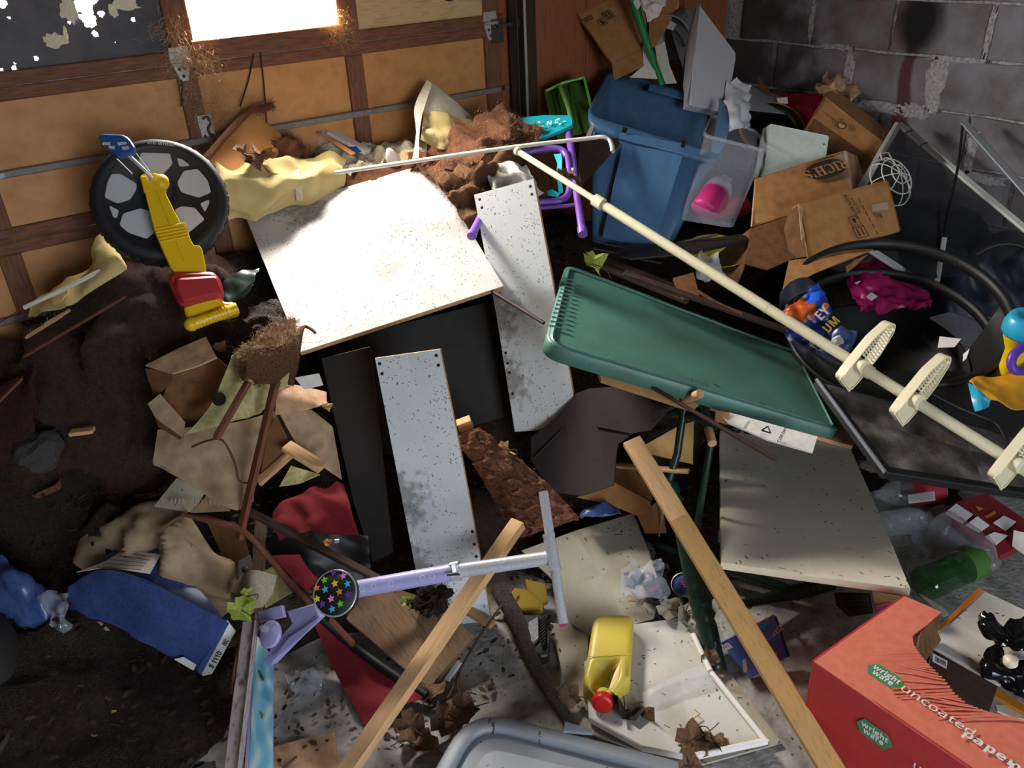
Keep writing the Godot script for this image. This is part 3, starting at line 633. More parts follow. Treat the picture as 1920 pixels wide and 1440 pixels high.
func behind_bin():
	var o = thing("leaning_carton", "tall brown carton with handling marks leaning at the wood wall above the bin", "cardboard box")
	flat(o, "front_panel", "cardboard", [V(2.524, 1.456, -2.997), V(2.685, 1.501, -3.027), V(2.768, 1.53, -3.015), V(2.718, 1.299, -2.782), V(2.559, 1.257, -2.796)], 0.005)
	flat(o, "flap", "cardboard", [V(2.559, 1.257, -2.796), V(2.718, 1.299, -2.782), V(2.672, 1.238, -2.718), V(2.51, 1.206, -2.726)], 0.005)
	flat(o, "side_panel", "cardboard", [V(2.757, 1.53, -3.024), V(2.965, 1.594, -3.06), V(2.932, 1.378, -2.965), V(2.718, 1.299, -2.782)], 0.005)
	flat(o, "side_panel", "dark_cardboard", [V(2.524, 1.456, -2.997), V(2.559, 1.257, -2.796), V(2.678, 1.251, -2.917), V(2.657, 1.457, -3.128)], 0.005)
	var t = page(V(2.639, 1.418, -2.919), V(2.712, 1.439, -2.917), V(2.655, 1.463, -2.979))
	arrows_mark(o, t * xf(0.02, 0.002, -0.012), 0.042); drop_mark(o, t * xf(-0.032, 0.002, 0.006), 0.034)
	letters("lettering", "PLASTIC", 0.016, t * xf(-0.075, 0.002, -0.05), mats["ink"], o); letters("lettering", "BOTTLES", 0.012, t * xf(-0.072, 0.002, -0.036), mats["ink"], o)
	letters("lettering", "PLAS", 0.03, page(V(2.803, 1.48, -3.013), V(2.885, 1.499, -3.025), V(2.8, 1.527, -3.047)) * xf(0, 0.002, 0), mats["ink"], o)
	st_flap(o)
	o = thing("broom", "broom with a green handle standing behind the blue bin", "broom")
	pipe(o, "handle", "broom_green", [V(2.681, 1.492, -2.8), V(2.689, 1.421, -2.774), V(2.705, 1.306, -2.727), V(2.725, 1.159, -2.655)], [0.02, 0.019, 0.016, 0.014], 12, 1)
	pipe(o, "head", "paper", [V(2.691, 1.532, -2.819), V(2.685, 1.484, -2.791), V(2.692, 1.464, -2.773)], 0.02, 10, 2)
	o = thing("grey_rag", "crumpled grey rag hanging at the top of the green broom handle", "rag")
	cloth(o, "rag", "paper", [[V(2.717, 1.531, -2.801), V(2.778, 1.527, -2.783), V(2.859, 1.521, -2.778)], [V(2.67, 1.465, -2.733), V(2.713, 1.469, -2.706), V(2.803, 1.469, -2.727)], [V(2.703, 1.423, -2.737), V(2.722, 1.44, -2.707), V(2.791, 1.458, -2.727)]], 0.05, 14.0, 0.004, 8, 9)
	o = thing("paper_sheet", "white paper sheet standing left of the green broom handle", "paper")
	flat(o, "sheet", "paper", [V(2.721, 1.301, -2.782), V(2.743, 1.32, -2.779), V(2.691, 1.186, -2.655), V(2.583, 1.211, -2.706), V(2.67, 1.238, -2.719)], 0.0015)
	o = thing("paper_sheet", "white torn paper standing right of the green broom handle", "paper")
	flat(o, "sheet", "paper", [V(2.813, 1.294, -2.796), V(2.826, 1.298, -2.79), V(2.863, 1.313, -2.788), V(2.811, 1.232, -2.7), V(2.79, 1.157, -2.636), V(2.721, 1.168, -2.664)], 0.0015)
	o = thing("foam_slab", "large white foam panel with a cut corner standing in the corner", "panel")
	flat(o, "panel", "white_panel", [V(3.037, 1.456, -2.749), V(3.142, 1.273, -2.663), V(3.163, 1.241, -2.641), V(3.148, 1.217, -2.622), V(2.968, 1.038, -2.487), V(2.769, 1.079, -2.542), V(2.905, 1.291, -2.646)], 0.05, 0.003)
	flat(o, "edge", "white_panel", [V(3.032, 1.449, -2.762), V(3.031, 1.454, -2.745), V(2.899, 1.292, -2.644), V(2.763, 1.08, -2.54), V(2.807, 1.152, -2.621), V(2.925, 1.284, -2.711)], 0.003)
	flat(o, "return_panel", "grey_panel", [V(3.015, 1.391, -2.916), V(3.038, 1.446, -2.77), V(2.923, 1.28, -2.71), V(2.864, 1.206, -2.673), V(2.962, 1.316, -2.833)], 0.01)
	flat(o, "tape", "paper", [V(2.905, 1.366, -2.836), V(2.947, 1.387, -2.849), V(2.945, 1.377, -2.802), V(2.916, 1.35, -2.79)], 0.002)
	o = thing("grey_bucket", "grey metal bucket lying behind the white papers", "bucket")
	var t2 = along(V(3.074, 1.337, -2.866), V(2.86, 1.294, -2.82)); t2.basis = t2.basis * Basis(Vector3.RIGHT, PI / 2)
	var st = mb(); lathe(st, [Vector2(0, 0), Vector2(0.09, 0.0), Vector2(0.095, 0.005), Vector2(0.1, 0.12), Vector2(0.103, 0.125), Vector2(0.095, 0.125), Vector2(0.09, 0.02), Vector2(0.0, 0.015)], 28, t2); obj("bucket", st, mats["grey_panel"], o)
	pipe(o, "handle", "dark_steel", [V(2.934, 1.353, -2.808), V(2.917, 1.326, -2.745), V(2.917, 1.289, -2.72)], 0.005, 8, 4)
	timber(thing("pine_stick", "pine stick standing at the top beside the white panel", "wood stick"), "stick", "pine", V(3.083, 1.5, -2.943), V(3.028, 1.396, -2.882), 0.024, 0.012)
	o = thing("plastic_bag", "crumpled white plastic bag right of the white panel", "bag")
	cloth(o, "bag", "plastic_bag", [[V(3.025, 1.13, -2.565), V(3.083, 1.134, -2.555), V(3.132, 1.101, -2.526)], [V(2.926, 1.064, -2.478), V(2.947, 1.066, -2.437), V(3.052, 1.037, -2.455)], [V(2.861, 0.982, -2.412), V(2.882, 0.985, -2.372), V(2.991, 0.974, -2.399)]], 0.03, -9.0, 0.003, 8, 21)
	o = thing("grey_sheet", "curved grey plastic sheet lying behind the black hoop", "sheet")
	cloth(o, "sheet", "grey_panel", [[V(3.16, 1.132, -2.639), V(3.272, 1.083, -2.584), V(3.343, 1.047, -2.509)], [V(3.105, 1.074, -2.555), V(3.178, 1.053, -2.489), V(3.285, 1.019, -2.419)], [V(3.074, 1.027, -2.489), V(3.139, 1.019, -2.438), V(3.251, 0.997, -2.373)]], 0.0, 8.0, 0.004, 6, 2)
	o = thing("black_hoop", "black rubber tyre with a rusty orange rim behind the pale green appliance", "tyre")
	var th = tilted(V(3.154, 0.93, -2.395), Vector3(-0.6, 0, 0.8), 38)
	st = mb(); lathe(st, [Vector2(0.10, -0.04), Vector2(0.13, -0.045), Vector2(0.15, 0), Vector2(0.13, 0.04), Vector2(0.10, 0.036), Vector2(0.095, 0), Vector2(0.10, -0.04)], 36, th); obj("tyre", st, mats["black"], o)
	st = mb(); lathe(st, [Vector2(0.142, 0.02), Vector2(0.148, 0.028), Vector2(0.142, 0.034), Vector2(0.136, 0.03)], 36, th); obj("rim", st, mats["cardboard"], o)
	o = thing("red_sack", "red sack with a white label against the block wall", "sack")
	cloth(o, "sack", "red", [[V(3.318, 1.049, -2.556), V(3.402, 1.052, -2.472), V(3.454, 1.054, -2.353)], [V(3.279, 1.013, -2.475), V(3.328, 1.006, -2.381), V(3.379, 1.01, -2.292)], [V(3.269, 0.981, -2.405), V(3.289, 0.951, -2.315), V(3.308, 0.951, -2.245)]], 0.03, 9.0, 0.004, 6, 14)
	flat(o, "label", "print_white", [V(3.267, 1.053, -2.469), V(3.299, 1.057, -2.435), V(3.281, 1.034, -2.412), V(3.254, 1.034, -2.444)], 0.001)
	flat(thing("cardboard_scrap", "pointed brown cardboard scrap above the grey sheet", "cardboard"), "scrap", "dark_cardboard", [V(3.308, 1.134, -2.62), V(3.294, 1.085, -2.542), V(3.282, 1.06, -2.505), V(3.26, 1.08, -2.562)], 0.004)
	o = thing("paper_sack", "crumpled brown paper sack top above the tilted brown box", "paper sack")
	cloth(o, "sack", "pale_cardboard", [[V(3.405, 1.076, -2.346), V(3.483, 1.117, -2.375), V(3.549, 1.124, -2.361), V(3.55, 1.116, -2.3), V(3.481, 1.056, -2.224)], [V(3.35, 1.066, -2.294), V(3.393, 1.1, -2.286), V(3.427, 1.108, -2.268), V(3.45, 1.097, -2.245), V(3.435, 1.052, -2.197)], [V(3.334, 1.049, -2.266), V(3.368, 1.062, -2.251), V(3.396, 1.067, -2.234), V(3.415, 1.066, -2.22), V(3.414, 1.038, -2.188)]], 0.05, -10.0, 0.003, 8, 33)

func st_flap(o: Node3D):
	flat(o, "inner_flap", "cardboard", [V(2.887, 1.381, -2.915), V(2.912, 1.41, -2.889), V(3.022, 1.506, -2.905), V(3.04, 1.483, -2.877), V(2.953, 1.383, -2.842), V(2.825, 1.306, -2.796), V(2.777, 1.298, -2.796)], 0.005)

func boxes():
	var o = thing("brown_box", "brown box with a small round print tilted against the block wall", "cardboard box")
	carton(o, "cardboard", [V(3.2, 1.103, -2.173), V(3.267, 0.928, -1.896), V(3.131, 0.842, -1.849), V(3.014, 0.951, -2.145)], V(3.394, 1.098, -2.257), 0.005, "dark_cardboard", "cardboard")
	flat(o, "tape", "dark_cardboard", [V(3.111, 1.031, -2.15), V(3.178, 0.887, -1.888), V(3.115, 0.842, -1.868), V(3.024, 0.968, -2.142)], 0.001)
	var t = page(V(3.161, 1.006, -2.051), V(3.215, 0.889, -1.864), V(3.239, 1.054, -2.057))
	var st = mb(); lathe(st, [Vector2(0.013, 0.0), Vector2(0.0135, 0.0006), Vector2(0.019, 0.0006), Vector2(0.0195, 0.0)], 24, t * xf(0, 0.004, 0)); obj("printed_ring", st, mats["dark_cardboard"], o)
	st = mb(); lathe(st, [Vector2(0.0, 0.0006), Vector2(0.013, 0.0005), Vector2(0.013, 0.0)], 24, t * xf(0, 0.004, 0)); obj("printed_disc", st, mats["pale_cardboard"], o)
	letters("lettering", "CONTAINER", 0.013, t * xf(-0.055, 0.004, 0.002), mats["ink"], o, false)
	drop_mark(o, t * xf(-0.018, 0.004, -0.022), 0.014)
	o = thing("appliance", "pale green metal appliance with vent slots behind the dark oval printed box", "appliance")
	carton(o, "appliance", [V(2.91, 1.027, -2.213), V(3.011, 0.994, -2.008), V(2.908, 0.907, -1.938), V(2.714, 0.869, -2.076)], V(3.041, 0.964, -2.357), 0.004)
	t = page(V(2.91, 1.027, -2.213), V(3.011, 0.994, -2.008), V(2.961, 1.086, -2.259))
	for r in 2:
		for k in 5:
			st = mb(); box(st, Vector3(0.005, 0.001, 0.032), t * Transform3D(Basis(Vector3.UP, -0.25), Vector3(0.164 + k * 0.0125 - r * 0.01, 0.001, 0.055 + r * 0.042))); obj("vent_slot", st, mats["black"], o)
	st = mb(); lathe(st, [Vector2(0, 0.004), Vector2(0.005, 0.003), Vector2(0.006, 0)], 12, t * xf(0.228, 0.001, 0.042)); obj("screw", st, mats["dark_steel"], o)
	flat(o, "scratch", "dark_steel", [V(2.99, 0.987, -2.035), V(3.003, 0.984, -2.004), V(3.002, 0.981, -2.003), V(2.991, 0.985, -2.032)], 0.0004)
	o = thing("printed_box", "brown box with a dark oval print standing upside down", "cardboard box")
	carton(o, "cardboard", [V(2.609, 0.895, -2.027), V(2.976, 0.96, -1.898), V(2.833, 0.831, -1.743), V(2.43, 0.786, -1.884)], V(2.863, 0.805, -2.096), 0.005, "pale_cardboard")
	flat(o, "tape", "clear_thin", [V(2.931, 0.953, -1.911), V(2.977, 0.963, -1.892), V(2.833, 0.836, -1.74), V(2.823, 0.832, -1.751)], 0.001)
	t = page(V(2.838, 0.917, -1.882), V(2.664, 0.888, -1.942), V(2.747, 0.83, -1.775))
	st = mb(); var ov = PackedVector2Array()
	for k in 28:
		var an = TAU * k / 28
		ov.append(Vector2(signf(cos(an)) * pow(absf(cos(an)), 0.8) * 0.086, signf(sin(an)) * pow(absf(sin(an)), 0.9) * 0.042 + 0.0))
	prism(st, ov, 0, 0.0006, t * xf(0, 0.003, 0)); obj("printed_oval", st, mats["ink"], o)
	letters("lettering", "RICH'S", 0.06, t * xf(0.0, 0.004, 0.0), mats["cardboard"], o, true, true, 0.92)
	o = thing("bottle_box", "open brown carton with handling marks in front of the dark oval printed box", "cardboard box")
	var f = [V(2.527, 0.872, -1.762), V(2.872, 0.912, -1.645), V(2.786, 0.777, -1.516), V(2.426, 0.736, -1.63)]
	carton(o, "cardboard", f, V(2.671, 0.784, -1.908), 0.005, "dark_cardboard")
	flat(o, "side_flap", "dark_cardboard", [V(2.504, 0.847, -1.789), V(2.535, 0.866, -1.766), V(2.434, 0.736, -1.638), V(2.415, 0.714, -1.692), V(2.471, 0.791, -1.774)], 0.004)
	flat(o, "torn_edge", "pale_cardboard", [V(2.522, 0.873, -1.761), V(2.53, 0.863, -1.747), V(2.491, 0.831, -1.718), V(2.467, 0.795, -1.682), V(2.443, 0.782, -1.676)], 0.004)
	t = page(V(2.653, 0.826, -1.608), V(2.772, 0.837, -1.567), V(2.697, 0.884, -1.665))
	for q in [[0.0, 0.035, 1], [0.0, -0.012, 0]]:
		var tt: Transform3D = t * Transform3D(Basis(Vector3.UP, PI), Vector3(-0.012 + q[0], 0.002, q[1] + 0.016))
		if q[2]: arrows_mark(o, tt, 0.044)
		else: drop_mark(o, tt, 0.036)
	var turned = Transform3D(Basis(Vector3.UP, -PI / 2), Vector3.ZERO)
	letters("lettering", "PLASTIC BOTTLES", 0.016, t * xf(0.004, 0.002, -0.052) * turned, mats["ink"], o, true, false, 0.8); letters("lettering", "8 1 OZ 12 OZ", 0.014, t * xf(0.022, 0.002, -0.052) * turned, mats["ink"], o, true, false, 0.8)
	for k in 6: plate(o, "printed_dash", "ink", PackedVector2Array([Vector2(-0.0015, -0.009), Vector2(0.0015, -0.009), Vector2(0.0015, 0.009), Vector2(-0.0015, 0.009)]), 0, 0.0006, t * xf(0.046, 0.002, -0.066 + k * 0.027), 0.0)
	plate(o, "burnt_mark", "dark_cardboard", PackedVector2Array([Vector2(-0.008, -0.01), Vector2(0.012, -0.012), Vector2(0.014, 0.004), Vector2(0.006, 0.014), Vector2(0.002, 0.0), Vector2(-0.006, 0.012)]), 0, 0.0006, t * xf(0.085, 0.002, 0.01), 0.0)
	flat(o, "tape", "clear", [V(2.744, 0.858, -1.614), V(2.803, 0.862, -1.59), V(2.788, 0.842, -1.572), V(2.729, 0.837, -1.597)], 0.0006)
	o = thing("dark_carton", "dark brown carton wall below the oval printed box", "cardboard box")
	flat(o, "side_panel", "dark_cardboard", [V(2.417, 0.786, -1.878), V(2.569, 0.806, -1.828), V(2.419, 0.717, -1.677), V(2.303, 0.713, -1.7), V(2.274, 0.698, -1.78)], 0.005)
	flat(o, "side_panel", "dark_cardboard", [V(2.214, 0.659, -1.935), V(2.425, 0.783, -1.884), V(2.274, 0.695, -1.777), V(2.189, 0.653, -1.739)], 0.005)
	o = thing("brown_flap", "brown cardboard flap behind the rim of the black tub", "cardboard")
	flat(o, "flap", "cardboard", [V(2.364, 0.722, -1.663), V(2.42, 0.735, -1.632), V(2.735, 0.749, -1.533), V(2.665, 0.728, -1.526), V(2.382, 0.716, -1.562), V(2.209, 0.702, -1.562)], 0.005)
	# things in and under the clear tote
	o = thing("clear_tote", "cloudy clear plastic tote tipped right of the blue bin", "storage bin")
	st = mb(); tub(st, [V(2.282, 0.792, -2.103), V(2.401, 0.769, -1.948), V(2.646, 0.762, -2.107), V(2.528, 0.789, -2.263)], [V(2.583, 1.032, -2.278), V(2.7, 0.986, -2.053), V(2.941, 0.983, -2.301), V(2.858, 1.04, -2.481)], [[0.0, 0.0], [0.98, 0.0], [1.0, -0.03], [1.01, 0.0]], 0.14, null, true, false); obj("body", st, mats["tote_clear"], o)
	st = mb(); tub(st, [V(2.282, 0.792, -2.103), V(2.401, 0.769, -1.948), V(2.646, 0.762, -2.107), V(2.528, 0.789, -2.263)], [V(2.583, 1.032, -2.278), V(2.7, 0.986, -2.053), V(2.941, 0.983, -2.301), V(2.858, 1.04, -2.481)], [[0.97, -0.0], [0.97, -0.05], [1.01, -0.05], [1.01, 0.01], [0.97, 0.0]], 0.14, null, false, false); obj("rim", st, mats["tote_clear"], o)
	o = thing("red_jar", "clear jar of red stuff lying in the clear tote", "jar")
	var ta = along(V(2.384, 0.804, -2.081), V(2.592, 0.909, -2.132)); ta.basis = ta.basis * Basis(Vector3.RIGHT, PI / 2)
	st = mb(); lathe(st, [Vector2(0, 0.0), Vector2(0.05, 0.0), Vector2(0.055, 0.01), Vector2(0.055, 0.11), Vector2(0, 0.115)], 24, ta); obj("filling", st, mats["magenta"], o)
	st = mb(); lathe(st, [Vector2(0.0555, 0.1), Vector2(0.0555, 0.13), Vector2(0.046, 0.155), Vector2(0.024, 0.17), Vector2(0.024, 0.19), Vector2(0, 0.19)], 24, ta); obj("glass", st, mats["clear"], o)
	o = thing("red_bottle", "red bottle with a yellow cap lying below the red jar", "bottle")
	ta = along(V(2.602, 0.775, -2.091), V(2.38, 0.792, -2.118)); ta.basis = ta.basis * Basis(Vector3.RIGHT, PI / 2)
	st = mb(); lathe(st, [Vector2(0, -0.03), Vector2(0.036, -0.03), Vector2(0.04, -0.02), Vector2(0.04, 0.12), Vector2(0.03, 0.14), Vector2(0, 0.141)], 24, ta); obj("body", st, mats["red"], o)
	st = mb(); lathe(st, [Vector2(0.031, 0.132), Vector2(0.034, 0.135), Vector2(0.034, 0.148), Vector2(0.03, 0.15), Vector2(0, 0.15)], 24, ta); obj("cap", st, mats["yellow_fabric"], o)
	o = thing("yellow_bowl", "yellow plastic bowl under the black tray", "bowl")
	st = mb(); lathe(st, [Vector2(0, -0.05), Vector2(0.07, -0.05), Vector2(0.115, 0.0), Vector2(0.12, 0.002), Vector2(0.112, 0.0), Vector2(0.068, -0.044), Vector2(0, -0.044)], 32, tilted(V(2.291, 0.716, -1.92), Vector3(-0.6, 0, 0.8), 10)); obj("bowl", st, mats["bowl_yellow"], o)
	o = thing("black_tray", "black plastic tray lying below the blue bin", "tray")
	flat(o, "tray", "black_plastic", [V(1.981, 0.753, -2.26), V(2.146, 0.714, -2.033), V(2.414, 0.787, -1.895), V(2.36, 0.78, -1.844), V(2.141, 0.739, -1.9), V(1.952, 0.729, -2.026), V(1.902, 0.746, -2.17)], 0.012, 0.003)
	for q in [[V(1.955, 0.756, -2.224), V(2.098, 0.718, -1.986)], [V(1.908, 0.753, -2.171), V(2.049, 0.717, -1.964)], [V(2.189, 0.743, -2.023), V(2.287, 0.778, -1.922)]]: pipe(o, "rail", "dark_steel", q, 0.005, 8)

func screens():
	var o = thing("window_screen", "white framed window screen leaning on the block wall", "window screen")
	var a = V(3.334, 1.009, -1.903); var b = V(3.211, 0.722, -1.237); var d = V(2.697, 0.759, -1.706)
	var cc = V(2.804, 0.605, -1.415)
	var up = (b - a).cross(d - a).normalized()
	for q in [[a, b], [a, d], [d, cc]]: timber(o, "frame", "frame_white", q[0], q[1], 0.03, 0.012, 0.003, up)
	var st = mb(); slab(st, [a, b, V(2.989, 0.609, -1.289), cc, d], 0.0012); obj("mesh", st, mats["window_screen"], o)
	for q in [0.08, 0.2]: timber(o, "clip", "dark_steel", a.lerp(b, q), a.lerp(b, q + 0.012), 0.032, 0.014, 0.001, up)
	o = thing("window_screen", "grey framed window screen standing behind the black tub", "window screen")
	a = V(3.343, 1.051, -1.647); b = V(3.212, 0.834, -1.256); d = V(2.846, 0.607, -1.373)
	up = (b - a).cross(d - a).normalized()
	timber(o, "frame", "frame_grey", a, b, 0.026, 0.012, 0.003, up); timber(o, "frame", "frame_white", d, d.lerp(a, 0.26), 0.018, 0.012, 0.003, up)
	pipe(o, "spline", "black", [a + Vector3(0, -0.004, 0), a.lerp(d, 0.3) + Vector3(0.008, 0, 0.004), a.lerp(d, 0.6) + Vector3(-0.004, 0, 0), a.lerp(d, 0.74)], 0.005, 8, 4)
	o = thing("wire_cage", "round white wire cage behind the white framed screen", "wire cage")
	var t = page(V(2.945, 0.887, -1.675), V(3.015, 0.879, -1.648), V(3.009, 0.95, -1.728))
	for k in 4:
		var pts = []
		for i in 21:
			var an = PI * i / 20
			pts.append(t * Vector3(cos(an) * 0.078 * cos(k * PI / 4), sin(an) * 0.06, cos(an) * 0.1 * sin(k * PI / 4) if k != 0 else 0.0))
		pipe(o, "wire", "frame_white", pts, 0.0019, 6)
	for r in [[0.08, 0.1, 0.0], [0.06, 0.075, 0.04], [0.03, 0.04, 0.055]]:
		var pts = []
		for i in 33: pts.append(t * Vector3(cos(TAU * i / 32) * r[0], r[2], sin(TAU * i / 32) * r[1]))
		pipe(o, "wire", "frame_white", pts, 0.0022, 6)
	pipe(o, "wire", "frame_white", [t * Vector3(-0.01, 0.01, -0.095), t * Vector3(-0.008, 0.01, -0.12), t * Vector3(0.03, 0.01, -0.125), t * Vector3(0.034, 0.01, -0.095)], 0.003, 6)
	o = thing("trash_bag", "dark blue black rubbish bag against the block wall behind the tub", "bag")
	cloth(o, "bag", "bag_navy", [[V(3.198, 0.698, -1.788), V(3.288, 0.718, -1.711), V(3.3, 0.716, -1.561), V(3.296, 0.689, -1.406), V(3.302, 0.664, -1.246)], [V(2.976, 0.687, -1.63), V(3.085, 0.709, -1.568), V(3.131, 0.697, -1.444), V(3.143, 0.668, -1.304), V(3.171, 0.634, -1.178)], [V(2.849, 0.582, -1.508), V(2.938, 0.62, -1.443), V(3.01, 0.629, -1.343), V(3.046, 0.613, -1.224), V(3.078, 0.575, -1.119)], [V(2.756, 0.444, -1.424), V(2.86, 0.481, -1.348), V(2.931, 0.492, -1.251), V(2.982, 0.492, -1.144), V(3.01, 0.477, -1.045)]], 0.08, 7.0, 0.003, 8, 27)
	pipe(thing("black_hose", "black hose bending behind the right side of the tub", "hose"), "hose", "black_plastic", [V(2.979, 0.688, -1.321), V(3.025, 0.716, -1.294), V(3.068, 0.727, -1.243), V(3.102, 0.706, -1.164)], 0.008, 8, 5)


# ---------------------------------------------------------------- front: scooter, sticks, jug, red box
# world places seen in the plane of t
func plan(t: Transform3D, pts: Array) -> PackedVector2Array:
	var inv = t.affine_inverse(); var out = PackedVector2Array()
	for p in pts:
		var q: Vector3 = inv * p
		out.append(Vector2(q.x, q.z))
	return out

func loft(st: SurfaceTool, secs: Array):
	st.set_smooth_group(1)
	var n: int = secs[0].size()
	for k in secs.size() - 1:
		for i in n:
			var j = (i + 1) % n
			quad(st, secs[k][i], secs[k][j], secs[k + 1][j], secs[k + 1][i])
	st.set_smooth_group(-1)
	for e in 2:
		var s = secs[0 if e == 0 else secs.size() - 1]
		var m = Vector3.ZERO
		for p in s: m += p / n
		for i in n:
			if e == 0: tri(st, m, s[(i + 1) % n], s[i])
			else: tri(st, m, s[i], s[(i + 1) % n])

func build_front():
	scooter()
	fabric_bag()
	timbers()
	jug()
	flat_things()
	red_box()

func scooter():
	var o = thing("scooter", "child's scooter front with silver handlebar and lilac stem lying on the boards", "scooter")
	var t0 = V(0.556, 0.3, -1.611); var t1 = V(0.806, 0.348, -1.44); var t2 = V(1.004, 0.382, -1.296)
	pipe(o, "lower_stem", "lilac", [t0, t1], 0.0225, 18)
	pipe(o, "upper_stem", "chrome", [t1.lerp(t2, -0.02), t2], 0.0185, 18)
	var cl = pipe(o, "clamp", "chrome", [t1.lerp(t0, 0.04), t1.lerp(t2, 0.04)], 0.0255, 18)
	timber(cl, "lever", "zinc", V(0.785, 0.372, -1.415), V(0.79, 0.393, -1.426), 0.014, 0.012, 0.002)
	timber(cl, "bolt", "zinc", V(0.78, 0.389, -1.43), V(0.801, 0.393, -1.418), 0.008, 0.008, 0.002)
	timber(cl, "bolt", "dark_steel", V(0.77, 0.365, -1.428), V(0.797, 0.365, -1.409), 0.007, 0.007, 0.002)
	pipe(o, "handlebar", "chrome", [V(1.06, 0.505, -1.396), V(1.003, 0.389, -1.288), V(0.947, 0.277, -1.182)], 0.0125, 16)
	pipe(o, "sleeve", "chrome", [V(1.019, 0.429, -1.325), V(0.992, 0.368, -1.267)], 0.0152, 16)
	pipe(o, "ring", "chrome", [V(1.02, 0.431, -1.327), V(1.018, 0.426, -1.322)], 0.0165, 16); pipe(o, "ring", "chrome", [V(0.994, 0.371, -1.271), V(0.992, 0.367, -1.266)], 0.0165, 16)
	pipe(o, "end_plug", "pink", [V(0.947, 0.277, -1.183), V(0.946, 0.276, -1.18)], 0.0108, 14)
	# ring decoration printed on the lilac stem
	for q in [0.08, 0.2, 0.3, 0.45, 0.72, 0.8]:
		var st = mb(); var p = t0.lerp(t1, q); var tt = page(p, t1, p + Vector3(-0.2, 0.6, -0.75)); tt.origin = p + tt.basis.y * 0.0226
		lathe(st, [Vector2(0.006, 0.0), Vector2(0.0065, 0.0006), Vector2(0.0075, 0.0)], 16, tt); obj("printed_ring", st, mats["print_white"], o)
	# round starry disc at the head
	var d = page(V(0.523, 0.347, -1.568), V(0.567, 0.356, -1.529), V(0.542, 0.383, -1.606))
	var st = mb(); lathe(st, [Vector2(0, -0.03), Vector2(0.05, -0.03), Vector2(0.058, -0.02), Vector2(0.058, -0.004), Vector2(0.054, 0.0), Vector2(0, 0.001)], 40, d)
	var disc = obj("disc", st, mats["black_plastic"], o)
	st = mb(); lathe(st, [Vector2(0.0545, -0.001), Vector2(0.0575, 0.001), Vector2(0.059, -0.004)], 40, d); obj("disc_rim", st, mats["zinc"], disc)
	var cols = ["6fcf2f", "6b35a8", "e58fd0", "f08a2a", "35b5e0", "e3d32a", "35b5e0", "f08a2a", "e3d32a", "6b35a8", "e58fd0", "6b35a8", "6fcf2f", "35b5e0"]
	var spots = [530, 560, 585, 524, 643, 547, 483, 600, 535, 612, 593, 585, 668, 592, 620, 632, 487, 660, 518, 690, 571, 665, 672, 650, 626, 697, 577, 722]
	for i in 14:
		var poly = PackedVector2Array()
		for k in 10:
			var r = 0.0098 if k % 2 == 0 else 0.0046
			poly.append(Vector2(sin(TAU * k / 10) * r, -cos(TAU * k / 10) * r))
		if not mats.has("star" + cols[i]): plain("star" + cols[i], c(cols[i]), 0.4)
		plate(disc, "star", "star" + cols[i], poly, 0.0, 0.0016, d * xf((spots[i * 2] / 3.0 - 197) * 0.00134, 0.0, (spots[i * 2 + 1] / 3.0 - 212) * 0.00136, 0, 12), 0.0003)
	# lilac plastic head with its two pegs
	var h = flat(o, "head_arm", "lilac", [V(0.436, 0.234, -1.706), V(0.483, 0.291, -1.627), V(0.485, 0.266, -1.595), V(0.424, 0.201, -1.636), V(0.363, 0.097, -1.692), V(0.345, 0.083, -1.723), V(0.369, 0.136, -1.714), V(0.427, 0.219, -1.674)], 0.02, 0.003)
	flat(h, "head_flap", "lilac", [V(0.378, 0.194, -1.803), V(0.432, 0.235, -1.737), V(0.423, 0.222, -1.707), V(0.373, 0.184, -1.772)], 0.012, 0.002)
	st = mb(); lathe(st, [Vector2(0, 0.0), Vector2(0.034, 0.0), Vector2(0.036, 0.008), Vector2(0.03, 0.012), Vector2(0, 0.012)], 28, page(V(0.381, 0.189, -1.7), V(0.414, 0.212, -1.664), V(0.39, 0.205, -1.733))); obj("hub", st, mats["lilac"], h)
	for q in [V(0.37, 0.216, -1.698), V(0.393, 0.22, -1.67)]:
		pipe(h, "peg", "tote_clear", [q, q + Vector3(-0.012, 0.022, 0.012)], 0.0085, 12)
	flat(h, "web", "lilac", [V(0.408, 0.195, -1.657), V(0.478, 0.271, -1.59), V(0.436, 0.222, -1.614), V(0.362, 0.12, -1.68)], 0.004, 0.001)

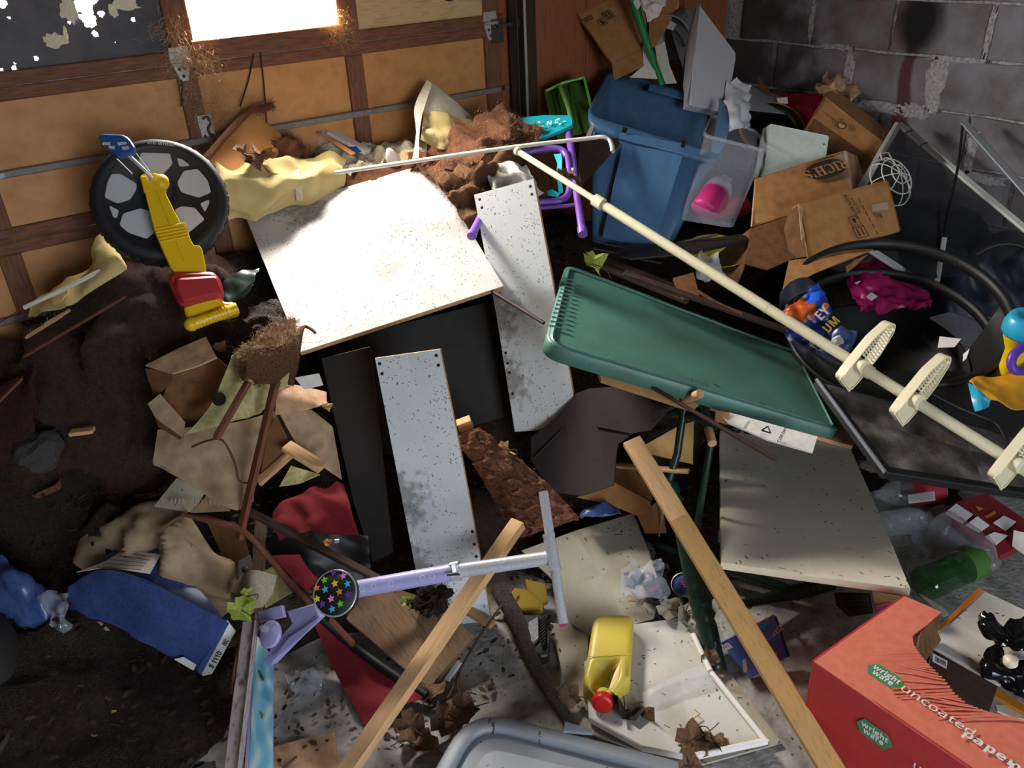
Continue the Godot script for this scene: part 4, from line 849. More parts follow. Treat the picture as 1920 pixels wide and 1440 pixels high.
func fabric_bag():
	var o = thing("fabric_bag", "red and black fabric bag crushed under the wooden strips", "bag")
	cloth(o, "upper_cloth", "red_cloth", [[V(0.524, 0.273, -2.033), V(0.577, 0.305, -2.046), V(0.666, 0.327, -2.026), V(0.756, 0.329, -1.992)], [V(0.52, 0.289, -1.963), V(0.583, 0.308, -1.96), V(0.661, 0.32, -1.942), V(0.732, 0.311, -1.914)], [V(0.523, 0.273, -1.95), V(0.584, 0.286, -1.916), V(0.652, 0.27, -1.886), V(0.72, 0.248, -1.851)]], 0.03, -7.0, 0.004, 8, 41)
	cloth(o, "black_cloth", "black", [[V(0.487, 0.254, -1.991), V(0.565, 0.295, -1.964), V(0.644, 0.271, -1.906), V(0.749, 0.233, -1.849)], [V(0.49, 0.209, -1.959), V(0.557, 0.22, -1.918), V(0.632, 0.189, -1.873), V(0.727, 0.157, -1.812)], [V(0.484, 0.148, -1.934), V(0.567, 0.151, -1.893), V(0.64, 0.126, -1.839), V(0.719, 0.101, -1.795)]], 0.03, 8.0, 0.004, 7, 42)
	cloth(o, "red_strap", "red_cloth", [[V(0.479, 0.26, -1.916), V(0.55, 0.246, -1.885)], [V(0.498, 0.227, -1.853), V(0.551, 0.229, -1.845)], [V(0.519, 0.193, -1.787), V(0.561, 0.211, -1.798)]], 0.01, 9.0, 0.004, 6, 43)
	cloth(o, "lower_cloth", "red_cloth", [[V(0.501, 0.14, -1.74), V(0.527, 0.14, -1.719)], [V(0.509, 0.06, -1.694), V(0.569, 0.07, -1.646)], [V(0.499, 0.02, -1.57), V(0.606, 0.05, -1.52)], [V(0.49, 0.01, -1.431), V(0.645, 0.03, -1.394)]], 0.02, -4.0, 0.004, 8, 44)
	pipe(o, "black_piping", "black", [V(0.522, 0.15, -1.731), V(0.56, 0.09, -1.654), V(0.6, 0.06, -1.536), V(0.657, 0.03, -1.4)], 0.014, 10, 5)
	pipe(o, "buckle", "chrome", [V(0.643, 0.275, -1.839), V(0.654, 0.275, -1.833)], 0.006, 8)

func timbers():
	timber(thing("dark_strip", "long dark wooden strip crossing over the red and black bag", "wood strip"), "strip", "dark_wood", V(0.42, 0.423, -2.026), V(0.728, 0.183, -1.648), 0.024, 0.014)
	pipe(thing("bent_strip", "long bent dark brown strip arching from the brown paper to the scooter", "strip"), "strip", "red_wood", [V(0.312, 0.396, -2.07), V(0.369, 0.388, -1.997), V(0.424, 0.368, -1.93), V(0.456, 0.308, -1.867), V(0.482, 0.242, -1.791), V(0.511, 0.189, -1.72)], [0.006, 0.006, 0.007, 0.008, 0.009, 0.009, 0.009, 0.009, 0.009, 0.009, 0.009, 0.009, 0.009, 0.009, 0.009, 0.009, 0.009, 0.009, 0.009, 0.009, 0.009, 0.009, 0.009, 0.009, 0.009, 0.009], 8, 5)
	timber(thing("short_stick", "short dark round stick below the starry disc", "stick"), "stick", "red_wood", V(0.535, 0.16, -1.687), V(0.564, 0.1, -1.614), 0.018, 0.018, 0.006)
	timber(thing("pine_lath", "straight pale pine lath lying from the rotten plank to the bottom edge", "wood stick"), "lath", "pine", V(1.074, 0.311, -1.535), V(0.346, 0.048, -1.293), 0.042, 0.03, 0.002, Vector3(-0.3, 0.9, 0.1))
	var o = thing("weathered_plank", "grey brown weathered plank under the starry scooter disc", "plank")
	flat(o, "plank", "old_plank", [V(0.594, 0.09, -1.73), V(0.702, 0.13, -1.789), V(0.801, 0.13, -1.618), V(0.845, 0.09, -1.45), V(0.673, 0.04, -1.41), V(0.663, 0.04, -1.435)], 0.024, 0.002)
	o = thing("mulch_clump", "clump of dark brown mulch on the weathered plank below the scooter stem", "mulch")
	var st = mb(); lump(st, Transform3D(Basis(), V(0.799, 0.14, -1.585)), Vector3(0.06, 0.025, 0.04), 0.04, 30.0, 5, 26, 14, true); var a = obj("clump", st, mats["soil"], o); fuzz(o, a, "soil", 500, 0.012, 30, 0.002)
	leaf("small pale green leaf scrap on the weathered plank", V(0.735, 0.15, -1.622), 0.02, Vector3(0.5, 0.4, 0.3), "green_leaf", 1.0)
	o = thing("rotten_plank", "short rotten brown plank with splintered surface beside the tar felt", "plank")
	st = mb(); sheet(st, [[V(1.084, 0.441, -1.838), V(1.093, 0.381, -1.749), V(1.1, 0.292, -1.643), V(1.095, 0.235, -1.553)], [V(1.109, 0.459, -1.82), V(1.125, 0.397, -1.71), V(1.141, 0.321, -1.592), V(1.153, 0.273, -1.495)], [V(1.138, 0.468, -1.805), V(1.176, 0.41, -1.698), V(1.215, 0.346, -1.571), V(1.23, 0.292, -1.454)]], 10, 0.018, 28.0, 0.032, 6, false)
	a = obj("plank", st, mats["rotten_wood"], o); fuzz(o, a, "rotten_wood", 700, 0.012, 31, 0.0018)
	leaf("orange brown leaf on the upper end of the rotten plank", V(1.118, 0.465, -1.762), 0.024, Vector3(0.9, 0.5, 0.1), "dead_leaf", 0.7)
	leaf("pale yellow leaf on the rotten plank below the right shelf board", V(1.149, 0.447, -1.685), 0.036, Vector3(0.9, 1.5, 0.1), "pale_leaf", 0.8)
	timber(thing("wood_offcut", "small yellowish wood offcut between the two white shelf boards", "wood offcut"), "block", "pine", V(1.104, 0.457, -1.877), V(1.143, 0.469, -1.858), 0.036, 0.03)
	timber(thing("wood_lath_piece", "short pale lath end under the lower corner of the left shelf board", "wood strip"), "strip", "pale_wood", V(0.902, 0.05, -1.589), V(0.935, 0.04, -1.488), 0.03, 0.015)
	# bars at the lower left
	mat("rusty_white", [c("5b3a2b"), c("a89c98"), c("b7adab"), c("8a6d5e")], 0.015, Vector3(4, 4, 2), 0.6)
	o = thing("rusty_bar", "long whitish metal bar with rusty edges beside the painted board", "metal bar")
	timber(o, "bar", "rusty_white", V(0.356, 0.177, -1.793), V(0.145, 0.062, -1.43), 0.042, 0.014)
	timber(o, "flange", "rusty_white", (V(0.356, 0.177, -1.793)) + Vector3(0.019, 0.012, 0), (V(0.145, 0.062, -1.43)) + Vector3(0.019, 0.012, 0), 0.004, 0.024)
	timber(thing("dark_bar", "dull brown metal bar standing behind the bent strip above the book", "metal bar"), "bar", "old_plank", V(0.51, 0.288, -2.053), V(0.403, 0.076, -1.929), 0.036, 0.014)
	pipe(thing("thin_brown_rod", "thin brown rod along the left of the rusty bar", "rod"), "rod", "red_wood", [V(0.339, 0.05, -1.906), V(0.249, 0.02, -1.741)], 0.004, 8)
	o = thing("hook_bracket", "grey metal bracket with a round hole beside the rusty bar", "bracket")
	flat(o, "plate", "steel", [V(0.407, 0.224, -1.999), V(0.439, 0.239, -1.986), V(0.432, 0.222, -1.952), V(0.4, 0.199, -1.931), V(0.384, 0.196, -1.953)], 0.003)
	st = mb(); lathe(st, [Vector2(0, 0.0005), Vector2(0.009, 0.0006), Vector2(0.01, 0)], 16, page(V(0.409, 0.222, -1.954), V(0.423, 0.224, -1.945), V(0.414, 0.228, -1.969))); obj("hole", st, mats["black"], o)
	flat(thing("tan_card", "folded tan card right of the curled book", "card"), "card", "mouldy_board", [V(0.455, 0.168, -1.982), V(0.494, 0.18, -1.963), V(0.495, 0.153, -1.861), V(0.423, 0.117, -1.886)], 0.004)
	flat(thing("dim_card", "dim tan card behind the bent strip", "card"), "card", "dark_cardboard", [V(0.382, 0.285, -2.197), V(0.468, 0.252, -2.114), V(0.442, 0.172, -2.022), V(0.389, 0.133, -2.033)], 0.004)

func jug():
	var o = thing("yellow_jug", "yellow plastic jug with a red cap lying on the white sheet", "jug")
	var t = page(V(1.111, 0.05, -1.188), V(1.175, 0.05, -1.137), V(1.23, 0.05, -1.297))
	var lim = plan(t, [V(1.148, 0.1, -1.297), V(1.236, 0.1, -1.226), V(1.219, 0.1, -1.201), V(1.057, 0.08, -1.053), V(0.97, 0.08, -1.14)])
	var z0 = lim[0].y; var z1 = lim[3].y - 0.005
	var secs = []
	var nv = 44
	for k in nv + 1:
		var v = float(k) / nv
		var z = lerpf(z0, z1 + 0.022, v)
		var body = clampf(inverse_lerp(z0, lim[3].y, z), 0.0, 1.2)
		var xl = lerpf(lim[0].x, lim[4].x, minf(body, 1.0)); var xr = lerpf(lim[1].x, lim[3].x, minf(body, 1.0))
		var hh = 0.098
		var shrink = 1.0
		if v < 0.05: shrink = sqrt(1.0 - pow(1.0 - v / 0.05, 2.0)) * 0.2 + 0.8
		if z > lim[3].y - 0.03:
			var f = clampf((z - lim[3].y + 0.03) / 0.05, 0, 1)
			shrink = lerpf(1.0, 0.3, smoothstep(0.0, 1.0, f)); hh = lerpf(0.098, 0.05, f)
		var cx = (xl + xr) / 2; var hw = (xr - xl) / 2 * shrink
		if z > lim[3].y - 0.03: cx = lerpf(cx, plan(t, [V(0.986, 0.06, -1.079)])[0].x, clampf((z - lim[3].y + 0.03) / 0.05, 0, 1))
		var sec = []
		for i in 36:
			var a = TAU * i / 36
			var px = signf(cos(a)) * pow(absf(cos(a)), 0.35); var py = signf(sin(a)) * pow(absf(sin(a)), 0.35)
			var p = Vector3(cx + px * hw, py * hh / 2 * (1.0 if v > 0.05 else shrink), z)
			# the grip: a scoop beside the handle
			var g = Vector2((p.x - cx + 0.008) / 0.036, (z - lerpf(z0, lim[3].y, 0.84)) / 0.055).length()
			if py > 0.5: p.y -= 0.062 * (1.0 - smoothstep(0.55, 1.0, g))
			sec.append(t * p)
		secs.append(sec)
	var st = mb(); loft(st, secs); obj("body", st, mats["jug_yellow"], o)
	pipe(o, "handle", "jug_yellow", [V(1.106, 0.088, -1.128), V(1.076, 0.1, -1.1), V(1.047, 0.1, -1.076), V(1.013, 0.085, -1.068)], [0.01, 0.0095, 0.009, 0.009, 0.0085, 0.0085, 0.0085, 0.0085, 0.0085, 0.009, 0.009, 0.0095, 0.01], 12, 4)
	pipe(o, "mould_line", "jug_yellow", [V(1.034, 0.1, -1.186), V(1.127, 0.1, -1.125)], 0.0012, 6)
	var n0 = V(1.01, 0.055, -1.099); var n1 = V(0.964, 0.072, -1.056)
	pipe(o, "neck", "jug_yellow", [n0, n0.lerp(n1, 0.6)], 0.021, 20)
	var tc = along(n0.lerp(n1, 0.35), n1); tc.basis = tc.basis * Basis(Vector3.RIGHT, PI / 2)
	st = mb(); lathe(st, [Vector2(0.024, 0), Vector2(0.0265, 0.002), Vector2(0.0265, 0.018), Vector2(0.0245, 0.022), Vector2(0.012, 0.0225), Vector2(0, 0.0225)], 32, tc); var cap = obj("cap", st, mats["cap_red"], o)
	for k in 36:
		st = mb(); box(st, Vector3(0.0016, 0.015, 0.0022), tc * Transform3D(Basis(Vector3.UP, -TAU * k / 36), Vector3(cos(TAU * k / 36) * 0.0266, 0.01, sin(TAU * k / 36) * 0.0266))); obj("rib", st, mats["cap_red"], cap)

func flat_things():
	# grey lid at the bottom edge
	var o = thing("grey_bin_cover", "big pale grey plastic lid cut off by the bottom edge", "lid")
	var t = page(V(0.722, 0.09, -1.022), V(0.915, 0.09, -0.87), V(0.823, 0.09, -1.131))
	var poly = rounded(plan(t, [V(0.699, 0.09, -1.253), V(1.049, 0.09, -0.753), V(0.814, 0.09, -0.612), V(0.379, 0.09, -1.063)]), 0.115, 8)
	var st = mb(); rings(st, poly, [[-0.045, 0.004], [-0.03, 0.0], [0.0, 0.0], [0.005, 0.006], [0.006, 0.03], [0.005, 0.06], [-0.01, 0.068], [-0.012, 0.1]], t, true); obj("lid", st, mats["lid_grey"], o)
	plate(o, "plateau", "lid_grey", rounded(plan(t, [V(0.671, 0.09, -1.138), V(0.926, 0.09, -0.796), V(0.785, 0.09, -0.689), V(0.464, 0.09, -1.027)]), 0.05, 6), -0.014, 0.002, t, 0.006)
	plate(o, "latch_notch", "lid_grey", plan(t, [V(0.857, 0.09, -1.072), V(0.897, 0.09, -1.009), V(0.886, 0.09, -1.003), V(0.835, 0.09, -1.05)]), 0.0, 0.009, t, 0.002)
	# foam board
	o = thing("foam_board", "white foam sheet with raised rim lying on the floor right of the jug", "foam sheet")
	t = page(V(1.18, 0.04, -0.985), V(1.308, 0.04, -0.883), V(1.308, 0.04, -1.116))
	var out = [V(1.05, 0.04, -1.224), V(1.22, 0.04, -1.259), V(1.366, 0.04, -1.178), V(1.351, 0.04, -1.107), V(1.291, 0.04, -0.99), V(1.235, 0.04, -0.762), V(1.06, 0.04, -0.843), V(0.988, 0.04, -0.934), V(0.942, 0.04, -1.078)]
	plate(o, "sheet", "foam_white", plan(t, out), -0.022, 0.0, t, 0.003)
	for q in [[V(1.343, 0.05, -1.101), V(1.283, 0.05, -0.985)], [V(1.28, 0.05, -0.978), V(1.224, 0.05, -0.756)], [V(1.229, 0.045, -0.758), V(1.056, 0.045, -0.84)]]: pipe(o, "rim", "print_white", q, 0.008, 10)
	o = thing("liner_board", "stained pale board under the white foam sheet", "board")
	flat(o, "board", "sheet_stained", [V(1.344, 0.012, -1.059), V(1.359, 0.012, -1.011), V(1.278, 0.012, -0.748), V(1.047, 0.012, -0.839), V(0.91, 0.012, -1.092), V(0.969, 0.012, -1.205)], 0.006)
	o = thing("clear_film", "strip of clear plastic film lying across the white foam sheet", "film")
	cloth(o, "film", "clear", [[V(1.09, 0.046, -1.049), V(1.189, 0.05, -1.032), V(1.292, 0.052, -1.006)], [V(1.067, 0.044, -0.996), V(1.163, 0.048, -0.979), V(1.269, 0.052, -0.949)]], 0.012, 12.0, 0.0008, 7, 4)
	# stained sheet behind
	o = thing("stained_sheet", "stained beige sheet lying below the rotten plank and the handlebar", "cardboard")
	flat(o, "sheet", "sheet_stained", [V(1.148, 0.1, -1.632), V(1.328, 0.12, -1.585), V(1.514, 0.14, -1.521), V(1.456, 0.1, -1.396), V(1.389, 0.06, -1.266), V(1.308, 0.04, -1.22), V(1.131, 0.03, -1.283), V(1.111, 0.05, -1.352), V(1.159, 0.08, -1.497)], 0.005)
	o = thing("pale_sheet", "dirty pale sheet on the floor left of the yellow jug", "cardboard")
	flat(o, "sheet", "sheet_stained", [V(1.081, 0.02, -1.414), V(1.148, 0.03, -1.314), V(1.062, 0.03, -1.227), V(0.954, 0.015, -1.085), V(0.948, 0.01, -1.126), V(0.985, 0.01, -1.229)], 0.004)
	o = thing("sponge", "torn yellow sponge beside the black brush", "sponge")
	flat(o, "sponge", "sponge", [V(1.03, 0.07, -1.537), V(1.052, 0.07, -1.548), V(1.112, 0.07, -1.488), V(1.079, 0.055, -1.439), V(1.001, 0.055, -1.491)], 0.03, 0.004)
	flat(o, "torn_corner", "sponge", [V(1.094, 0.085, -1.543), V(1.133, 0.08, -1.498), V(1.108, 0.06, -1.451), V(1.084, 0.062, -1.453), V(1.079, 0.075, -1.511)], 0.03, 0.004)
	o = thing("black_brush", "black scrubbing brush with grey plate and toothed edge beside the branch", "brush")
	var tb = page(V(0.997, 0.06, -1.366), V(1.028, 0.06, -1.346), V(1.03, 0.06, -1.417))
	plate(o, "body", "black_plastic", rounded(plan(tb, [V(1.007, 0.06, -1.463), V(1.065, 0.06, -1.411), V(1.028, 0.06, -1.341), V(0.982, 0.06, -1.289), V(0.957, 0.06, -1.299), V(0.961, 0.06, -1.369)]), 0.008, 3), -0.04, -0.002, tb, 0.006)
	plate(o, "plate", "steel", plan(tb, [V(1.004, 0.06, -1.412), V(1.042, 0.06, -1.413), V(0.991, 0.06, -1.345), V(0.967, 0.06, -1.34), V(0.967, 0.06, -1.365)]), -0.002, 0.008, tb, 0.002)
	for k in 9:
		var p = (V(1.042, 0.066, -1.397)).lerp(V(0.987, 0.066, -1.324), k / 8.0)
		timber(o, "tooth", "black_plastic", p + Vector3(-0.008, 0, 0.004), p + Vector3(0.012, 0, -0.002), 0.0035, 0.012, 0.001)
	o = thing("crushed_wrapper", "crushed clear and blue printed plastic near the green leg", "wrapper")
	cloth(o, "film", "tote_clear", [[V(1.308, 0.12, -1.358), V(1.362, 0.13, -1.335), V(1.406, 0.12, -1.308)], [V(1.282, 0.11, -1.326), V(1.324, 0.13, -1.284), V(1.387, 0.11, -1.25)], [V(1.287, 0.08, -1.316), V(1.32, 0.08, -1.267), V(1.368, 0.08, -1.25)]], 0.04, -16.0, 0.0015, 8, 15)
	cloth(o, "print", "frame_grey", [[V(1.317, 0.105, -1.354), V(1.359, 0.115, -1.335), V(1.404, 0.105, -1.314)], [V(1.295, 0.085, -1.325), V(1.329, 0.1, -1.288), V(1.378, 0.085, -1.269)]], 0.05, 22.0, 0.0015, 7, 16)
	flat(o, "red_print", "pink", [V(1.328, 0.112, -1.266), V(1.359, 0.11, -1.261), V(1.359, 0.1, -1.255), V(1.333, 0.1, -1.259)], 0.0008)
	o = thing("snack_cup", "small dark blue printed cup beside the green turned leg", "cup")
	var tp = tilted(V(1.459, 0.06, -1.25), Vector3(-0.7, 0, 0.7), 50)
	st = mb(); lathe(st, [Vector2(0, -0.03), Vector2(0.025, -0.03), Vector2(0.032, 0.0), Vector2(0.034, 0.002), Vector2(0.033, 0.004), Vector2(0, 0.003)], 26, tp); obj("cup", st, mats["book_blue"], o)
	st = mb(); lathe(st, [Vector2(0.033, 0.0), Vector2(0.0355, 0.003), Vector2(0.033, 0.005)], 26, tp); obj("rim", st, mats["chrome"], o)
	letters("lettering", "HOT", 0.016, page(V(1.459, 0.066, -1.248), V(1.45, 0.06, -1.226), V(1.478, 0.07, -1.244)) * xf(0, 0.003, 0), mats["magenta"], o)
	o = thing("clear_wrapper", "clear crinkled wrapper on the floor below the lilac scooter head", "wrapper")
	cloth(o, "film", "clear", [[V(0.389, 0.03, -1.697), V(0.44, 0.04, -1.688), V(0.48, 0.02, -1.659)], [V(0.377, 0.02, -1.644), V(0.423, 0.03, -1.637), V(0.457, 0.02, -1.63)], [V(0.373, 0.01, -1.618), V(0.406, 0.015, -1.622), V(0.441, 0.01, -1.627)]], 0.05, 20.0, 0.001, 7, 17)
	o = thing("thin_board", "thin tan board scrap with a screw hole at the bottom edge", "board")
	flat(o, "board", "pale_cardboard", [V(0.279, 0.012, -1.519), V(0.344, 0.012, -1.496), V(0.42, 0.012, -1.464), V(0.369, 0.012, -1.335), V(0.24, 0.012, -1.436)], 0.006)
	st = mb(); lathe(st, [Vector2(0, 0.001), Vector2(0.004, 0.001), Vector2(0.005, 0)], 10, Transform3D(Basis(), V(0.393, 0.012, -1.453))); obj("hole", st, mats["black"], o)
	pipe(o, "scratch", "dark_wood", [V(0.271, 0.015, -1.445), V(0.312, 0.015, -1.455)], 0.002, 6)
	# painted sky board
	o = thing("painted_board", "lilac edged board painted like a blue watery sky at the bottom left", "board")
	var art = printed("sky_paint", 96, 256, func(x, y):
		var v = sin(x * 9.0 + sin(y * 14.0) * 1.5) * 0.5 + sin(y * 23.0 + x * 5.0) * 0.3
		var col = c("5fa9c8").lerp(c("a8d4dc"), clampf(v * 0.6 + 0.4, 0, 1))
		if v > 0.45: col = col.lerp(c("c5d8b8"), 0.5)
		if Vector2((x - 0.4) * 1.0, (y - 0.24) * 4.0).length() < 0.13 + 0.06 * sin(y * 90.0): col = c("3f6f5c")
		if Vector2((x - 0.5) * 1.2, (y - 0.5) * 4.0).length() < 0.1 + 0.05 * sin(y * 70.0): col = c("4f7f58")
		return col, 0.55)
	var q4 = [V(0.364, 0.102, -1.822), V(0.371, 0.089, -1.719), V(0.229, 0.057, -1.386), V(0.183, 0.064, -1.416)]
	st = mb(); quad(st, q4[3], q4[2], q4[1], q4[0], Vector2(0, 1), Vector2(1, 1), Vector2(1, 0), Vector2(0, 0)); obj("painting", st, art, o)
	flat(o, "board", "lilac", [V(0.366, 0.102, -1.837), V(0.374, 0.088, -1.723), V(0.228, 0.055, -1.38), V(0.171, 0.063, -1.418)], 0.014, 0.001)
	o = thing("noodle_box", "blue printed dinner box lying behind the tan stick", "carton")
	var f = [V(1.34, 0.1, -1.002), V(1.502, 0.13, -0.965), V(1.496, 0.03, -0.899), V(1.382, 0, -0.931)]
	flat(o, "front_panel", "carton_blue", f, 0.003)
	var tm = page(V(1.483, 0.093, -0.954), V(1.532, 0.115, -0.943), V(1.484, 0.116, -0.98))
	flat(o, "side_panel", "bag_navy", [V(1.502, 0.13, -0.965), V(1.513, 0.12, -0.962), V(1.505, 0.03, -0.897), V(1.496, 0.03, -0.899)], 0.003)
	flat(o, "torn_top", "pale_cardboard", [V(1.428, 0.124, -0.979), V(1.502, 0.132, -0.965), V(1.491, 0.128, -0.964), V(1.43, 0.12, -0.973)], 0.002)
	letters("lettering", "MAC &", 0.021, tm * xf(0.004, 0.004, -0.013), mats["pale_canvas"], o, true, false, 1.0, 0.044); letters("lettering", "CHEESE", 0.021, tm * xf(0.004, 0.004, 0.009), mats["pale_canvas"], o, true, false, 1.0, 0.054)
	for q in [["teal_toy", [V(1.433, 0.117, -0.97), V(1.48, 0.124, -0.965), V(1.478, 0.118, -0.957), V(1.435, 0.11, -0.962)]], ["toy_blue", [V(1.46, 0.057, -0.936), V(1.493, 0.066, -0.928), V(1.49, 0.035, -0.903), V(1.461, 0.026, -0.91)]], ["orange", [V(1.458, 0.045, -0.926), V(1.493, 0.052, -0.919), V(1.49, 0.046, -0.914), V(1.459, 0.038, -0.919)]], ["print_white", [V(1.338, 0.096, -0.997), V(1.354, 0.101, -0.992), V(1.36, 0.09, -0.979), V(1.332, 0.083, -0.989)]], ["pale_canvas", [V(1.38, 0.046, -0.959), V(1.391, 0.048, -0.957), V(1.382, 0.02, -0.941), V(1.371, 0.017, -0.944)]]]:
		var pts: Array = q[1].map(func(p): return p + Vector3(-0.0015, 0.003, 0.0015))
		flat(o, "printed_panel", q[0], pts, 0.0008)
	for k in 6: pipe(o, "barcode_line", "ink", [(V(1.335, 0.1, -0.992)).lerp(V(1.349, 0.104, -0.988), k / 6.0), (V(1.331, 0.09, -0.985)).lerp(V(1.354, 0.096, -0.979), k / 6.0)], 0.0006, 4)
	o = thing("yellow_carton_end", "yellowish carton corner with a magenta stripe under the beige table top", "carton")
	flat(o, "panel", "tan_stick", [V(1.775, 0.14, -0.85), V(1.816, 0.14, -0.789), V(1.81, 0.1, -0.79), V(1.772, 0.1, -0.831)], 0.02)
	flat(o, "stripe", "magenta", [V(1.767, 0.105, -0.829), V(1.812, 0.125, -0.797), V(1.808, 0.11, -0.794), V(1.763, 0.09, -0.82)], 0.004)
	o = thing("black_block", "dark ridged plastic block under the beige table top", "block")
	flat(o, "block", "black_plastic", [V(1.722, 0.12, -0.915), V(1.786, 0.12, -0.857), V(1.765, 0.08, -0.826), V(1.714, 0.08, -0.855), V(1.711, 0.09, -0.897)], 0.05, 0.005)
	for k in 4: timber(o, "ridge", "grey_board", (V(1.714, 0.122, -0.896)).lerp(V(1.712, 0.09, -0.856), k / 4.0), (V(1.762, 0.122, -0.858)).lerp(V(1.753, 0.09, -0.833), k / 4.0), 0.006, 0.006)

func red_box():
	var o = thing("red_box", "red carton with curved cut top and green emblems at the lower right", "cardboard box")
	var B = V(1.304, 0.3, -0.717); var A = V(1.65, 0.3, -0.706); var F = V(1.312, 0.3, -0.43)
	var dir = (F - B).normalized()
	var G = B + dir * 0.62
	var arch = [V(1.668, 0.29, -0.623), V(1.544, 0.3, -0.622), V(1.523, 0.3, -0.607), V(1.504, 0.3, -0.578), V(1.491, 0.3, -0.544), V(1.478, 0.302, -0.507), V(1.461, 0.302, -0.476), V(1.453, 0.302, -0.442), V(1.468, 0.302, -0.408), V(1.486, 0.302, -0.375), V(1.526, 0.302, -0.319)]
	flat(o, "top_panel", "plate_salmon", [B, A] + arch + [G], 0.005, 0.001)
	var drop = Vector3(0.006, -0.27, 0.002)
	flat(o, "front_panel", "plate_red", [B, G, G + drop, B + drop], 0.005, 0.001)
	flat(o, "side_panel", "plate_red", [A, B, B + drop, A + drop], 0.005)
	flat(o, "inner_wall", "dark_cardboard", [V(1.668, 0.29, -0.623), V(1.546, 0.298, -0.623), V(1.525, 0.298, -0.608), V(1.506, 0.298, -0.578), V(1.517, 0.27, -0.562), V(1.677, 0.2, -0.624)], 0.004)
	flat(o, "back_panel", "dark_cardboard", [A, V(1.668, 0.29, -0.623), (V(1.668, 0.29, -0.623)) + drop * 0.9, A + drop], 0.005)
	# corrugation showing through along the cut edge
	for i in range(2, 10):
		for k in 4:
			var e: Vector3 = (arch[i] as Vector3).lerp(arch[i + 1], k / 4.0)
			var q = e - dir * (0.01) + (B - A).normalized() * (0.075 + 0.03 * sin(i * 2.3 + k)) - dir * 0.06
			pipe(o, "flute", "plate_salmon", [e + Vector3(0, 0.0012, 0), q + Vector3(0, 0.0002, 0)], 0.002, 6, 1, 0.4)
	var t = page(B + Vector3(0, 0.001, 0), G + Vector3(0, 0.001, 0), A + Vector3(0, 0.001, 0))
	var e1 = plan(t, [V(1.388, 0.301, -0.594)])[0]; var hexa = func(sx, sz): return PackedVector2Array([Vector2(-sx, 0), Vector2(-sx * 0.66, -sz), Vector2(sx * 0.66, -sz), Vector2(sx, 0), Vector2(sx * 0.66, sz), Vector2(-sx * 0.66, sz)])
	var em = plate(o, "emblem", "leaf_green_print", hexa.call(0.042, 0.021), 0.0, 0.0008, t * xf(e1.x, 0, e1.y), 0.0)
	letters("lettering", "wright", 0.02, t * xf(e1.x, 0.0014, e1.y - 0.007), mats["print_white"], em); letters("lettering", "ware", 0.02, t * xf(e1.x, 0.0014, e1.y + 0.008), mats["print_white"], em)
	var w1 = plan(t, [V(1.389, 0.301, -0.475), V(1.382, 0.301, -0.362), V(1.383, 0.301, -0.298)])
	letters("lettering", "uncoated", 0.026, t * xf(w1[0].x, 0.004, w1[0].y), mats["print_white"], o, false, false, 1.0, 0.155)
	letters("lettering", "paper", 0.028, t * xf(w1[1].x, 0.004, w1[1].y), mats["print_white"], o, true, false, 1.0, 0.1)
	letters("lettering", "plates", 0.028, t * xf(w1[2].x + 0.03, 0.004, w1[2].y), mats["print_white"], o, true, false, 1.0, 0.1)
	var tf = page(B, G, B + Vector3(0, 0.3, 0)); tf.origin += tf.basis.y * 0.001
	var inv = tf.affine_inverse()
	# places on the front face, given by how far along and how far down
	var fr = plate(o, "emblem", "leaf_green_print", hexa.call(0.042, 0.023), 0.0, 0.0008, tf * xf(0.165, 0, 0.085), 0.0)
	outline(fr, "emblem_border", "ink", tf * xf(0.165, 0.0004, 0.085), 0.05, 0.042, 0.0015)
	letters("lettering", "wright", 0.02, tf * xf(0.165, 0.0014, 0.077), mats["print_white"], fr); letters("lettering", "ware", 0.02, tf * xf(0.165, 0.0014, 0.093), mats["print_white"], fr)
	letters("lettering", "uncoated", 0.028, tf * xf(0.325, 0.0014, 0.09), mats["print_white"], o, false, false, 1.2)
	# white book with orange spine, black bag on it
	o = thing("white_folder", "white box with an orange edge and a barcode label behind the red carton", "box")
	var p = [V(1.936, 0.2, -0.65), V(1.715, 0.2, -0.639), V(1.654, 0.2, -0.611), V(1.664, 0.2, -0.461), V(1.747, 0.2, -0.36), V(1.96, 0.2, -0.442)]
	flat(o, "top_panel", "foam_white", p, 0.01, 0.002)
	flat(o, "orange_edge", "orange", [V(1.933, 0.203, -0.65), V(1.709, 0.203, -0.639), V(1.714, 0.203, -0.631), V(1.934, 0.203, -0.637)], 0.012)
	flat(o, "front_panel", "dark_wood", [V(1.655, 0.199, -0.611), V(1.665, 0.199, -0.461), (V(1.664, 0.2, -0.461)) + Vector3(0, -0.14, 0), (V(1.654, 0.2, -0.611)) + Vector3(0, -0.14, 0)], 0.006)
	var bl = [V(1.644, 0.19, -0.607), V(1.647, 0.19, -0.572), V(1.649, 0.165, -0.57), V(1.644, 0.165, -0.603)]
	flat(o, "barcode_label", "print_white", bl, 0.001)
	for k in 8: pipe(o, "barcode_line", "ink", [(bl[0] as Vector3).lerp(bl[1], 0.14 + k * 0.1) + Vector3(0, -0.004, 0.003), (bl[3] as Vector3).lerp(bl[2], 0.14 + k * 0.1) + Vector3(0, 0.006, 0.003)], 0.0008, 4)
	o = thing("black_bag", "glossy black plastic bag crumpled on the white box at the right edge", "bag")
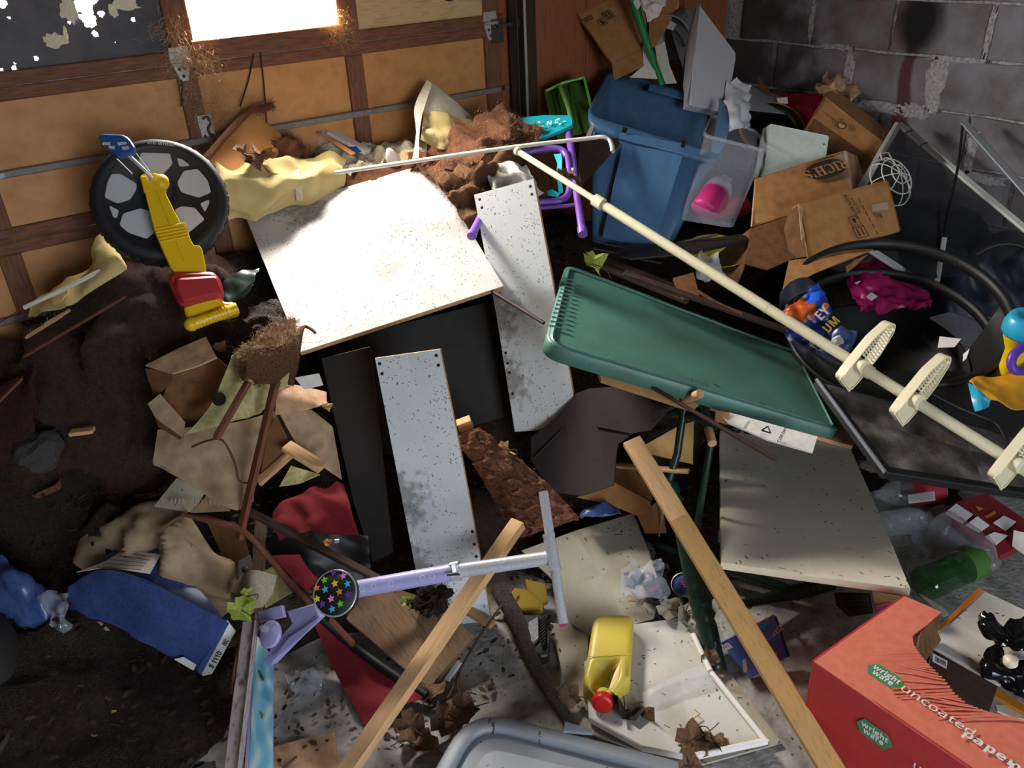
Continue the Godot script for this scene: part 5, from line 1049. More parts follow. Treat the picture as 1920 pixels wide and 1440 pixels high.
	cloth(o, "bag", "black_gloss", [[V(1.775, 0.24, -0.576), V(1.791, 0.25, -0.533), V(1.855, 0.25, -0.494), V(1.897, 0.25, -0.452)], [V(1.724, 0.25, -0.536), V(1.726, 0.28, -0.495), V(1.762, 0.28, -0.457), V(1.809, 0.28, -0.42)], [V(1.716, 0.24, -0.509), V(1.717, 0.26, -0.479), V(1.732, 0.27, -0.441), V(1.771, 0.27, -0.4)]], 0.05, 14.0, 0.002, 8, 51)
	cloth(o, "lower_fold", "black_gloss", [[V(1.731, 0.23, -0.509), V(1.732, 0.23, -0.474), V(1.774, 0.22, -0.436)], [V(1.67, 0.22, -0.511), V(1.676, 0.23, -0.458), V(1.718, 0.22, -0.41)], [V(1.676, 0.2, -0.479), V(1.665, 0.2, -0.433), V(1.67, 0.2, -0.382)]], 0.05, 14.0, 0.002, 8, 52)
	st_knob(o)
	o = thing("orange_strip", "orange rounded strip below the black bag at the right edge", "strip")
	flat(o, "strip", "orange", [V(1.714, 0.12, -0.523), V(1.727, 0.12, -0.521), V(1.735, 0.12, -0.506), V(1.734, 0.12, -0.398), V(1.711, 0.12, -0.387), V(1.707, 0.12, -0.428), V(1.703, 0.12, -0.502)], 0.01, 0.002)
	flat(thing("cream_disc", "cream oval plastic piece below the orange strip", "plastic"), "piece", "cream", [V(1.699, 0.1, -0.462), V(1.718, 0.1, -0.447), V(1.729, 0.1, -0.403), V(1.719, 0.1, -0.392), V(1.697, 0.1, -0.419), V(1.688, 0.1, -0.451)], 0.006)

func st_knob(o: Node3D):
	var st = mb(); lump(st, Transform3D(Basis(), V(1.699, 0.25, -0.461)), Vector3(0.018, 0.014, 0.016), 0.004, 40.0, 2, 16, 10); obj("pale_knob", st, mats["cream"], o)


# ---------------------------------------------------------------- short hands for building
func flat(parent: Node3D, called: String, m: String, pts: Array, thick := 0.004, bev := 0.0) -> MeshInstance3D:
	var st = mb(); slab(st, pts, thick, bev)
	return obj(called, st, mats[m], parent)

func cloth(parent: Node3D, called: String, m: String, rows: Array, amp := 0.0, freq := 8.0, thick := 0.003, sub := 6, sd := 1) -> MeshInstance3D:
	var st = mb(); sheet(st, rows, sub, amp, freq, thick, sd)
	return obj(called, st, mats[m], parent)

func pipe(parent: Node3D, called: String, m: String, pts: Array, r, seg := 12, sub := 1, squash := 1.0) -> MeshInstance3D:
	var st = mb(); tube(st, curve(pts, sub) if sub > 1 else pts, r, seg, squash)
	return obj(called, st, mats[m], parent)

# a squared length of timber in a frame of its own, z along the grain
func timber(parent: Node3D, called: String, m: String, a: Vector3, b: Vector3, w: float, h: float, bev := 0.002, up := Vector3.UP) -> MeshInstance3D:
	var st = mb(); box(st, Vector3(w, h, a.distance_to(b)), Transform3D(), bev)
	var o = obj(called, st, mats[m], parent)
	var t = along(a, b, up); t.origin = (a + b) / 2
	o.transform = t
	return o

# page frame: x to the right, z down the page, y towards the viewer
func page(o: Vector3, right: Vector3, up: Vector3) -> Transform3D:
	var x = (right - o).normalized(); var n = x.cross(up - o).normalized()
	return Transform3D(Basis(x, n, x.cross(n)), o)

func pix(list: Array, cx: float, cy: float, s: float) -> PackedVector2Array:
	var out = PackedVector2Array()
	for i in range(0, list.size(), 2): out.append(Vector2((list[i] - cx) * s, (list[i + 1] - cy) * s))
	return out

func plate(parent: Node3D, called: String, m: String, poly: PackedVector2Array, y0: float, y1: float, t: Transform3D, bev := 0.001) -> MeshInstance3D:
	var st = mb(); prism(st, poly, y0, y1, t, bev)
	return obj(called, st, mats[m], parent)

# loose hairs standing on a fibrous thing, joined into one part
func fuzz(parent: Node3D, src: MeshInstance3D, m: String, count: int, length: float, sd := 1, thick := 0.0011):
	var arr = src.mesh.surface_get_arrays(0)
	var v: PackedVector3Array = arr[Mesh.ARRAY_VERTEX]; var ns: PackedVector3Array = arr[Mesh.ARRAY_NORMAL]
	var g = RandomNumberGenerator.new(); g.seed = sd
	var st = mb(); st.set_smooth_group(-1)
	for i in count:
		var k = g.randi() % v.size()
		var n = ns[k]
		var p = v[k] + Vector3(g.randf() - 0.5, g.randf() - 0.5, g.randf() - 0.5) * 0.02
		var d = (n + Vector3(g.randf() - 0.5, g.randf() - 0.3, g.randf() - 0.5) * 1.6).normalized() * length * g.randf_range(0.4, 1.3)
		var s = d.cross(Vector3(g.randf(), g.randf(), g.randf())).normalized() * thick
		var q = p + d * 0.6 + Vector3(g.randf() - 0.5, g.randf() - 0.5, g.randf() - 0.5) * length * 0.5
		tri(st, p - s, p + s, q); tri(st, q - s * 0.6, q + s * 0.6, p + d)
	var o = obj("fibre", st, mats[m], parent)
	o.set_meta("kind", "stuff")

# a dry curled leaf with a stem, lying at a place
func leaf(label: String, at: Vector3, size: float, turn: Vector3, m: String, curl := 0.5, group := ""):
	var o = thing("fallen_leaf", label, "leaf", group)
	var t = Transform3D(Basis.from_euler(turn), at)
	var st = mb(); st.set_smooth_group(1)
	var rim = []
	for k in 21:
		var a = TAU * k / 20 - PI / 2
		var r = size * (0.62 + 0.3 * absf(sin(a * 2.5 + 0.6)) + 0.1 * sin(a * 9.0))
		var p = Vector3(cos(a) * r, 0, sin(a) * r)
		p.y = curl * size * (p.x * p.x / size / size * 0.8 + 0.25 * sin(a * 3.0 + turn.y))
		rim.append(t * p)
	for k in 20:
		var mid0: Vector3 = (t * Vector3.ZERO).lerp(rim[k], 0.5) + t.basis.y * sin(k * 1.7) * size * 0.07; var mid1: Vector3 = (t * Vector3.ZERO).lerp(rim[(k + 1) % 20], 0.5) + t.basis.y * sin(((k + 1) % 20) * 1.7) * size * 0.07
		tri(st, t.origin, mid1, mid0); quad(st, mid0, mid1, rim[(k + 1) % 20], rim[k])
	obj("blade", st, mats[m], o)
	pipe(o, "stem", "twig", [t.origin, t * Vector3(0.1 * size, 0.02, size * 0.9), t * Vector3(0.3 * size, 0.05 * size, size * 1.5)], 0.0014, 5, 3)
	return o

# ---------------------------------------------------------------- left: ride-on wheel, carpet, cartons
func build_left():
	ride_on()
	carpet_heap()
	cartons()
	door_side()
	lower_left()

func ride_on():
	var o = thing("ride_on_fork", "black toy wheel in a yellow plastic fork with red collar and blue pedal", "ride-on toy")
	var t = page(V(0.565, 1.126, -2.554), V(0.741, 1.092, -2.492), V(0.631, 1.286, -2.658))
	var s = 0.00157 / 3.43
	var st = mb()
	lathe(st, [Vector2(0.03, -0.05), Vector2(0.15, -0.05), Vector2(0.172, -0.046), Vector2(0.186, -0.03), Vector2(0.188, 0), Vector2(0.186, 0.022), Vector2(0.178, 0.036), Vector2(0.16, 0.04), Vector2(0.152, 0.034), Vector2(0.148, 0.026), Vector2(0.03, 0.026)], 56, t)
	var ty = obj("tyre", st, mats["tyre"], o)
	for k in 56:
		st = mb(); var a = TAU * k / 56
		box(st, Vector3(0.006, 0.03, 0.013), t * Transform3D(Basis(Vector3.UP, -a), Vector3(cos(a) * 0.187, -0.012 + 0.012 * (k % 2), sin(a) * 0.187)), 0.002)
		obj("tread", st, mats["tyre"], ty)
	letters("lettering", "BIG WHEEL", 0.014, t * Transform3D(Basis.from_euler(Vector3(0, -0.03, 0)), Vector3(0.004, 0.0405, -0.1655)), mats["hub_white"], o)
	for w in [[375, 180, 545, 172, 560, 240, 490, 330, 400, 330, 358, 235], [710, 265, 770, 340, 790, 420, 715, 460, 610, 430, 585, 370, 625, 285], [570, 548, 610, 524, 690, 530, 748, 605, 640, 708, 600, 690], [370, 550, 440, 570, 455, 700, 405, 748, 300, 712, 250, 665, 270, 590], [205, 335, 255, 330, 350, 390, 345, 430, 310, 495, 240, 525, 165, 490, 180, 390], [585, 200, 612, 203, 665, 245, 600, 258], [720, 500, 778, 468, 775, 500, 750, 556], [190, 540, 248, 570, 235, 620, 215, 618]]:
		plate(o, "hub_inlay", "hub_white", rounded(pix(w, 485, 482, s), 0.006, 3), 0.024, 0.0295, t, 0.001)
	st = mb(); lathe(st, [Vector2(0.0, 0.05), Vector2(0.03, 0.05), Vector2(0.036, 0.04), Vector2(0.036, 0.026)], 24, t * xf(0.004, 0, -0.025)); obj("hub_cap", st, mats["tyre"], o)
	# fork
	var fork = pix([380, 402, 400, 385, 470, 372, 505, 392, 528, 432, 522, 490, 612, 690, 642, 705, 667, 790, 690, 836, 715, 826, 735, 850, 756, 970, 750, 1010, 600, 1045, 556, 985, 508, 870, 485, 808, 458, 735, 410, 505], 485, 482, s)
	var fk = plate(o, "fork", "toy_yellow", rounded(fork, 0.006, 2), 0.05, 0.1, t, 0.0035)
	plate(fk, "rib", "toy_yellow", pix([468, 480, 478, 480, 640, 940, 628, 945], 485, 482, s), 0.1, 0.104, t, 0.0015)
	for k in 5:
		var dy = k * 20; var dx = k * 7
		plate(fk, "ridge", "toy_yellow", pix([462 + dx, 735 + dy, 550 + dx, 712 + dy, 640 + dx * 0.8, 688 + dy, 643 + dx * 0.8, 699 + dy, 552 + dx, 723 + dy, 465 + dx, 746 + dy], 485, 482, s), 0.097, 0.105, t, 0.002)
	plate(fk, "bracket", "toy_yellow", pix([388, 415, 418, 400, 450, 480, 405, 512], 485, 482, s), 0.1, 0.106, t, 0.002)
	st = mb(); lathe(st, [Vector2(0, 0.105), Vector2(0.016, 0.104), Vector2(0.022, 0.097), Vector2(0.022, 0.08)], 20, t * xf((500 - 485) * s, 0, (425 - 482) * s)); obj("boss", st, mats["toy_yellow"], fk)
	# pedal on its bent crank
	var q = func(x, y, h): return t * Vector3((x - 485) * s, h, (y - 482) * s)
	pipe(o, "crank", "chrome", [q.call(445, 422, 0.095), q.call(440, 415, 0.125), q.call(322, 300, 0.135), q.call(290, 262, 0.135)], 0.0052, 10, 3)
	pipe(o, "crank_wire", "zinc", [q.call(340, 390, 0.1), q.call(258, 318, 0.12)], 0.0016, 6)
	pipe(o, "crank_wire", "zinc", [q.call(440, 372, 0.1), q.call(365, 275, 0.12)], 0.0016, 6)
	var pd = plate(o, "pedal", "toy_blue", rounded(pix([165, 205, 190, 190, 300, 187, 332, 204, 372, 270, 342, 312, 282, 318, 225, 292, 180, 250], 485, 482, s), 0.008, 3), 0.118, 0.15, t, 0.004)
	for w in [[185, 250, 232, 243, 232, 262, 190, 266], [222, 268, 255, 266, 256, 288, 225, 284], [268, 242, 318, 236, 322, 250, 274, 262], [292, 268, 332, 262, 336, 282, 300, 288]]:
		plate(pd, "worn_patch", "hub_white", rounded(pix(w, 485, 482, s), 0.002, 2), 0.15, 0.1504, t, 0.0)
	# collar and handlebar
	plate(o, "collar", "toy_red", rounded(pix([535, 1050, 572, 1008, 800, 1003, 838, 1046, 860, 1130, 846, 1166, 612, 1228, 566, 1130], 485, 482, s), 0.012, 4), 0.02, 0.115, t, 0.01)
	plate(o, "collar_band", "toy_red", rounded(pix([590, 1062, 822, 1040, 856, 1128, 842, 1160, 618, 1215, 578, 1120], 485, 482, s), 0.012, 4), 0.1, 0.135, t, 0.008)
	plate(o, "neck", "toy_yellow", rounded(pix([622, 1222, 815, 1152, 866, 1192, 915, 1185, 950, 1245, 935, 1262, 700, 1320, 645, 1300], 485, 482, s), 0.01, 3), 0.05, 0.1, t, 0.006)
	var gp = pipe(o, "grip", "toy_yellow", [q.call(660, 1340, 0.105), q.call(935, 1228, 0.1)], 0.0165, 16)
	for k in 11:
		var f = 0.12 + k * 0.066
		pipe(gp, "grip_ring", "toy_yellow", [q.call(lerpf(660, 935, f) - 3, lerpf(1340, 1228, f) + 1.3, 0.105), q.call(lerpf(660, 935, f) + 6, lerpf(1340, 1228, f) - 2.6, 0.105)], 0.0185, 16)
	st = mb(); lump(st, Transform3D(Basis(), q.call(668, 1336, 0.105)), Vector3.ONE * 0.0195); obj("grip_end", st, mats["toy_yellow"], gp)

func carpet_heap():
	var o = thing("carpet", "dark brown matted carpet hanging over the heap at the left", "carpet")
	var cp = cloth(o, "pile", "carpet", [[V(-0.005, 0.698, -2.887), V(0.153, 0.756, -2.816), V(0.308, 0.859, -2.749), V(0.447, 0.939, -2.678), V(0.596, 0.942, -2.659), V(0.788, 0.9, -2.636)], [V(-0.047, 0.6, -2.794), V(0.11, 0.683, -2.684), V(0.248, 0.764, -2.586), V(0.4, 0.83, -2.511), V(0.543, 0.854, -2.469), V(0.724, 0.8, -2.474)],
		[V(-0.089, 0.475, -2.767), V(0.046, 0.542, -2.634), V(0.179, 0.616, -2.521), V(0.328, 0.693, -2.427), V(0.465, 0.732, -2.386), V(0.626, 0.711, -2.398)], [V(-0.135, 0.315, -2.803), V(-0.014, 0.372, -2.673), V(0.12, 0.441, -2.542), V(0.27, 0.536, -2.417), V(0.4, 0.572, -2.35), V(0.52, 0.551, -2.336)], [V(-0.193, 0.079, -2.935), V(-0.04, 0.124, -2.774), V(0.1, 0.203, -2.618), V(0.229, 0.273, -2.463), V(0.348, 0.334, -2.366), V(0.465, 0.358, -2.299)]], 0.1, 4.5, 0.012, 9, 3)
	fuzz(o, cp, "carpet_hair", 9000, 0.014, 5)
	var o2 = thing("carpet_strip", "reddish brown carpet edge sagging at the far left below the door", "carpet")
	cp = cloth(o2, "pile", "red_carpet", [[V(-0.043, 0.6, -2.707), V(0.042, 0.643, -2.705), V(0.108, 0.7, -2.642)], [V(-0.078, 0.512, -2.644), V(0.014, 0.565, -2.574), V(0.084, 0.622, -2.55)], [V(-0.114, 0.404, -2.624), V(-0.046, 0.429, -2.594), V(0.012, 0.507, -2.579)]], 0.04, 6.0, 0.01, 6, 9)
	fuzz(o2, cp, "red_carpet", 1500, 0.012, 6)
	# canvas with its cords and a curtain rod left of the wheel
	var cv = thing("canvas_cover", "creased yellow canvas draped left of the toy wheel", "canvas")
	cloth(cv, "cloth", "canvas", [[V(0.169, 0.857, -2.733), V(0.25, 0.898, -2.704), V(0.343, 0.939, -2.666), V(0.392, 1.019, -2.686), V(0.418, 1.019, -2.696)], [V(0.145, 0.848, -2.688), V(0.245, 0.889, -2.617), V(0.328, 0.936, -2.564), V(0.398, 0.988, -2.55), V(0.428, 0.976, -2.563)], [V(0.158, 0.848, -2.665), V(0.251, 0.874, -2.59), V(0.282, 0.897, -2.57), V(0.394, 0.953, -2.529), V(0.422, 0.959, -2.541)]], 0.02, -6.0, 0.003, 8, 13)
	cloth(cv, "fold", "canvas", [[V(0.214, 0.901, -2.647), V(0.243, 0.916, -2.624), V(0.263, 0.922, -2.614)], [V(0.214, 0.884, -2.609), V(0.229, 0.89, -2.588), V(0.254, 0.913, -2.599)]], 0.02, 12.0, 0.003, 6, 14)
	var rod = thing("thin_rod", "thin pale rod lying on the canvas left of the toy wheel", "rod")
	pipe(rod, "rod", "rod_white", [V(0.142, 0.885, -2.645), V(0.252, 0.927, -2.597), V(0.355, 0.965, -2.564)], 0.0065, 10)
	pipe(rod, "wire", "dark_steel", [V(0.072, 0.846, -2.682), V(0.141, 0.885, -2.646)], 0.0015, 6)
	var i = 0
	for q in [[V(0.119, 0.827, -2.566), V(0.221, 0.886, -2.507), 0.022, "short wooden lath with nails below the canvas at left"], [V(0.171, 0.864, -2.527), V(0.237, 0.903, -2.48), 0.016, "small wooden lath lying on top of the nailed lath"], [V(0.099, 0.758, -2.603), V(0.38, 0.919, -2.432), 0.014, "long thin wooden lath sticking out left of the carpet"], [V(-0.025, 0.64, -2.582), V(0.074, 0.713, -2.563), 0.02, "wood lath end at the far left edge above the red carpet"]]:
		var lt = thing("wood_lath", q[3], "wood strip")
		timber(lt, "strip", "pale_wood" if i < 2 else "red_wood", q[0], q[1], q[2], 0.008)
		if i < 2:
			for k in 2:
				var p: Vector3 = (q[0] as Vector3).lerp(q[1], 0.12 + 0.3 * k)
				pipe(lt, "nail", "steel", [p, p + Vector3(0.002, 0.016, 0.004)], 0.0013, 6)
		i += 1
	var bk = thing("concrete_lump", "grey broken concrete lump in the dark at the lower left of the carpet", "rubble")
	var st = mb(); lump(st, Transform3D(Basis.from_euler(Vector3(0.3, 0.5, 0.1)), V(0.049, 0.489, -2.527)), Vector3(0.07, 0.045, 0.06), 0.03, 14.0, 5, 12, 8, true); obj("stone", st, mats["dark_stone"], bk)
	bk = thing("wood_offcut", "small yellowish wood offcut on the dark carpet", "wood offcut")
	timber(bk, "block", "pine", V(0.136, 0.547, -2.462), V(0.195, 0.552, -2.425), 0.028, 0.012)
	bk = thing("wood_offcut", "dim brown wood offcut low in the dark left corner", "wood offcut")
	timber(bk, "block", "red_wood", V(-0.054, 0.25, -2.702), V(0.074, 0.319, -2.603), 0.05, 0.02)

func cartons():
	var o = thing("crushed_carton", "crushed open brown carton below the yellow handlebar", "cardboard box")
	flat(o, "flap", "pale_cardboard", [V(0.362, 0.751, -2.303), V(0.452, 0.786, -2.291), V(0.532, 0.804, -2.275), V(0.528, 0.768, -2.184), V(0.47, 0.763, -2.193), V(0.407, 0.753, -2.217)], 0.005)
	flat(o, "end_panel", "dark_cardboard", [V(0.362, 0.747, -2.307), V(0.408, 0.751, -2.222), V(0.412, 0.721, -2.234), V(0.374, 0.683, -2.262), V(0.352, 0.668, -2.281)], 0.004)
	flat(o, "inside_panel", "dark_cardboard", [V(0.41, 0.742, -2.235), V(0.534, 0.752, -2.211), V(0.586, 0.679, -2.237), V(0.499, 0.581, -2.245), V(0.396, 0.549, -2.226), V(0.373, 0.651, -2.297)], 0.004)
	flat(o, "side_panel", "stained_cardboard", [V(0.326, 0.68, -2.224), V(0.366, 0.694, -2.234), V(0.395, 0.626, -2.153), V(0.373, 0.6, -2.123), V(0.33, 0.65, -2.187)], 0.005)
	flat(o, "side_panel", "dark_cardboard", [V(0.33, 0.646, -2.191), V(0.375, 0.599, -2.128), V(0.37, 0.58, -2.153), V(0.331, 0.611, -2.202)], 0.004)
	o = thing("cardboard_sheet", "large stained cardboard sheet with a curved ragged lower edge", "cardboard")
	cloth(o, "sheet", "stained_cardboard", [[V(0.334, 0.586, -2.239), V(0.433, 0.588, -2.17), V(0.534, 0.586, -2.127), V(0.64, 0.588, -2.109)], [V(0.304, 0.55, -2.193), V(0.406, 0.533, -2.124), V(0.488, 0.518, -2.084), V(0.577, 0.516, -2.049)], [V(0.287, 0.511, -2.179), V(0.351, 0.487, -2.104), V(0.428, 0.463, -2.034), V(0.513, 0.449, -2.021)], [V(0.333, 0.483, -2.142), V(0.365, 0.452, -2.056), V(0.427, 0.415, -1.974), V(0.482, 0.414, -1.977)]], 0.025, 5.0, 0.005, 6, 4)
	o = thing("mouldy_sheet", "yellow green mouldy board with a round hole", "board")
	var st = mb()
	sheet(st, [[V(0.549, 0.798, -2.106), V(0.604, 0.809, -2.117), V(0.633, 0.734, -2.102), V(0.694, 0.7, -2.091)], [V(0.508, 0.753, -2.091), V(0.551, 0.757, -2.077), V(0.592, 0.69, -2.059), V(0.637, 0.661, -2.049)], [V(0.453, 0.678, -2.092), V(0.492, 0.676, -2.063), V(0.542, 0.644, -2.034), V(0.595, 0.641, -2.051)], [V(0.382, 0.601, -2.131), V(0.436, 0.617, -2.09), V(0.504, 0.628, -2.064), V(0.578, 0.629, -2.055)]], 6, 0.012, 6.0, 0.004, 8)
	obj("sheet", st, mats["mouldy_board"], o)
	st = mb(); lathe(st, [Vector2(0, 0.0), Vector2(0.017, 0.0005), Vector2(0.0185, -0.002)], 18, page(V(0.477, 0.71, -2.062), V(0.492, 0.707, -2.057), V(0.484, 0.723, -2.072))); obj("hole", st, mats["soil"], o)
	o = thing("coir_mat", "torn brown coir mat hooked over the cardboard beside the white board", "coir mat")
	var cm = flat(o, "mat", "coir", [V(0.559, 0.826, -2.027), V(0.575, 0.843, -2.021), V(0.623, 0.849, -1.991), V(0.683, 0.848, -1.976), V(0.655, 0.788, -1.948), V(0.6, 0.76, -1.947), V(0.559, 0.762, -1.977), V(0.548, 0.782, -1.998)], 0.012, 0.002)
	fuzz(o, cm, "coir", 900, 0.01, 8)
	cm = cloth(o, "folded_top", "coir", [[V(0.569, 0.825, -2.068), V(0.631, 0.846, -2.081), V(0.689, 0.862, -2.093), V(0.74, 0.861, -2.099)], [V(0.557, 0.829, -2.045), V(0.612, 0.841, -2.035), V(0.664, 0.847, -2.03), V(0.714, 0.845, -2.036)], [V(0.559, 0.825, -2.02), V(0.597, 0.836, -2), V(0.642, 0.841, -1.979), V(0.684, 0.842, -1.971)]], 0.014, 22.0, 0.012, 6, 5)
	fuzz(o, cm, "straw", 2600, 0.016, 18)
	cm = cloth(o, "torn_corner", "coir", [[V(0.534, 0.788, -2.054), V(0.568, 0.822, -2.053)], [V(0.534, 0.774, -2.03), V(0.566, 0.81, -2.032)], [V(0.54, 0.756, -2.028), V(0.562, 0.778, -2.014)]], 0.01, 20.0, 0.008, 5, 6)
	fuzz(o, cm, "coir", 500, 0.012, 9)
	o = thing("torn_strip", "reddish torn strip bent over the near corner of the large white board", "strip")
	pipe(o, "strip", "fibre", [V(0.649, 0.727, -1.974), V(0.685, 0.793, -1.993), V(0.722, 0.845, -2.03), V(0.744, 0.848, -2.045), V(0.753, 0.844, -2.022), V(0.758, 0.835, -2.012)], 0.012, 8, 4, 0.35)
	timber(thing("wood_strip", "short reddish wood strip hanging below the coir mat", "wood strip"), "strip", "red_wood", V(0.545, 0.769, -1.991), V(0.426, 0.646, -1.978), 0.024, 0.012)
	timber(thing("wood_strip", "long brown wood strip standing below the coir mat down to the floor", "wood strip"), "strip", "red_wood", V(0.611, 0.761, -1.967), V(0.411, 0.344, -1.937), 0.026, 0.014)
	pipe(thing("twig", "thin dark twig arched over the stained cardboard sheet", "twig"), "stem", "twig", [V(0.387, 0.571, -2.108), V(0.421, 0.605, -2.052), V(0.449, 0.614, -2.01), V(0.464, 0.538, -2.004), V(0.462, 0.485, -1.997), V(0.482, 0.472, -1.988)], 0.003, 6, 4)
	o = thing("cardboard_flap", "curved tan cardboard flap beside the dark panel", "cardboard")
	cloth(o, "flap", "pale_cardboard", [[V(0.651, 0.691, -2.088), V(0.713, 0.665, -2.055), V(0.766, 0.639, -2.028)], [V(0.626, 0.666, -2.047), V(0.689, 0.651, -2.006), V(0.744, 0.632, -1.983)], [V(0.608, 0.623, -2.03), V(0.67, 0.628, -1.99), V(0.736, 0.637, -1.978)]], 0.006, 6.0, 0.004, 6, 3)
	o = thing("cardboard_flap", "dark folded cardboard flap under the curved tan flap", "cardboard")
	flat(o, "flap", "stained_cardboard", [V(0.631, 0.597, -2.067), V(0.716, 0.597, -2.034), V(0.756, 0.541, -1.996), V(0.732, 0.393, -1.941), V(0.689, 0.451, -1.955), V(0.643, 0.523, -2.008)], 0.005)
	flat(o, "flap", "dark_cardboard", [V(0.622, 0.6, -2.06), V(0.624, 0.531, -1.999), V(0.53, 0.474, -2.011), V(0.592, 0.58, -2.054)], 0.004)
	flat(o, "flap", "mouldy_board", [V(0.616, 0.459, -2.011), V(0.67, 0.443, -1.935), V(0.608, 0.437, -1.946), V(0.561, 0.43, -1.974)], 0.004)
	timber(thing("wood_block", "pale wooden slat lying slantwise beside the red bag", "wood slat"), "block", "pine", V(0.605, 0.547, -1.981), V(0.662, 0.498, -1.88), 0.042, 0.014)
	timber(thing("wood_block", "pale wooden slat tucked under the slantwise one", "wood slat"), "block", "pale_wood", V(0.614, 0.516, -1.982), V(0.509, 0.459, -1.989), 0.036, 0.012)
	flat(thing("paper_label", "torn printed paper label below the coir mat", "paper"), "paper", "paper", [V(0.685, 0.712, -2.036), V(0.747, 0.715, -2.009), V(0.743, 0.69, -1.981), V(0.692, 0.687, -2)], 0.0012)
	leaf("dry curled leaf on the dark panel near the paper label", V(0.74, 0.622, -1.979), 0.018, Vector3(0.8, 0.4, 0), "pale_leaf", 0.8)
	leaf("dry leaf lying in the crushed carton under the handlebar", V(0.539, 0.795, -2.18), 0.026, Vector3(0.5, 1.2, 0.2), "dead_leaf", 0.8)
	o = thing("ribbed_box_end", "whitish box end with a ribbed torn edge above the brown paper", "cardboard")
	flat(o, "panel", "sheet_stained", [V(0.264, 0.359, -2.218), V(0.344, 0.42, -2.231), V(0.395, 0.387, -2.145), V(0.345, 0.359, -2.119)], 0.004)
	flat(o, "panel", "stained_cardboard", [V(0.344, 0.357, -2.118), V(0.395, 0.397, -2.124), V(0.437, 0.383, -2.085), V(0.428, 0.364, -2.05)], 0.004)
	for k in 14:
		pipe(o, "flute", "pale_cardboard", [(V(0.309, 0.389, -2.179)).lerp(V(0.416, 0.403, -2.058), k / 13.0), (V(0.302, 0.377, -2.176)).lerp(V(0.415, 0.39, -2.049), k / 13.0)], 0.002, 6)
	o = thing("bark_slab", "dark cracked bark slab behind the coir mat", "bark")
	cloth(o, "bark", "bark", [[V(0.653, 0.807, -2.304), V(0.718, 0.83, -2.331), V(0.774, 0.834, -2.322)], [V(0.656, 0.806, -2.246), V(0.707, 0.819, -2.246), V(0.759, 0.822, -2.241)], [V(0.662, 0.787, -2.229), V(0.701, 0.795, -2.221), V(0.752, 0.805, -2.22)]], 0.03, 16.0, 0.015, 7, 3)
	o = thing("wrapping_sheet", "dark green printed wrapping sheet behind the red collar", "wrapping")
	cloth(o, "sheet", "dark_green", [[V(0.639, 0.885, -2.422), V(0.694, 0.903, -2.425), V(0.769, 0.911, -2.419)], [V(0.628, 0.868, -2.377), V(0.669, 0.872, -2.352), V(0.732, 0.894, -2.364)], [V(0.606, 0.837, -2.358), V(0.634, 0.843, -2.342), V(0.709, 0.87, -2.35)]], 0.02, 10.0, 0.003, 6, 7)

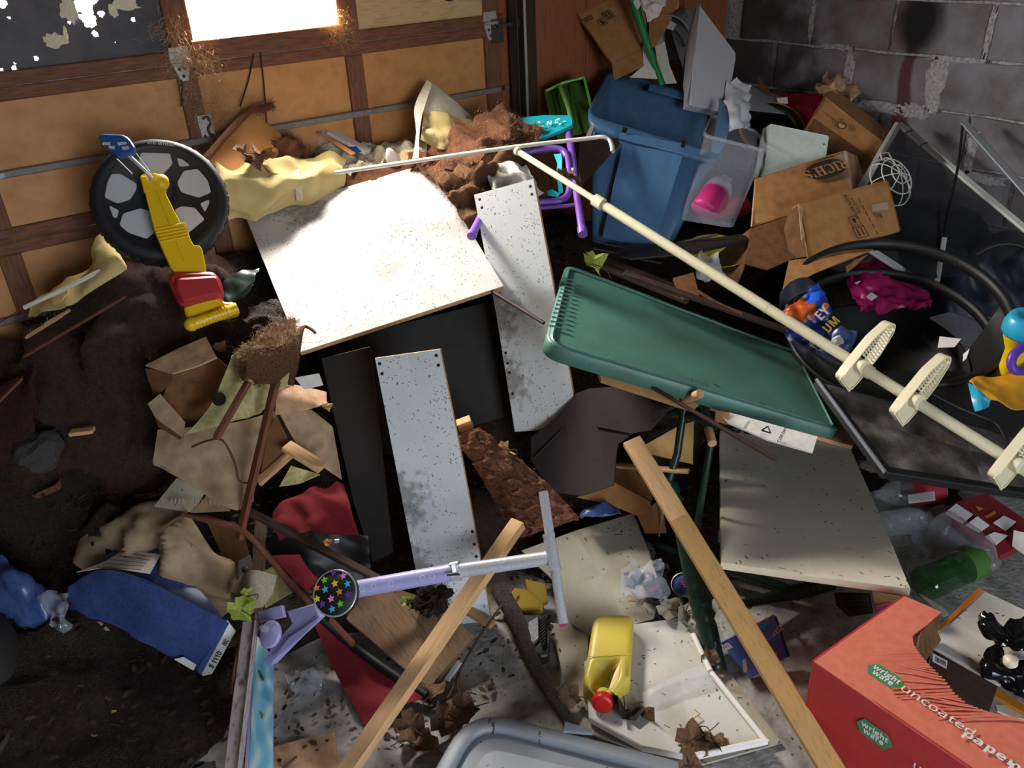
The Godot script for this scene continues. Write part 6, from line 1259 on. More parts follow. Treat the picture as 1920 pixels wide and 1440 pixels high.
func door_side():
	var o = thing("canvas_roll", "crumpled yellow canvas roll lit by the window", "canvas")
	cloth(o, "cloth", "canvas", [[V(0.832, 1.115, -2.862), V(1.005, 1.099, -2.855), V(1.149, 1.085, -2.871), V(1.304, 1.052, -2.852)], [V(0.802, 1.096, -2.786), V(0.973, 1.082, -2.783), V(1.119, 1.072, -2.785), V(1.256, 1.047, -2.799)], [V(0.782, 1.043, -2.737), V(0.959, 1.038, -2.721), V(1.107, 1.036, -2.728), V(1.219, 1.032, -2.772)], [V(0.799, 0.984, -2.769), V(0.967, 0.967, -2.751), V(1.102, 0.978, -2.761), V(1.215, 0.986, -2.814)]], 0.045, -4.5, 0.003, 10, 17)
	pipe(o, "tape", "pale_canvas", [V(1.084, 1.081, -2.788), V(1.053, 1.051, -2.72), V(1.048, 0.996, -2.714)], 0.012, 8, 4, 0.2)
	o = thing("canvas_pouch", "white and yellow canvas pouch standing open against the door", "canvas pouch")
	cloth(o, "flap", "pale_canvas", [[V(1.702, 1.287, -2.9), V(1.783, 1.211, -2.848), V(1.849, 1.124, -2.798)], [V(1.62, 1.214, -2.796), V(1.697, 1.167, -2.766), V(1.774, 1.12, -2.764)], [V(1.609, 1.191, -2.775), V(1.666, 1.151, -2.749), V(1.744, 1.118, -2.756)]], 0.006, 9.0, 0.003, 6, 5)
	cloth(o, "body", "canvas", [[V(1.609, 1.193, -2.79), V(1.711, 1.174, -2.761), V(1.825, 1.132, -2.764)], [V(1.564, 1.155, -2.726), V(1.619, 1.112, -2.672), V(1.736, 1.119, -2.706)], [V(1.539, 1.12, -2.706), V(1.604, 1.081, -2.662), V(1.695, 1.085, -2.685)]], 0.02, 12.0, 0.003, 7, 6)
	cloth(o, "edge", "pale_canvas", [[V(1.705, 1.286, -2.904), V(1.581, 1.219, -2.799), V(1.525, 1.146, -2.704), V(1.465, 1.075, -2.643)], [V(1.708, 1.274, -2.873), V(1.59, 1.194, -2.762), V(1.528, 1.144, -2.687), V(1.48, 1.079, -2.622)]], 0.004, 9.0, 0.003, 6, 7)
	o = thing("carpeted_board", "brown board with a fuzzy carpet edge leaning at the door", "panel")
	flat(o, "panel", "hardboard", [V(0.801, 1.151, -2.825), V(0.832, 1.177, -2.848), V(1.024, 1.266, -2.956), V(1.12, 1.158, -2.913), V(1.033, 1.112, -2.859), V(0.87, 1.099, -2.797)], 0.006)
	var fz = pipe(o, "carpet_edge", "fibre", [V(0.796, 1.165, -2.823), V(0.896, 1.219, -2.874), V(1.014, 1.272, -2.938), V(1.057, 1.269, -2.949), V(1.101, 1.275, -2.95)], 0.012, 8, 4)
	fuzz(o, fz, "fibre", 900, 0.012, 3)
	o = thing("fibre_tuft", "loose brown fibre tuft against the door below the hasp", "fibre")
	var st = mb(); lump(st, Transform3D(Basis(), V(1.11, 1.118, -2.907)), Vector3(0.08, 0.05, 0.035), 0.05, 16.0, 3, 26, 16); fz = obj("tuft", st, mats["fibre"], o); fuzz(o, fz, "fibre", 1500, 0.02, 4)
	o = thing("insulation_fluff", "pale insulation fluff strewn behind the large white board", "insulation")
	fz = cloth(o, "fluff", "pale_canvas", [[V(1.238, 1.084, -2.975), V(1.381, 1.076, -2.954), V(1.529, 1.071, -2.931), V(1.671, 1.07, -2.886)], [V(1.222, 1.06, -2.901), V(1.357, 1.051, -2.87), V(1.486, 1.053, -2.837), V(1.615, 1.047, -2.798)], [V(1.256, 1.022, -2.809), V(1.358, 1.025, -2.795), V(1.462, 1.028, -2.78), V(1.561, 1.031, -2.713)]], 0.06, 13.0, 0.01, 8, 19)
	fuzz(o, fz, "fibre", 2200, 0.02, 5)
	o = thing("fibre_mat", "matted brown fibre along the back edge of the large white board", "fibre")
	fz = cloth(o, "mat", "fibre", [[V(1.188, 1.008, -2.848), V(1.305, 1.026, -2.819), V(1.422, 1.038, -2.787), V(1.565, 1.04, -2.717)], [V(1.064, 0.956, -2.774), V(1.213, 0.988, -2.732), V(1.369, 1.012, -2.696), V(1.53, 1.036, -2.641)]], 0.03, 16.0, 0.01, 10, 23)
	fuzz(o, fz, "fibre", 1200, 0.014, 15)
	o = thing("clear_cup", "clear ribbed plastic cup lying on its side at the door", "cup")
	var t = along(V(1.333, 1.084, -2.909), V(1.257, 1.134, -2.969)); t.basis = t.basis * Basis(Vector3.RIGHT, PI / 2)
	st = mb(); lathe(st, [Vector2(0.0, 0.0), Vector2(0.032, 0.0), Vector2(0.034, 0.03), Vector2(0.036, 0.031), Vector2(0.037, 0.06), Vector2(0.039, 0.061), Vector2(0.04, 0.095), Vector2(0.043, 0.096), Vector2(0.043, 0.1)], 24, t); obj("cup", st, mats["clear"], o)
	timber(thing("paint_stirrer", "flat orange brown wooden paint stirrer against the door", "stick"), "stick", "hardboard", V(1.259, 1.157, -2.955), V(1.327, 1.083, -2.829), 0.026, 0.006)
	o = thing("small_carton", "small white carton with a blue mark leaning at the door", "carton")
	timber(o, "carton", "print_white", V(1.316, 1.145, -2.99), V(1.407, 1.07, -2.876), 0.05, 0.014)
	flat(o, "print", "toy_blue", [V(1.346, 1.095, -2.901), V(1.368, 1.097, -2.887), V(1.377, 1.079, -2.868), V(1.352, 1.073, -2.881)], 0.0006)
	o = thing("log_stub", "short round wooden stub in the fluff behind the white board", "wood stub")
	pipe(o, "stub", "pale_wood", [V(1.536, 1.065, -2.726), V(1.453, 1.08, -2.682)], 0.018, 16)
	pipe(o, "end_grain", "pine", [V(1.455, 1.079, -2.683), V(1.452, 1.08, -2.681)], 0.0165, 16)
	o = thing("plastic_cone", "small white plastic cone in the fluff behind the white board", "plastic")
	st = mb(); lathe(st, [Vector2(0.024, 0), Vector2(0.02, 0.02), Vector2(0.009, 0.045), Vector2(0.0, 0.046)], 16, Transform3D(Basis.from_euler(Vector3(0.3, 0, 0.4)), V(1.435, 1.063, -2.74))); obj("cone", st, mats["print_white"], o)
	for q in [[V(0.937, 1.143, -2.78), 0.045, 0.3, "middle one of three dry brown leaves curled below the carpeted board"], [V(0.905, 1.17, -2.778), 0.04, 1.7, "left one of three dry brown leaves curled below the carpeted board"], [V(0.973, 1.15, -2.787), 0.05, 2.6, "right one of three dry brown leaves curled below the carpeted board"]]:
		leaf(q[3], q[0], q[1], Vector3(0.7, q[2], 0.3), "dead_leaf", 0.9)
	# rods
	var rod = thing("curtain_rod", "white hooked curtain rod lying across the heap behind the white board", "curtain rod")
	pipe(rod, "rod", "rod_white", [V(1.159, 1.084, -2.64), V(1.372, 1.099, -2.529), V(1.699, 1.122, -2.357), V(1.936, 1.13, -2.239), V(1.98, 1.133, -2.21), V(1.997, 1.125, -2.193), V(1.993, 1.112, -2.173), V(1.981, 1.092, -2.153)], 0.0095, 12, 4, 0.75)
	rod = thing("thin_stick", "thin brown stick under the right corner of the large white board", "stick")
	pipe(rod, "stick", "dark_wood", [V(1.405, 0.751, -2.103), V(1.434, 0.71, -1.859)], 0.006, 8)
	# dark cabinet carcass under the board
	o = thing("cabinet_carcass", "black open cabinet carcass under the large white board", "cabinet")
	flat(o, "back_panel", "black_board", [V(0.904, 0.589, -2.428), V(1.522, 0.648, -2.23), V(1.488, 0.285, -2.051), V(1.288, 0.27, -2.111), V(1.036, 0.238, -2.126), V(0.855, 0.338, -2.208)], 0.012)
	flat(o, "side_panel", "grey_board", [V(0.848, 0.644, -2.224), V(0.949, 0.696, -2.105), V(0.827, 0.123, -1.859), V(0.762, 0.096, -1.886), V(0.773, 0.265, -1.993)], 0.014, 0.001)

func lower_left():
	var o = thing("brown_paper", "crumpled brown wrapping paper behind the blue box", "paper")
	cloth(o, "paper", "stained_cardboard", [[V(0.043, 0.149, -2.412), V(0.16, 0.256, -2.36), V(0.254, 0.313, -2.305), V(0.32, 0.314, -2.232)], [V(0.053, 0.173, -2.323), V(0.165, 0.262, -2.25), V(0.257, 0.324, -2.171), V(0.339, 0.333, -2.12)], [V(0.131, 0.188, -2.223), V(0.229, 0.263, -2.122), V(0.307, 0.311, -2.044), V(0.351, 0.249, -2.027)], [V(0.188, 0.149, -2.129), V(0.268, 0.22, -2.037), V(0.327, 0.21, -1.989), V(0.375, 0.16, -1.978)], [V(0.28, 0.068, -2.038), V(0.333, 0.093, -1.99), V(0.378, 0.112, -1.971), V(0.411, 0.11, -1.974)]], 0.05, -5.0, 0.003, 8, 31)
	o = thing("curled_book", "curled paperback book with wavy pages beside the green leaf", "book")
	for k in 9:
		var up = Vector3(0.0006, 0.004, 0.0) * k
		cloth(o, "page", "sheet_paper", [[V(0.338, 0.186, -1.895) + up, V(0.378, 0.219, -1.903) + up], [V(0.368, 0.21, -1.807) + up * 1.3, V(0.402, 0.257, -1.842) + up * 1.3], [V(0.396, 0.211, -1.788) + up * 0.9 + Vector3(0.0035 * k, 0, 0), V(0.425, 0.24, -1.815) + up * 0.9 + Vector3(0.0035 * k, 0, 0)]], 0.004, 20.0, 0.0012, 5, 40 + k)
	leaf("curled yellow green leaf on the curled book", V(0.337, 0.242, -1.78), 0.042, Vector3(0.6, 0.4, 0.2), "green_leaf", 0.9)
	leaf("small ragged green leaf on top of the yellow green leaf", V(0.36, 0.273, -1.785), 0.024, Vector3(0.9, 1.4, 0.2), "green_leaf", 1.0)
	# blue box
	o = thing("blue_carton", "crushed glossy blue carton with a white printed label", "cardboard box")
	cloth(o, "front", "book_blue", [[V(-0.009, 0.167, -2.279), V(0.079, 0.246, -2.187), V(0.149, 0.263, -2.066), V(0.226, 0.234, -1.936), V(0.305, 0.191, -1.824)], [V(-0.024, 0.126, -2.262), V(0.052, 0.188, -2.167), V(0.119, 0.202, -2.045), V(0.186, 0.164, -1.931), V(0.254, 0.126, -1.83)], [V(-0.033, 0.081, -2.252), V(0.034, 0.107, -2.152), V(0.083, 0.103, -2.046), V(0.141, 0.074, -1.944), V(0.2, 0.045, -1.854)]], 0.012, 6.0, 0.004, 8, 3)
	cloth(o, "top", "book_blue", [[V(0.159, 0.243, -2.269), V(0.205, 0.248, -2.212), V(0.241, 0.257, -2.137), V(0.276, 0.208, -1.996), V(0.306, 0.181, -1.844)], [V(0.083, 0.228, -2.256), V(0.127, 0.238, -2.176), V(0.171, 0.241, -2.092), V(0.235, 0.213, -1.958), V(0.304, 0.192, -1.826)], [V(0.024, 0.187, -2.27), V(0.092, 0.245, -2.178), V(0.15, 0.262, -2.064), V(0.226, 0.229, -1.94), V(0.304, 0.188, -1.826)]], 0.006, 8.0, 0.003, 6, 4)
	flat(o, "label", "print_white", [V(0.149, 0.258, -2.23), V(0.23, 0.269, -2.111), V(0.181, 0.272, -2.049), V(0.126, 0.259, -2.135), V(0.08, 0.25, -2.196), V(0.023, 0.21, -2.237), V(0.097, 0.25, -2.219)], 0.0012)
	for k in 5:
		pipe(o, "print_line", "ink", [(V(0.143, 0.256, -2.219)).lerp(V(0.072, 0.248, -2.202), k / 4.0), (V(0.208, 0.266, -2.121)).lerp(V(0.166, 0.273, -2.077), k / 4.0)], 0.0011, 4)
	flat(o, "end", "print_white", [V(0.305, 0.19, -1.826), V(0.313, 0.154, -1.808), V(0.218, 0.005, -1.843), V(0.199, 0.046, -1.856)], 0.004)
	flat(o, "end_band", "book_blue", [V(0.302, 0.193, -1.825), V(0.305, 0.182, -1.818), V(0.205, 0.03, -1.848), V(0.199, 0.05, -1.852)], 0.001)
	flat(o, "price_label", "print_white", [V(0.159, 0.072, -1.908), V(0.181, 0.083, -1.887), V(0.203, 0.066, -1.856), V(0.191, 0.047, -1.86)], 0.001)
	var te = page(V(0.26, 0.096, -1.822), V(0.314, 0.178, -1.802), V(0.253, 0.109, -1.83))
	letters("lettering", "8 1110", 0.02, te * xf(-0.02, 0.002, 0), mats["ink"], o); letters("lettering", "NC", 0.016, te * xf(0.045, 0.002, 0), mats["ink"], o)
	flat(o, "inner_flap", "pale_cardboard", [V(-0.045, 0.083, -2.247), V(0.033, 0.088, -2.168), V(0.043, 0.072, -2.136), V(-0.054, 0.045, -2.228)], 0.003)
	o = thing("blue_wrapper", "torn blue plastic wrapper at the left edge", "wrapper")
	cloth(o, "film", "book_blue", [[V(-0.161, 0.284, -2.437), V(-0.115, 0.254, -2.384), V(-0.087, 0.164, -2.331), V(-0.023, 0.147, -2.275)], [V(-0.187, 0.23, -2.363), V(-0.131, 0.214, -2.312), V(-0.085, 0.157, -2.27), V(-0.036, 0.141, -2.252)], [V(-0.216, 0.151, -2.329), V(-0.158, 0.121, -2.269), V(-0.103, 0.09, -2.237), V(-0.072, 0.061, -2.196)]], 0.06, 9.0, 0.002, 7, 5)
	o = thing("plastic_wrap", "crinkled clear wrap between the blue wrapper and the blue carton", "wrapper")
	cloth(o, "film", "clear", [[V(-0.086, 0.184, -2.261), V(-0.042, 0.202, -2.242), V(-0.015, 0.178, -2.235)], [V(-0.087, 0.158, -2.216), V(-0.052, 0.177, -2.19), V(-0.031, 0.155, -2.202)], [V(-0.081, 0.124, -2.189), V(-0.067, 0.118, -2.161), V(-0.067, 0.083, -2.165)]], 0.05, 16.0, 0.001, 6, 6)
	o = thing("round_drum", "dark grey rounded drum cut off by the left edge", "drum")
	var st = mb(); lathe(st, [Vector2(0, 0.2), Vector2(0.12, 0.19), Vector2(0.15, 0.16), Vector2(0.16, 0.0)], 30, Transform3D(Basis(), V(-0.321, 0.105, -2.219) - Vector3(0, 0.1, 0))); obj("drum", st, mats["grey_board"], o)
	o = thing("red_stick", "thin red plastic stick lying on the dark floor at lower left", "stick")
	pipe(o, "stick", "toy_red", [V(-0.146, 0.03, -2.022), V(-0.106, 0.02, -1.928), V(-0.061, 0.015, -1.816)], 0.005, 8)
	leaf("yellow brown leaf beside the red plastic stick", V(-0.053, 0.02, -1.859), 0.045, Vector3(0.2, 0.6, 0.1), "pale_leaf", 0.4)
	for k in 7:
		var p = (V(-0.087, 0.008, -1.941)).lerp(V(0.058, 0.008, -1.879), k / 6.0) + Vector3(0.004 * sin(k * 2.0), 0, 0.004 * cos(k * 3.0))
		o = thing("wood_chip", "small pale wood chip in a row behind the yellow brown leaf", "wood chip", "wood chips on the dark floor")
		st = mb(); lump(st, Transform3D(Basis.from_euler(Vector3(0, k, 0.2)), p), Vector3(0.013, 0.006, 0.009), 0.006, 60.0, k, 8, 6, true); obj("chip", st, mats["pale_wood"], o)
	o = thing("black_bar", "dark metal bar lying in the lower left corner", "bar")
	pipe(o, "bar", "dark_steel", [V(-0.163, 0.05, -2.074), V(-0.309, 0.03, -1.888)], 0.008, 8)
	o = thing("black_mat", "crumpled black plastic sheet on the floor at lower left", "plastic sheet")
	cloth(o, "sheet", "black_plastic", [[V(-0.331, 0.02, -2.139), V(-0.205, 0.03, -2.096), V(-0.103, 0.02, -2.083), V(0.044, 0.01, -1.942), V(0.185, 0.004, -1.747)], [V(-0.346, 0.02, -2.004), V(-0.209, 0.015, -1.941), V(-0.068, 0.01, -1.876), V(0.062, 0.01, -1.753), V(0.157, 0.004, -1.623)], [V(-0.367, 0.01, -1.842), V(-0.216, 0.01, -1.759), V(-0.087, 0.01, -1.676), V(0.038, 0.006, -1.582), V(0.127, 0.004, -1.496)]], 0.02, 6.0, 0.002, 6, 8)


# ---------------------------------------------------------------- twigs, leaves, webs, crumbs
func build_litter():
	var o = thing("branch", "thick grey brown branch lying from the brush towards the grey lid", "branch")
	pipe(o, "wood", "bark", [V(1.015, 0.07, -1.57), V(0.995, 0.06, -1.472), V(0.967, 0.05, -1.377), V(0.932, 0.035, -1.273), V(0.913, 0.025, -1.159), V(0.898, 0.02, -1.073)], [0.026, 0.026, 0.027, 0.026, 0.025, 0.026, 0.026, 0.025, 0.025, 0.024, 0.024, 0.023, 0.022, 0.02, 0.02, 0.019, 0.018, 0.018, 0.017, 0.017, 0.016, 0.016, 0.016, 0.016, 0.016, 0.016], 12, 5)
	o = thing("twig", "thin forked twig lying beside the pine lath", "twig")
	pipe(o, "stem", "twig", [V(1.049, 0.09, -1.535), V(0.951, 0.07, -1.495), V(0.862, 0.05, -1.461), V(0.772, 0.03, -1.416), V(0.703, 0.02, -1.368), V(0.643, 0.02, -1.367)], 0.0032, 7, 5)
	pipe(o, "shoot", "twig", [V(0.772, 0.03, -1.416), V(0.742, 0.04, -1.354), V(0.767, 0.02, -1.33)], 0.0018, 6, 4)
	pipe(o, "shoot", "twig", [V(0.763, 0.03, -1.413), V(0.73, 0.03, -1.353), V(0.735, 0.02, -1.316)], 0.0018, 6, 4)
	pipe(o, "shoot", "twig", [V(0.874, 0.05, -1.465), V(0.827, 0.05, -1.476), V(0.792, 0.04, -1.492)], 0.0018, 6, 4)
	pipe(thing("pale_straw", "pale dry straws lying on the white foam sheet", "straw"), "stalk", "pale_leaf", [V(1.118, 0.05, -0.909), V(1.159, 0.052, -0.908), V(1.158, 0.052, -0.925)], 0.0016, 6)
	flat(thing("white_peg", "small white plastic peg beside the weathered plank", "peg"), "peg", "print_white", [V(0.724, 0.03, -1.421), V(0.785, 0.04, -1.446), V(0.788, 0.04, -1.429), V(0.731, 0.03, -1.406)], 0.008, 0.002)
	var spots = [[V(0.576, 0.03, -1.343), 0.05, 0.3, "curled brown leaf at the left of the leaf pile below the twig"], [V(0.655, 0.03, -1.305), 0.05, 2.0, "brown leaf in the middle of the leaf pile below the twig"], [V(0.705, 0.04, -1.297), 0.045, 1.0, "upright brown leaf at the right of the leaf pile below the twig"], [V(0.565, 0.03, -1.261), 0.055, 4.0, "crumpled brown leaf left of the grey lid"], [V(0.68, 0.04, -1.382), 0.045, 5.0, "brown leaf under the side of the pine lath"], [V(0.945, 0.04, -1.158), 0.035, 0.8, "brown leaf left of the red cap"], [V(1.029, 0.04, -1.04), 0.055, 2.6, "grey brown leaf right of the red cap"], [V(1.04, 0.03, -0.997), 0.05, 0.2, "dark grey leaf between the red cap and the grey lid"], [V(1.09, 0.05, -0.866), 0.05, 1.2, "orange brown leaf on the near edge of the foam sheet"], [V(1.126, 0.05, -0.83), 0.035, 3.2, "small brown leaf on the near edge of the foam sheet"], [V(1.351, 0.06, -1.207), 0.04, 0.6, "pale crumpled leaf on the far edge of the foam sheet"], [V(1.378, 0.06, -1.164), 0.045, 2.2, "pale crumpled leaf against the green turned leg"], [V(1.35, 0.06, -1.242), 0.035, 4.2, "grey crumpled leaf behind the pale ones at the green leg"], [V(1.317, 0.05, -1.019), 0.03, 1.8, "small brown leaf at the foot of the green turned leg"], [V(1.581, 0.02, -0.922), 0.025, 2.8, "pale curled leaf on the floor behind the red carton"], [V(1.009, 0.09, -0.81), 0.035, 2.0, "brown leaf at the bottom edge on the grey lid"]]
	for s in spots: leaf(s[3], s[0], s[1], Vector3(0.4 * sin(s[2] * 3.0), s[2], 0.5), "dead_leaf" if not s[3].begins_with("pale") and not s[3].begins_with("grey") else "bark" if s[3].begins_with("grey") else "sheet_paper", 0.9)
	leaf("pale green leaf scrap behind the far corner of the green lid", V(1.663, 0.836, -1.896), 0.05, Vector3(0.8, 0.6, 0.2), "green_leaf", 0.9)
	leaf("orange leaf scrap on the dark strip above the scooter disc", V(0.603, 0.323, -1.789), 0.014, Vector3(0.8, 0.6, 0.2), "orange", 0.9)
	# webs and root hairs about the window
	o = thing("cobweb", "dusty cobwebs and root hairs hanging about the window", "cobweb", "", "stuff")
	var g = RandomNumberGenerator.new(); g.seed = 77
	var st = mb(); st.set_smooth_group(-1)
	for q in [[V(0.843, 1.466, -2.95), 0.07, 260], [V(0.886, 1.441, -2.94), 0.05, 160], [V(1.398, 1.481, -2.95), 0.05, 180], [V(1.398, 1.536, -2.95), 0.035, 120], [V(0.811, 1.549, -2.96), 0.05, 140], [V(0.874, 1.319, -2.96), 0.09, 240], [V(0.92, 1.252, -2.95), 0.08, 160], [V(0.811, 1.37, -2.96), 0.03, 40]]:
		for i in q[2]:
			var p: Vector3 = q[0] + Vector3(g.randfn(), g.randfn() * 0.7, absf(g.randfn()) * 0.3) * q[1] * 0.6
			var d = Vector3(g.randfn(), g.randfn() - 0.5, g.randfn() * 0.4).normalized() * g.randf_range(0.015, 0.05)
			var s = d.cross(Vector3(0.2, 0.1, 1)).normalized() * 0.0006
			var m = p + d * 0.5 + Vector3(g.randfn(), g.randfn(), g.randfn()) * 0.006
			quad(st, p - s, p + s, m + s, m - s); tri(st, m - s, m + s, p + d)
	obj("web", st, mats["straw"], o)
	for q in [[V(1.07, 1.448, -2.96), V(1.034, 1.367, -2.96), V(0.984, 1.287, -2.95)], [V(1.093, 1.449, -2.96), V(1.085, 1.342, -2.96), V(1.066, 1.217, -2.95)], [V(0.812, 1.395, -2.96), V(0.805, 1.349, -2.96), V(0.793, 1.314, -2.96)]]:
		pipe(thing("hanging_root", ["dark dry root hanging from the window sill, the left of two", "dark dry root hanging from the window sill, the right of two", "short dry root hanging under the hinge beside the window"][names.get("hanging_root", -1) + 1], "root"), "root", "bark" , q, 0.0028, 6, 5)
	# crumbs on the floor and scraps on the heap
	scatter("floor_crumbs", "dark crumbs and splinters strewn over the concrete floor", 2600, func(r): return Vector3(r.randf_range(0.2, 2.6), 0.002, r.randf_range(-1.75, -0.2)), 0.0024, "twig", 5)
	scatter("heap_scraps", "dark scraps of leaves and splinters strewn over the rubbish heap", 4500, func(r):
		var x: float = r.randf_range(-0.9, 3.3); var z: float = r.randf_range(-2.85, -1.3)
		return Vector3(x, maxf(heap_height(x, z), 0.0) + 0.015, z), 0.009, "dark_wood", 6)

func scatter(called: String, label: String, count: int, where: Callable, size: float, m: String, sd: int):
	var g = RandomNumberGenerator.new(); g.seed = sd
	var st = mb(); st.set_smooth_group(-1)
	prism(st, PackedVector2Array([Vector2(-1.0, -0.25), Vector2(0.2, -0.5), Vector2(1.0, -0.1), Vector2(0.5, 0.4), Vector2(-0.6, 0.35)]), 0.0, 0.18)
	st.generate_normals()
	var mm = MultiMesh.new(); mm.transform_format = MultiMesh.TRANSFORM_3D; mm.mesh = st.commit(); mm.instance_count = count
	for i in count:
		var s = size * g.randf_range(0.3, 1.6)
		var p: Vector3 = where.call(g)
		mm.set_instance_transform(i, Transform3D(Basis.from_euler(Vector3(g.randfn() * 0.25, g.randf() * TAU, g.randfn() * 0.25)).scaled(Vector3(s, s, s)), p))
	var o = MultiMeshInstance3D.new(); o.name = numbered(called); o.multimesh = mm; o.material_override = mats[m]
	add_child(o); tag(o, label, "litter", "", "stuff")


# ---------------------------------------------------------------- right: tub, pole, lids, toys, bottles
func build_right():
	var o = thing("black_tub", "large round black plastic tub of two hoops with a broken wall near the block wall", "tub")
	var t = tilted(V(2.443, 0.658, -1.285), Vector3(-0.72, 0, 0.69), 18)
	var st = mb()
	lathe(st, [Vector2(0.328, -0.03), Vector2(0.340, -0.032), Vector2(0.352, -0.02), Vector2(0.354, 0.0), Vector2(0.345, 0.006), Vector2(0.332, 0.004), Vector2(0.328, -0.03)], 72, t); obj("upper_hoop", st, mats["black_plastic"], o)
	st = mb(); lathe(st, [Vector2(0.318, -0.15), Vector2(0.328, -0.15), Vector2(0.333, -0.115), Vector2(0.322, -0.112), Vector2(0.318, -0.15)], 72, t); obj("lower_hoop", st, mats["black_plastic"], o)
	# the wall is left standing on the near and left side only
	st = mb(); lathe(st, [Vector2(0.27, -0.34), Vector2(0.318, -0.13), Vector2(0.338, -0.02), Vector2(0.334, -0.02), Vector2(0.314, -0.13), Vector2(0.266, -0.33)], 48, t, 2.0, 5.62); obj("wall", st, mats["black_plastic"], o)
	st = mb(); lathe(st, [Vector2(0, -0.335), Vector2(0.262, -0.34), Vector2(0.285, -0.24), Vector2(0.279, -0.24), Vector2(0.255, -0.325), Vector2(0, -0.32)], 64, t); obj("base", st, mats["black_plastic"], o)
	for k in 10:
		st = mb(); box(st, Vector3(0.012, 0.02, 0.004), t * Transform3D(Basis(Vector3.UP, -k * 0.628), Vector3(cos(k * 0.628) * 0.334, -0.014, sin(k * 0.628) * 0.334)), 0.001); obj("lug", st, mats["grey_board"], o)
	o = thing("pink_bag", "shiny pink plastic bag behind the lower hoop of the black tub", "bag")
	cloth(o, "bag", "pink", [[V(2.681, 0.633, -1.632), V(2.764, 0.64, -1.607), V(2.834, 0.622, -1.546), V(2.829, 0.601, -1.479)], [V(2.607, 0.605, -1.581), V(2.676, 0.617, -1.513), V(2.748, 0.596, -1.449), V(2.808, 0.567, -1.387)], [V(2.538, 0.578, -1.5), V(2.595, 0.571, -1.441), V(2.679, 0.57, -1.381), V(2.751, 0.552, -1.333)], [V(2.508, 0.557, -1.45), V(2.566, 0.557, -1.41), V(2.643, 0.559, -1.357), V(2.725, 0.547, -1.32)]], 0.03, -13.0, 0.003, 8, 4)
	for q in [[V(2.598, 0.616, -1.547), V(2.619, 0.624, -1.537), V(2.627, 0.617, -1.519), V(2.602, 0.61, -1.518)], [V(2.567, 0.597, -1.472), V(2.595, 0.606, -1.471), V(2.6, 0.596, -1.447), V(2.568, 0.588, -1.45)]]: flat(o, "label", "print_white", q, 0.001)
	flat(thing("cardboard_piece", "brown cardboard piece above the pink bag in the tub", "cardboard"), "piece", "cardboard", [V(2.573, 0.679, -1.571), V(2.626, 0.69, -1.57), V(2.688, 0.701, -1.561), V(2.635, 0.683, -1.558), V(2.56, 0.663, -1.555)], 0.004)
	flat(thing("white_card", "white card on the near rim of the black tub", "card"), "card", "print_white", [V(2.297, 0.677, -1.066), V(2.325, 0.676, -1.017), V(2.284, 0.667, -1.011), V(2.253, 0.661, -1.044)], 0.0015)
	flat(thing("paper_snip", "small white snip stuck on the outside of the black tub", "paper"), "snip", "print_white", [V(2.241, 0.675, -0.964), V(2.26, 0.689, -0.959), V(2.235, 0.669, -0.95), V(2.223, 0.662, -0.953)], 0.001)
	# snack bag
	o = thing("snack_bag", "crumpled blue and orange snack bag left of the black tub", "bag")
	cloth(o, "back", "bag_navy", [[V(2.069, 0.754, -1.473), V(2.126, 0.774, -1.474), V(2.167, 0.784, -1.452), V(2.169, 0.776, -1.417)], [V(2.02, 0.724, -1.431), V(2.077, 0.743, -1.432), V(2.117, 0.759, -1.415), V(2.136, 0.773, -1.396)]], 0.01, 9.0, 0.002, 6, 8)
	var art = printed("snack_print", 128, 128, func(x, y):
		var col = c("1d3f9a")
		if y < 0.5 and x < 0.75 - y * 0.3: col = c("b5521c").lerp(c("7a3210"), clampf(sin(x * 30.0) * 0.3 + y, 0, 1))
		if x > 0.55 and y < 0.25: col = c("2457c8")
		if Vector2(x - 0.82, (y - 0.42) * 1.4).length() < 0.1: col = c("d98a2c")
		if y > 0.55: col = c("1a2a6b")
		return col, 0.3)
	st = mb(); sheet(st, [[V(2.011, 0.723, -1.416), V(2.052, 0.749, -1.404), V(2.094, 0.773, -1.391), V(2.134, 0.795, -1.385)], [V(1.99, 0.703, -1.389), V(2.025, 0.729, -1.361), V(2.07, 0.744, -1.339), V(2.124, 0.759, -1.34)], [V(1.976, 0.674, -1.358), V(1.999, 0.692, -1.326), V(2.043, 0.707, -1.305), V(2.102, 0.725, -1.304)], [V(1.972, 0.647, -1.328), V(1.986, 0.657, -1.298), V(2.026, 0.669, -1.278), V(2.076, 0.687, -1.283)]], 7, 0.025, 16.0, 0.002, 5)
	obj("front", st, art, o)
	cloth(o, "tail", "book_blue", [[V(2.065, 0.685, -1.289), V(2.098, 0.686, -1.266), V(2.123, 0.663, -1.234)], [V(2.016, 0.667, -1.269), V(2.046, 0.67, -1.236), V(2.086, 0.653, -1.211)], [V(1.974, 0.65, -1.273), V(2.006, 0.652, -1.224), V(2.054, 0.65, -1.203)]], 0.05, 16.0, 0.002, 7, 6)
	cloth(o, "bottom", "bag_navy", [[V(1.973, 0.679, -1.356), V(1.973, 0.665, -1.312), V(1.994, 0.656, -1.27)], [V(1.968, 0.682, -1.369), V(1.957, 0.652, -1.314), V(1.973, 0.641, -1.268)]], 0.02, 16.0, 0.002, 6, 7)
	var tp = page(V(2.042, 0.724, -1.307), V(2.087, 0.747, -1.304), V(2.041, 0.736, -1.326))
	letters("lettering", "EY", 0.04, tp * xf(0.018, 0.012, -0.006), mats["print_white"], o); letters("lettering", "UM", 0.036, tp * xf(0.008, 0.012, 0.036), mats["jug_yellow"], o)
	lump_bit(o, "crease_highlight", V(2.031, 0.686, -1.229), 0.02)
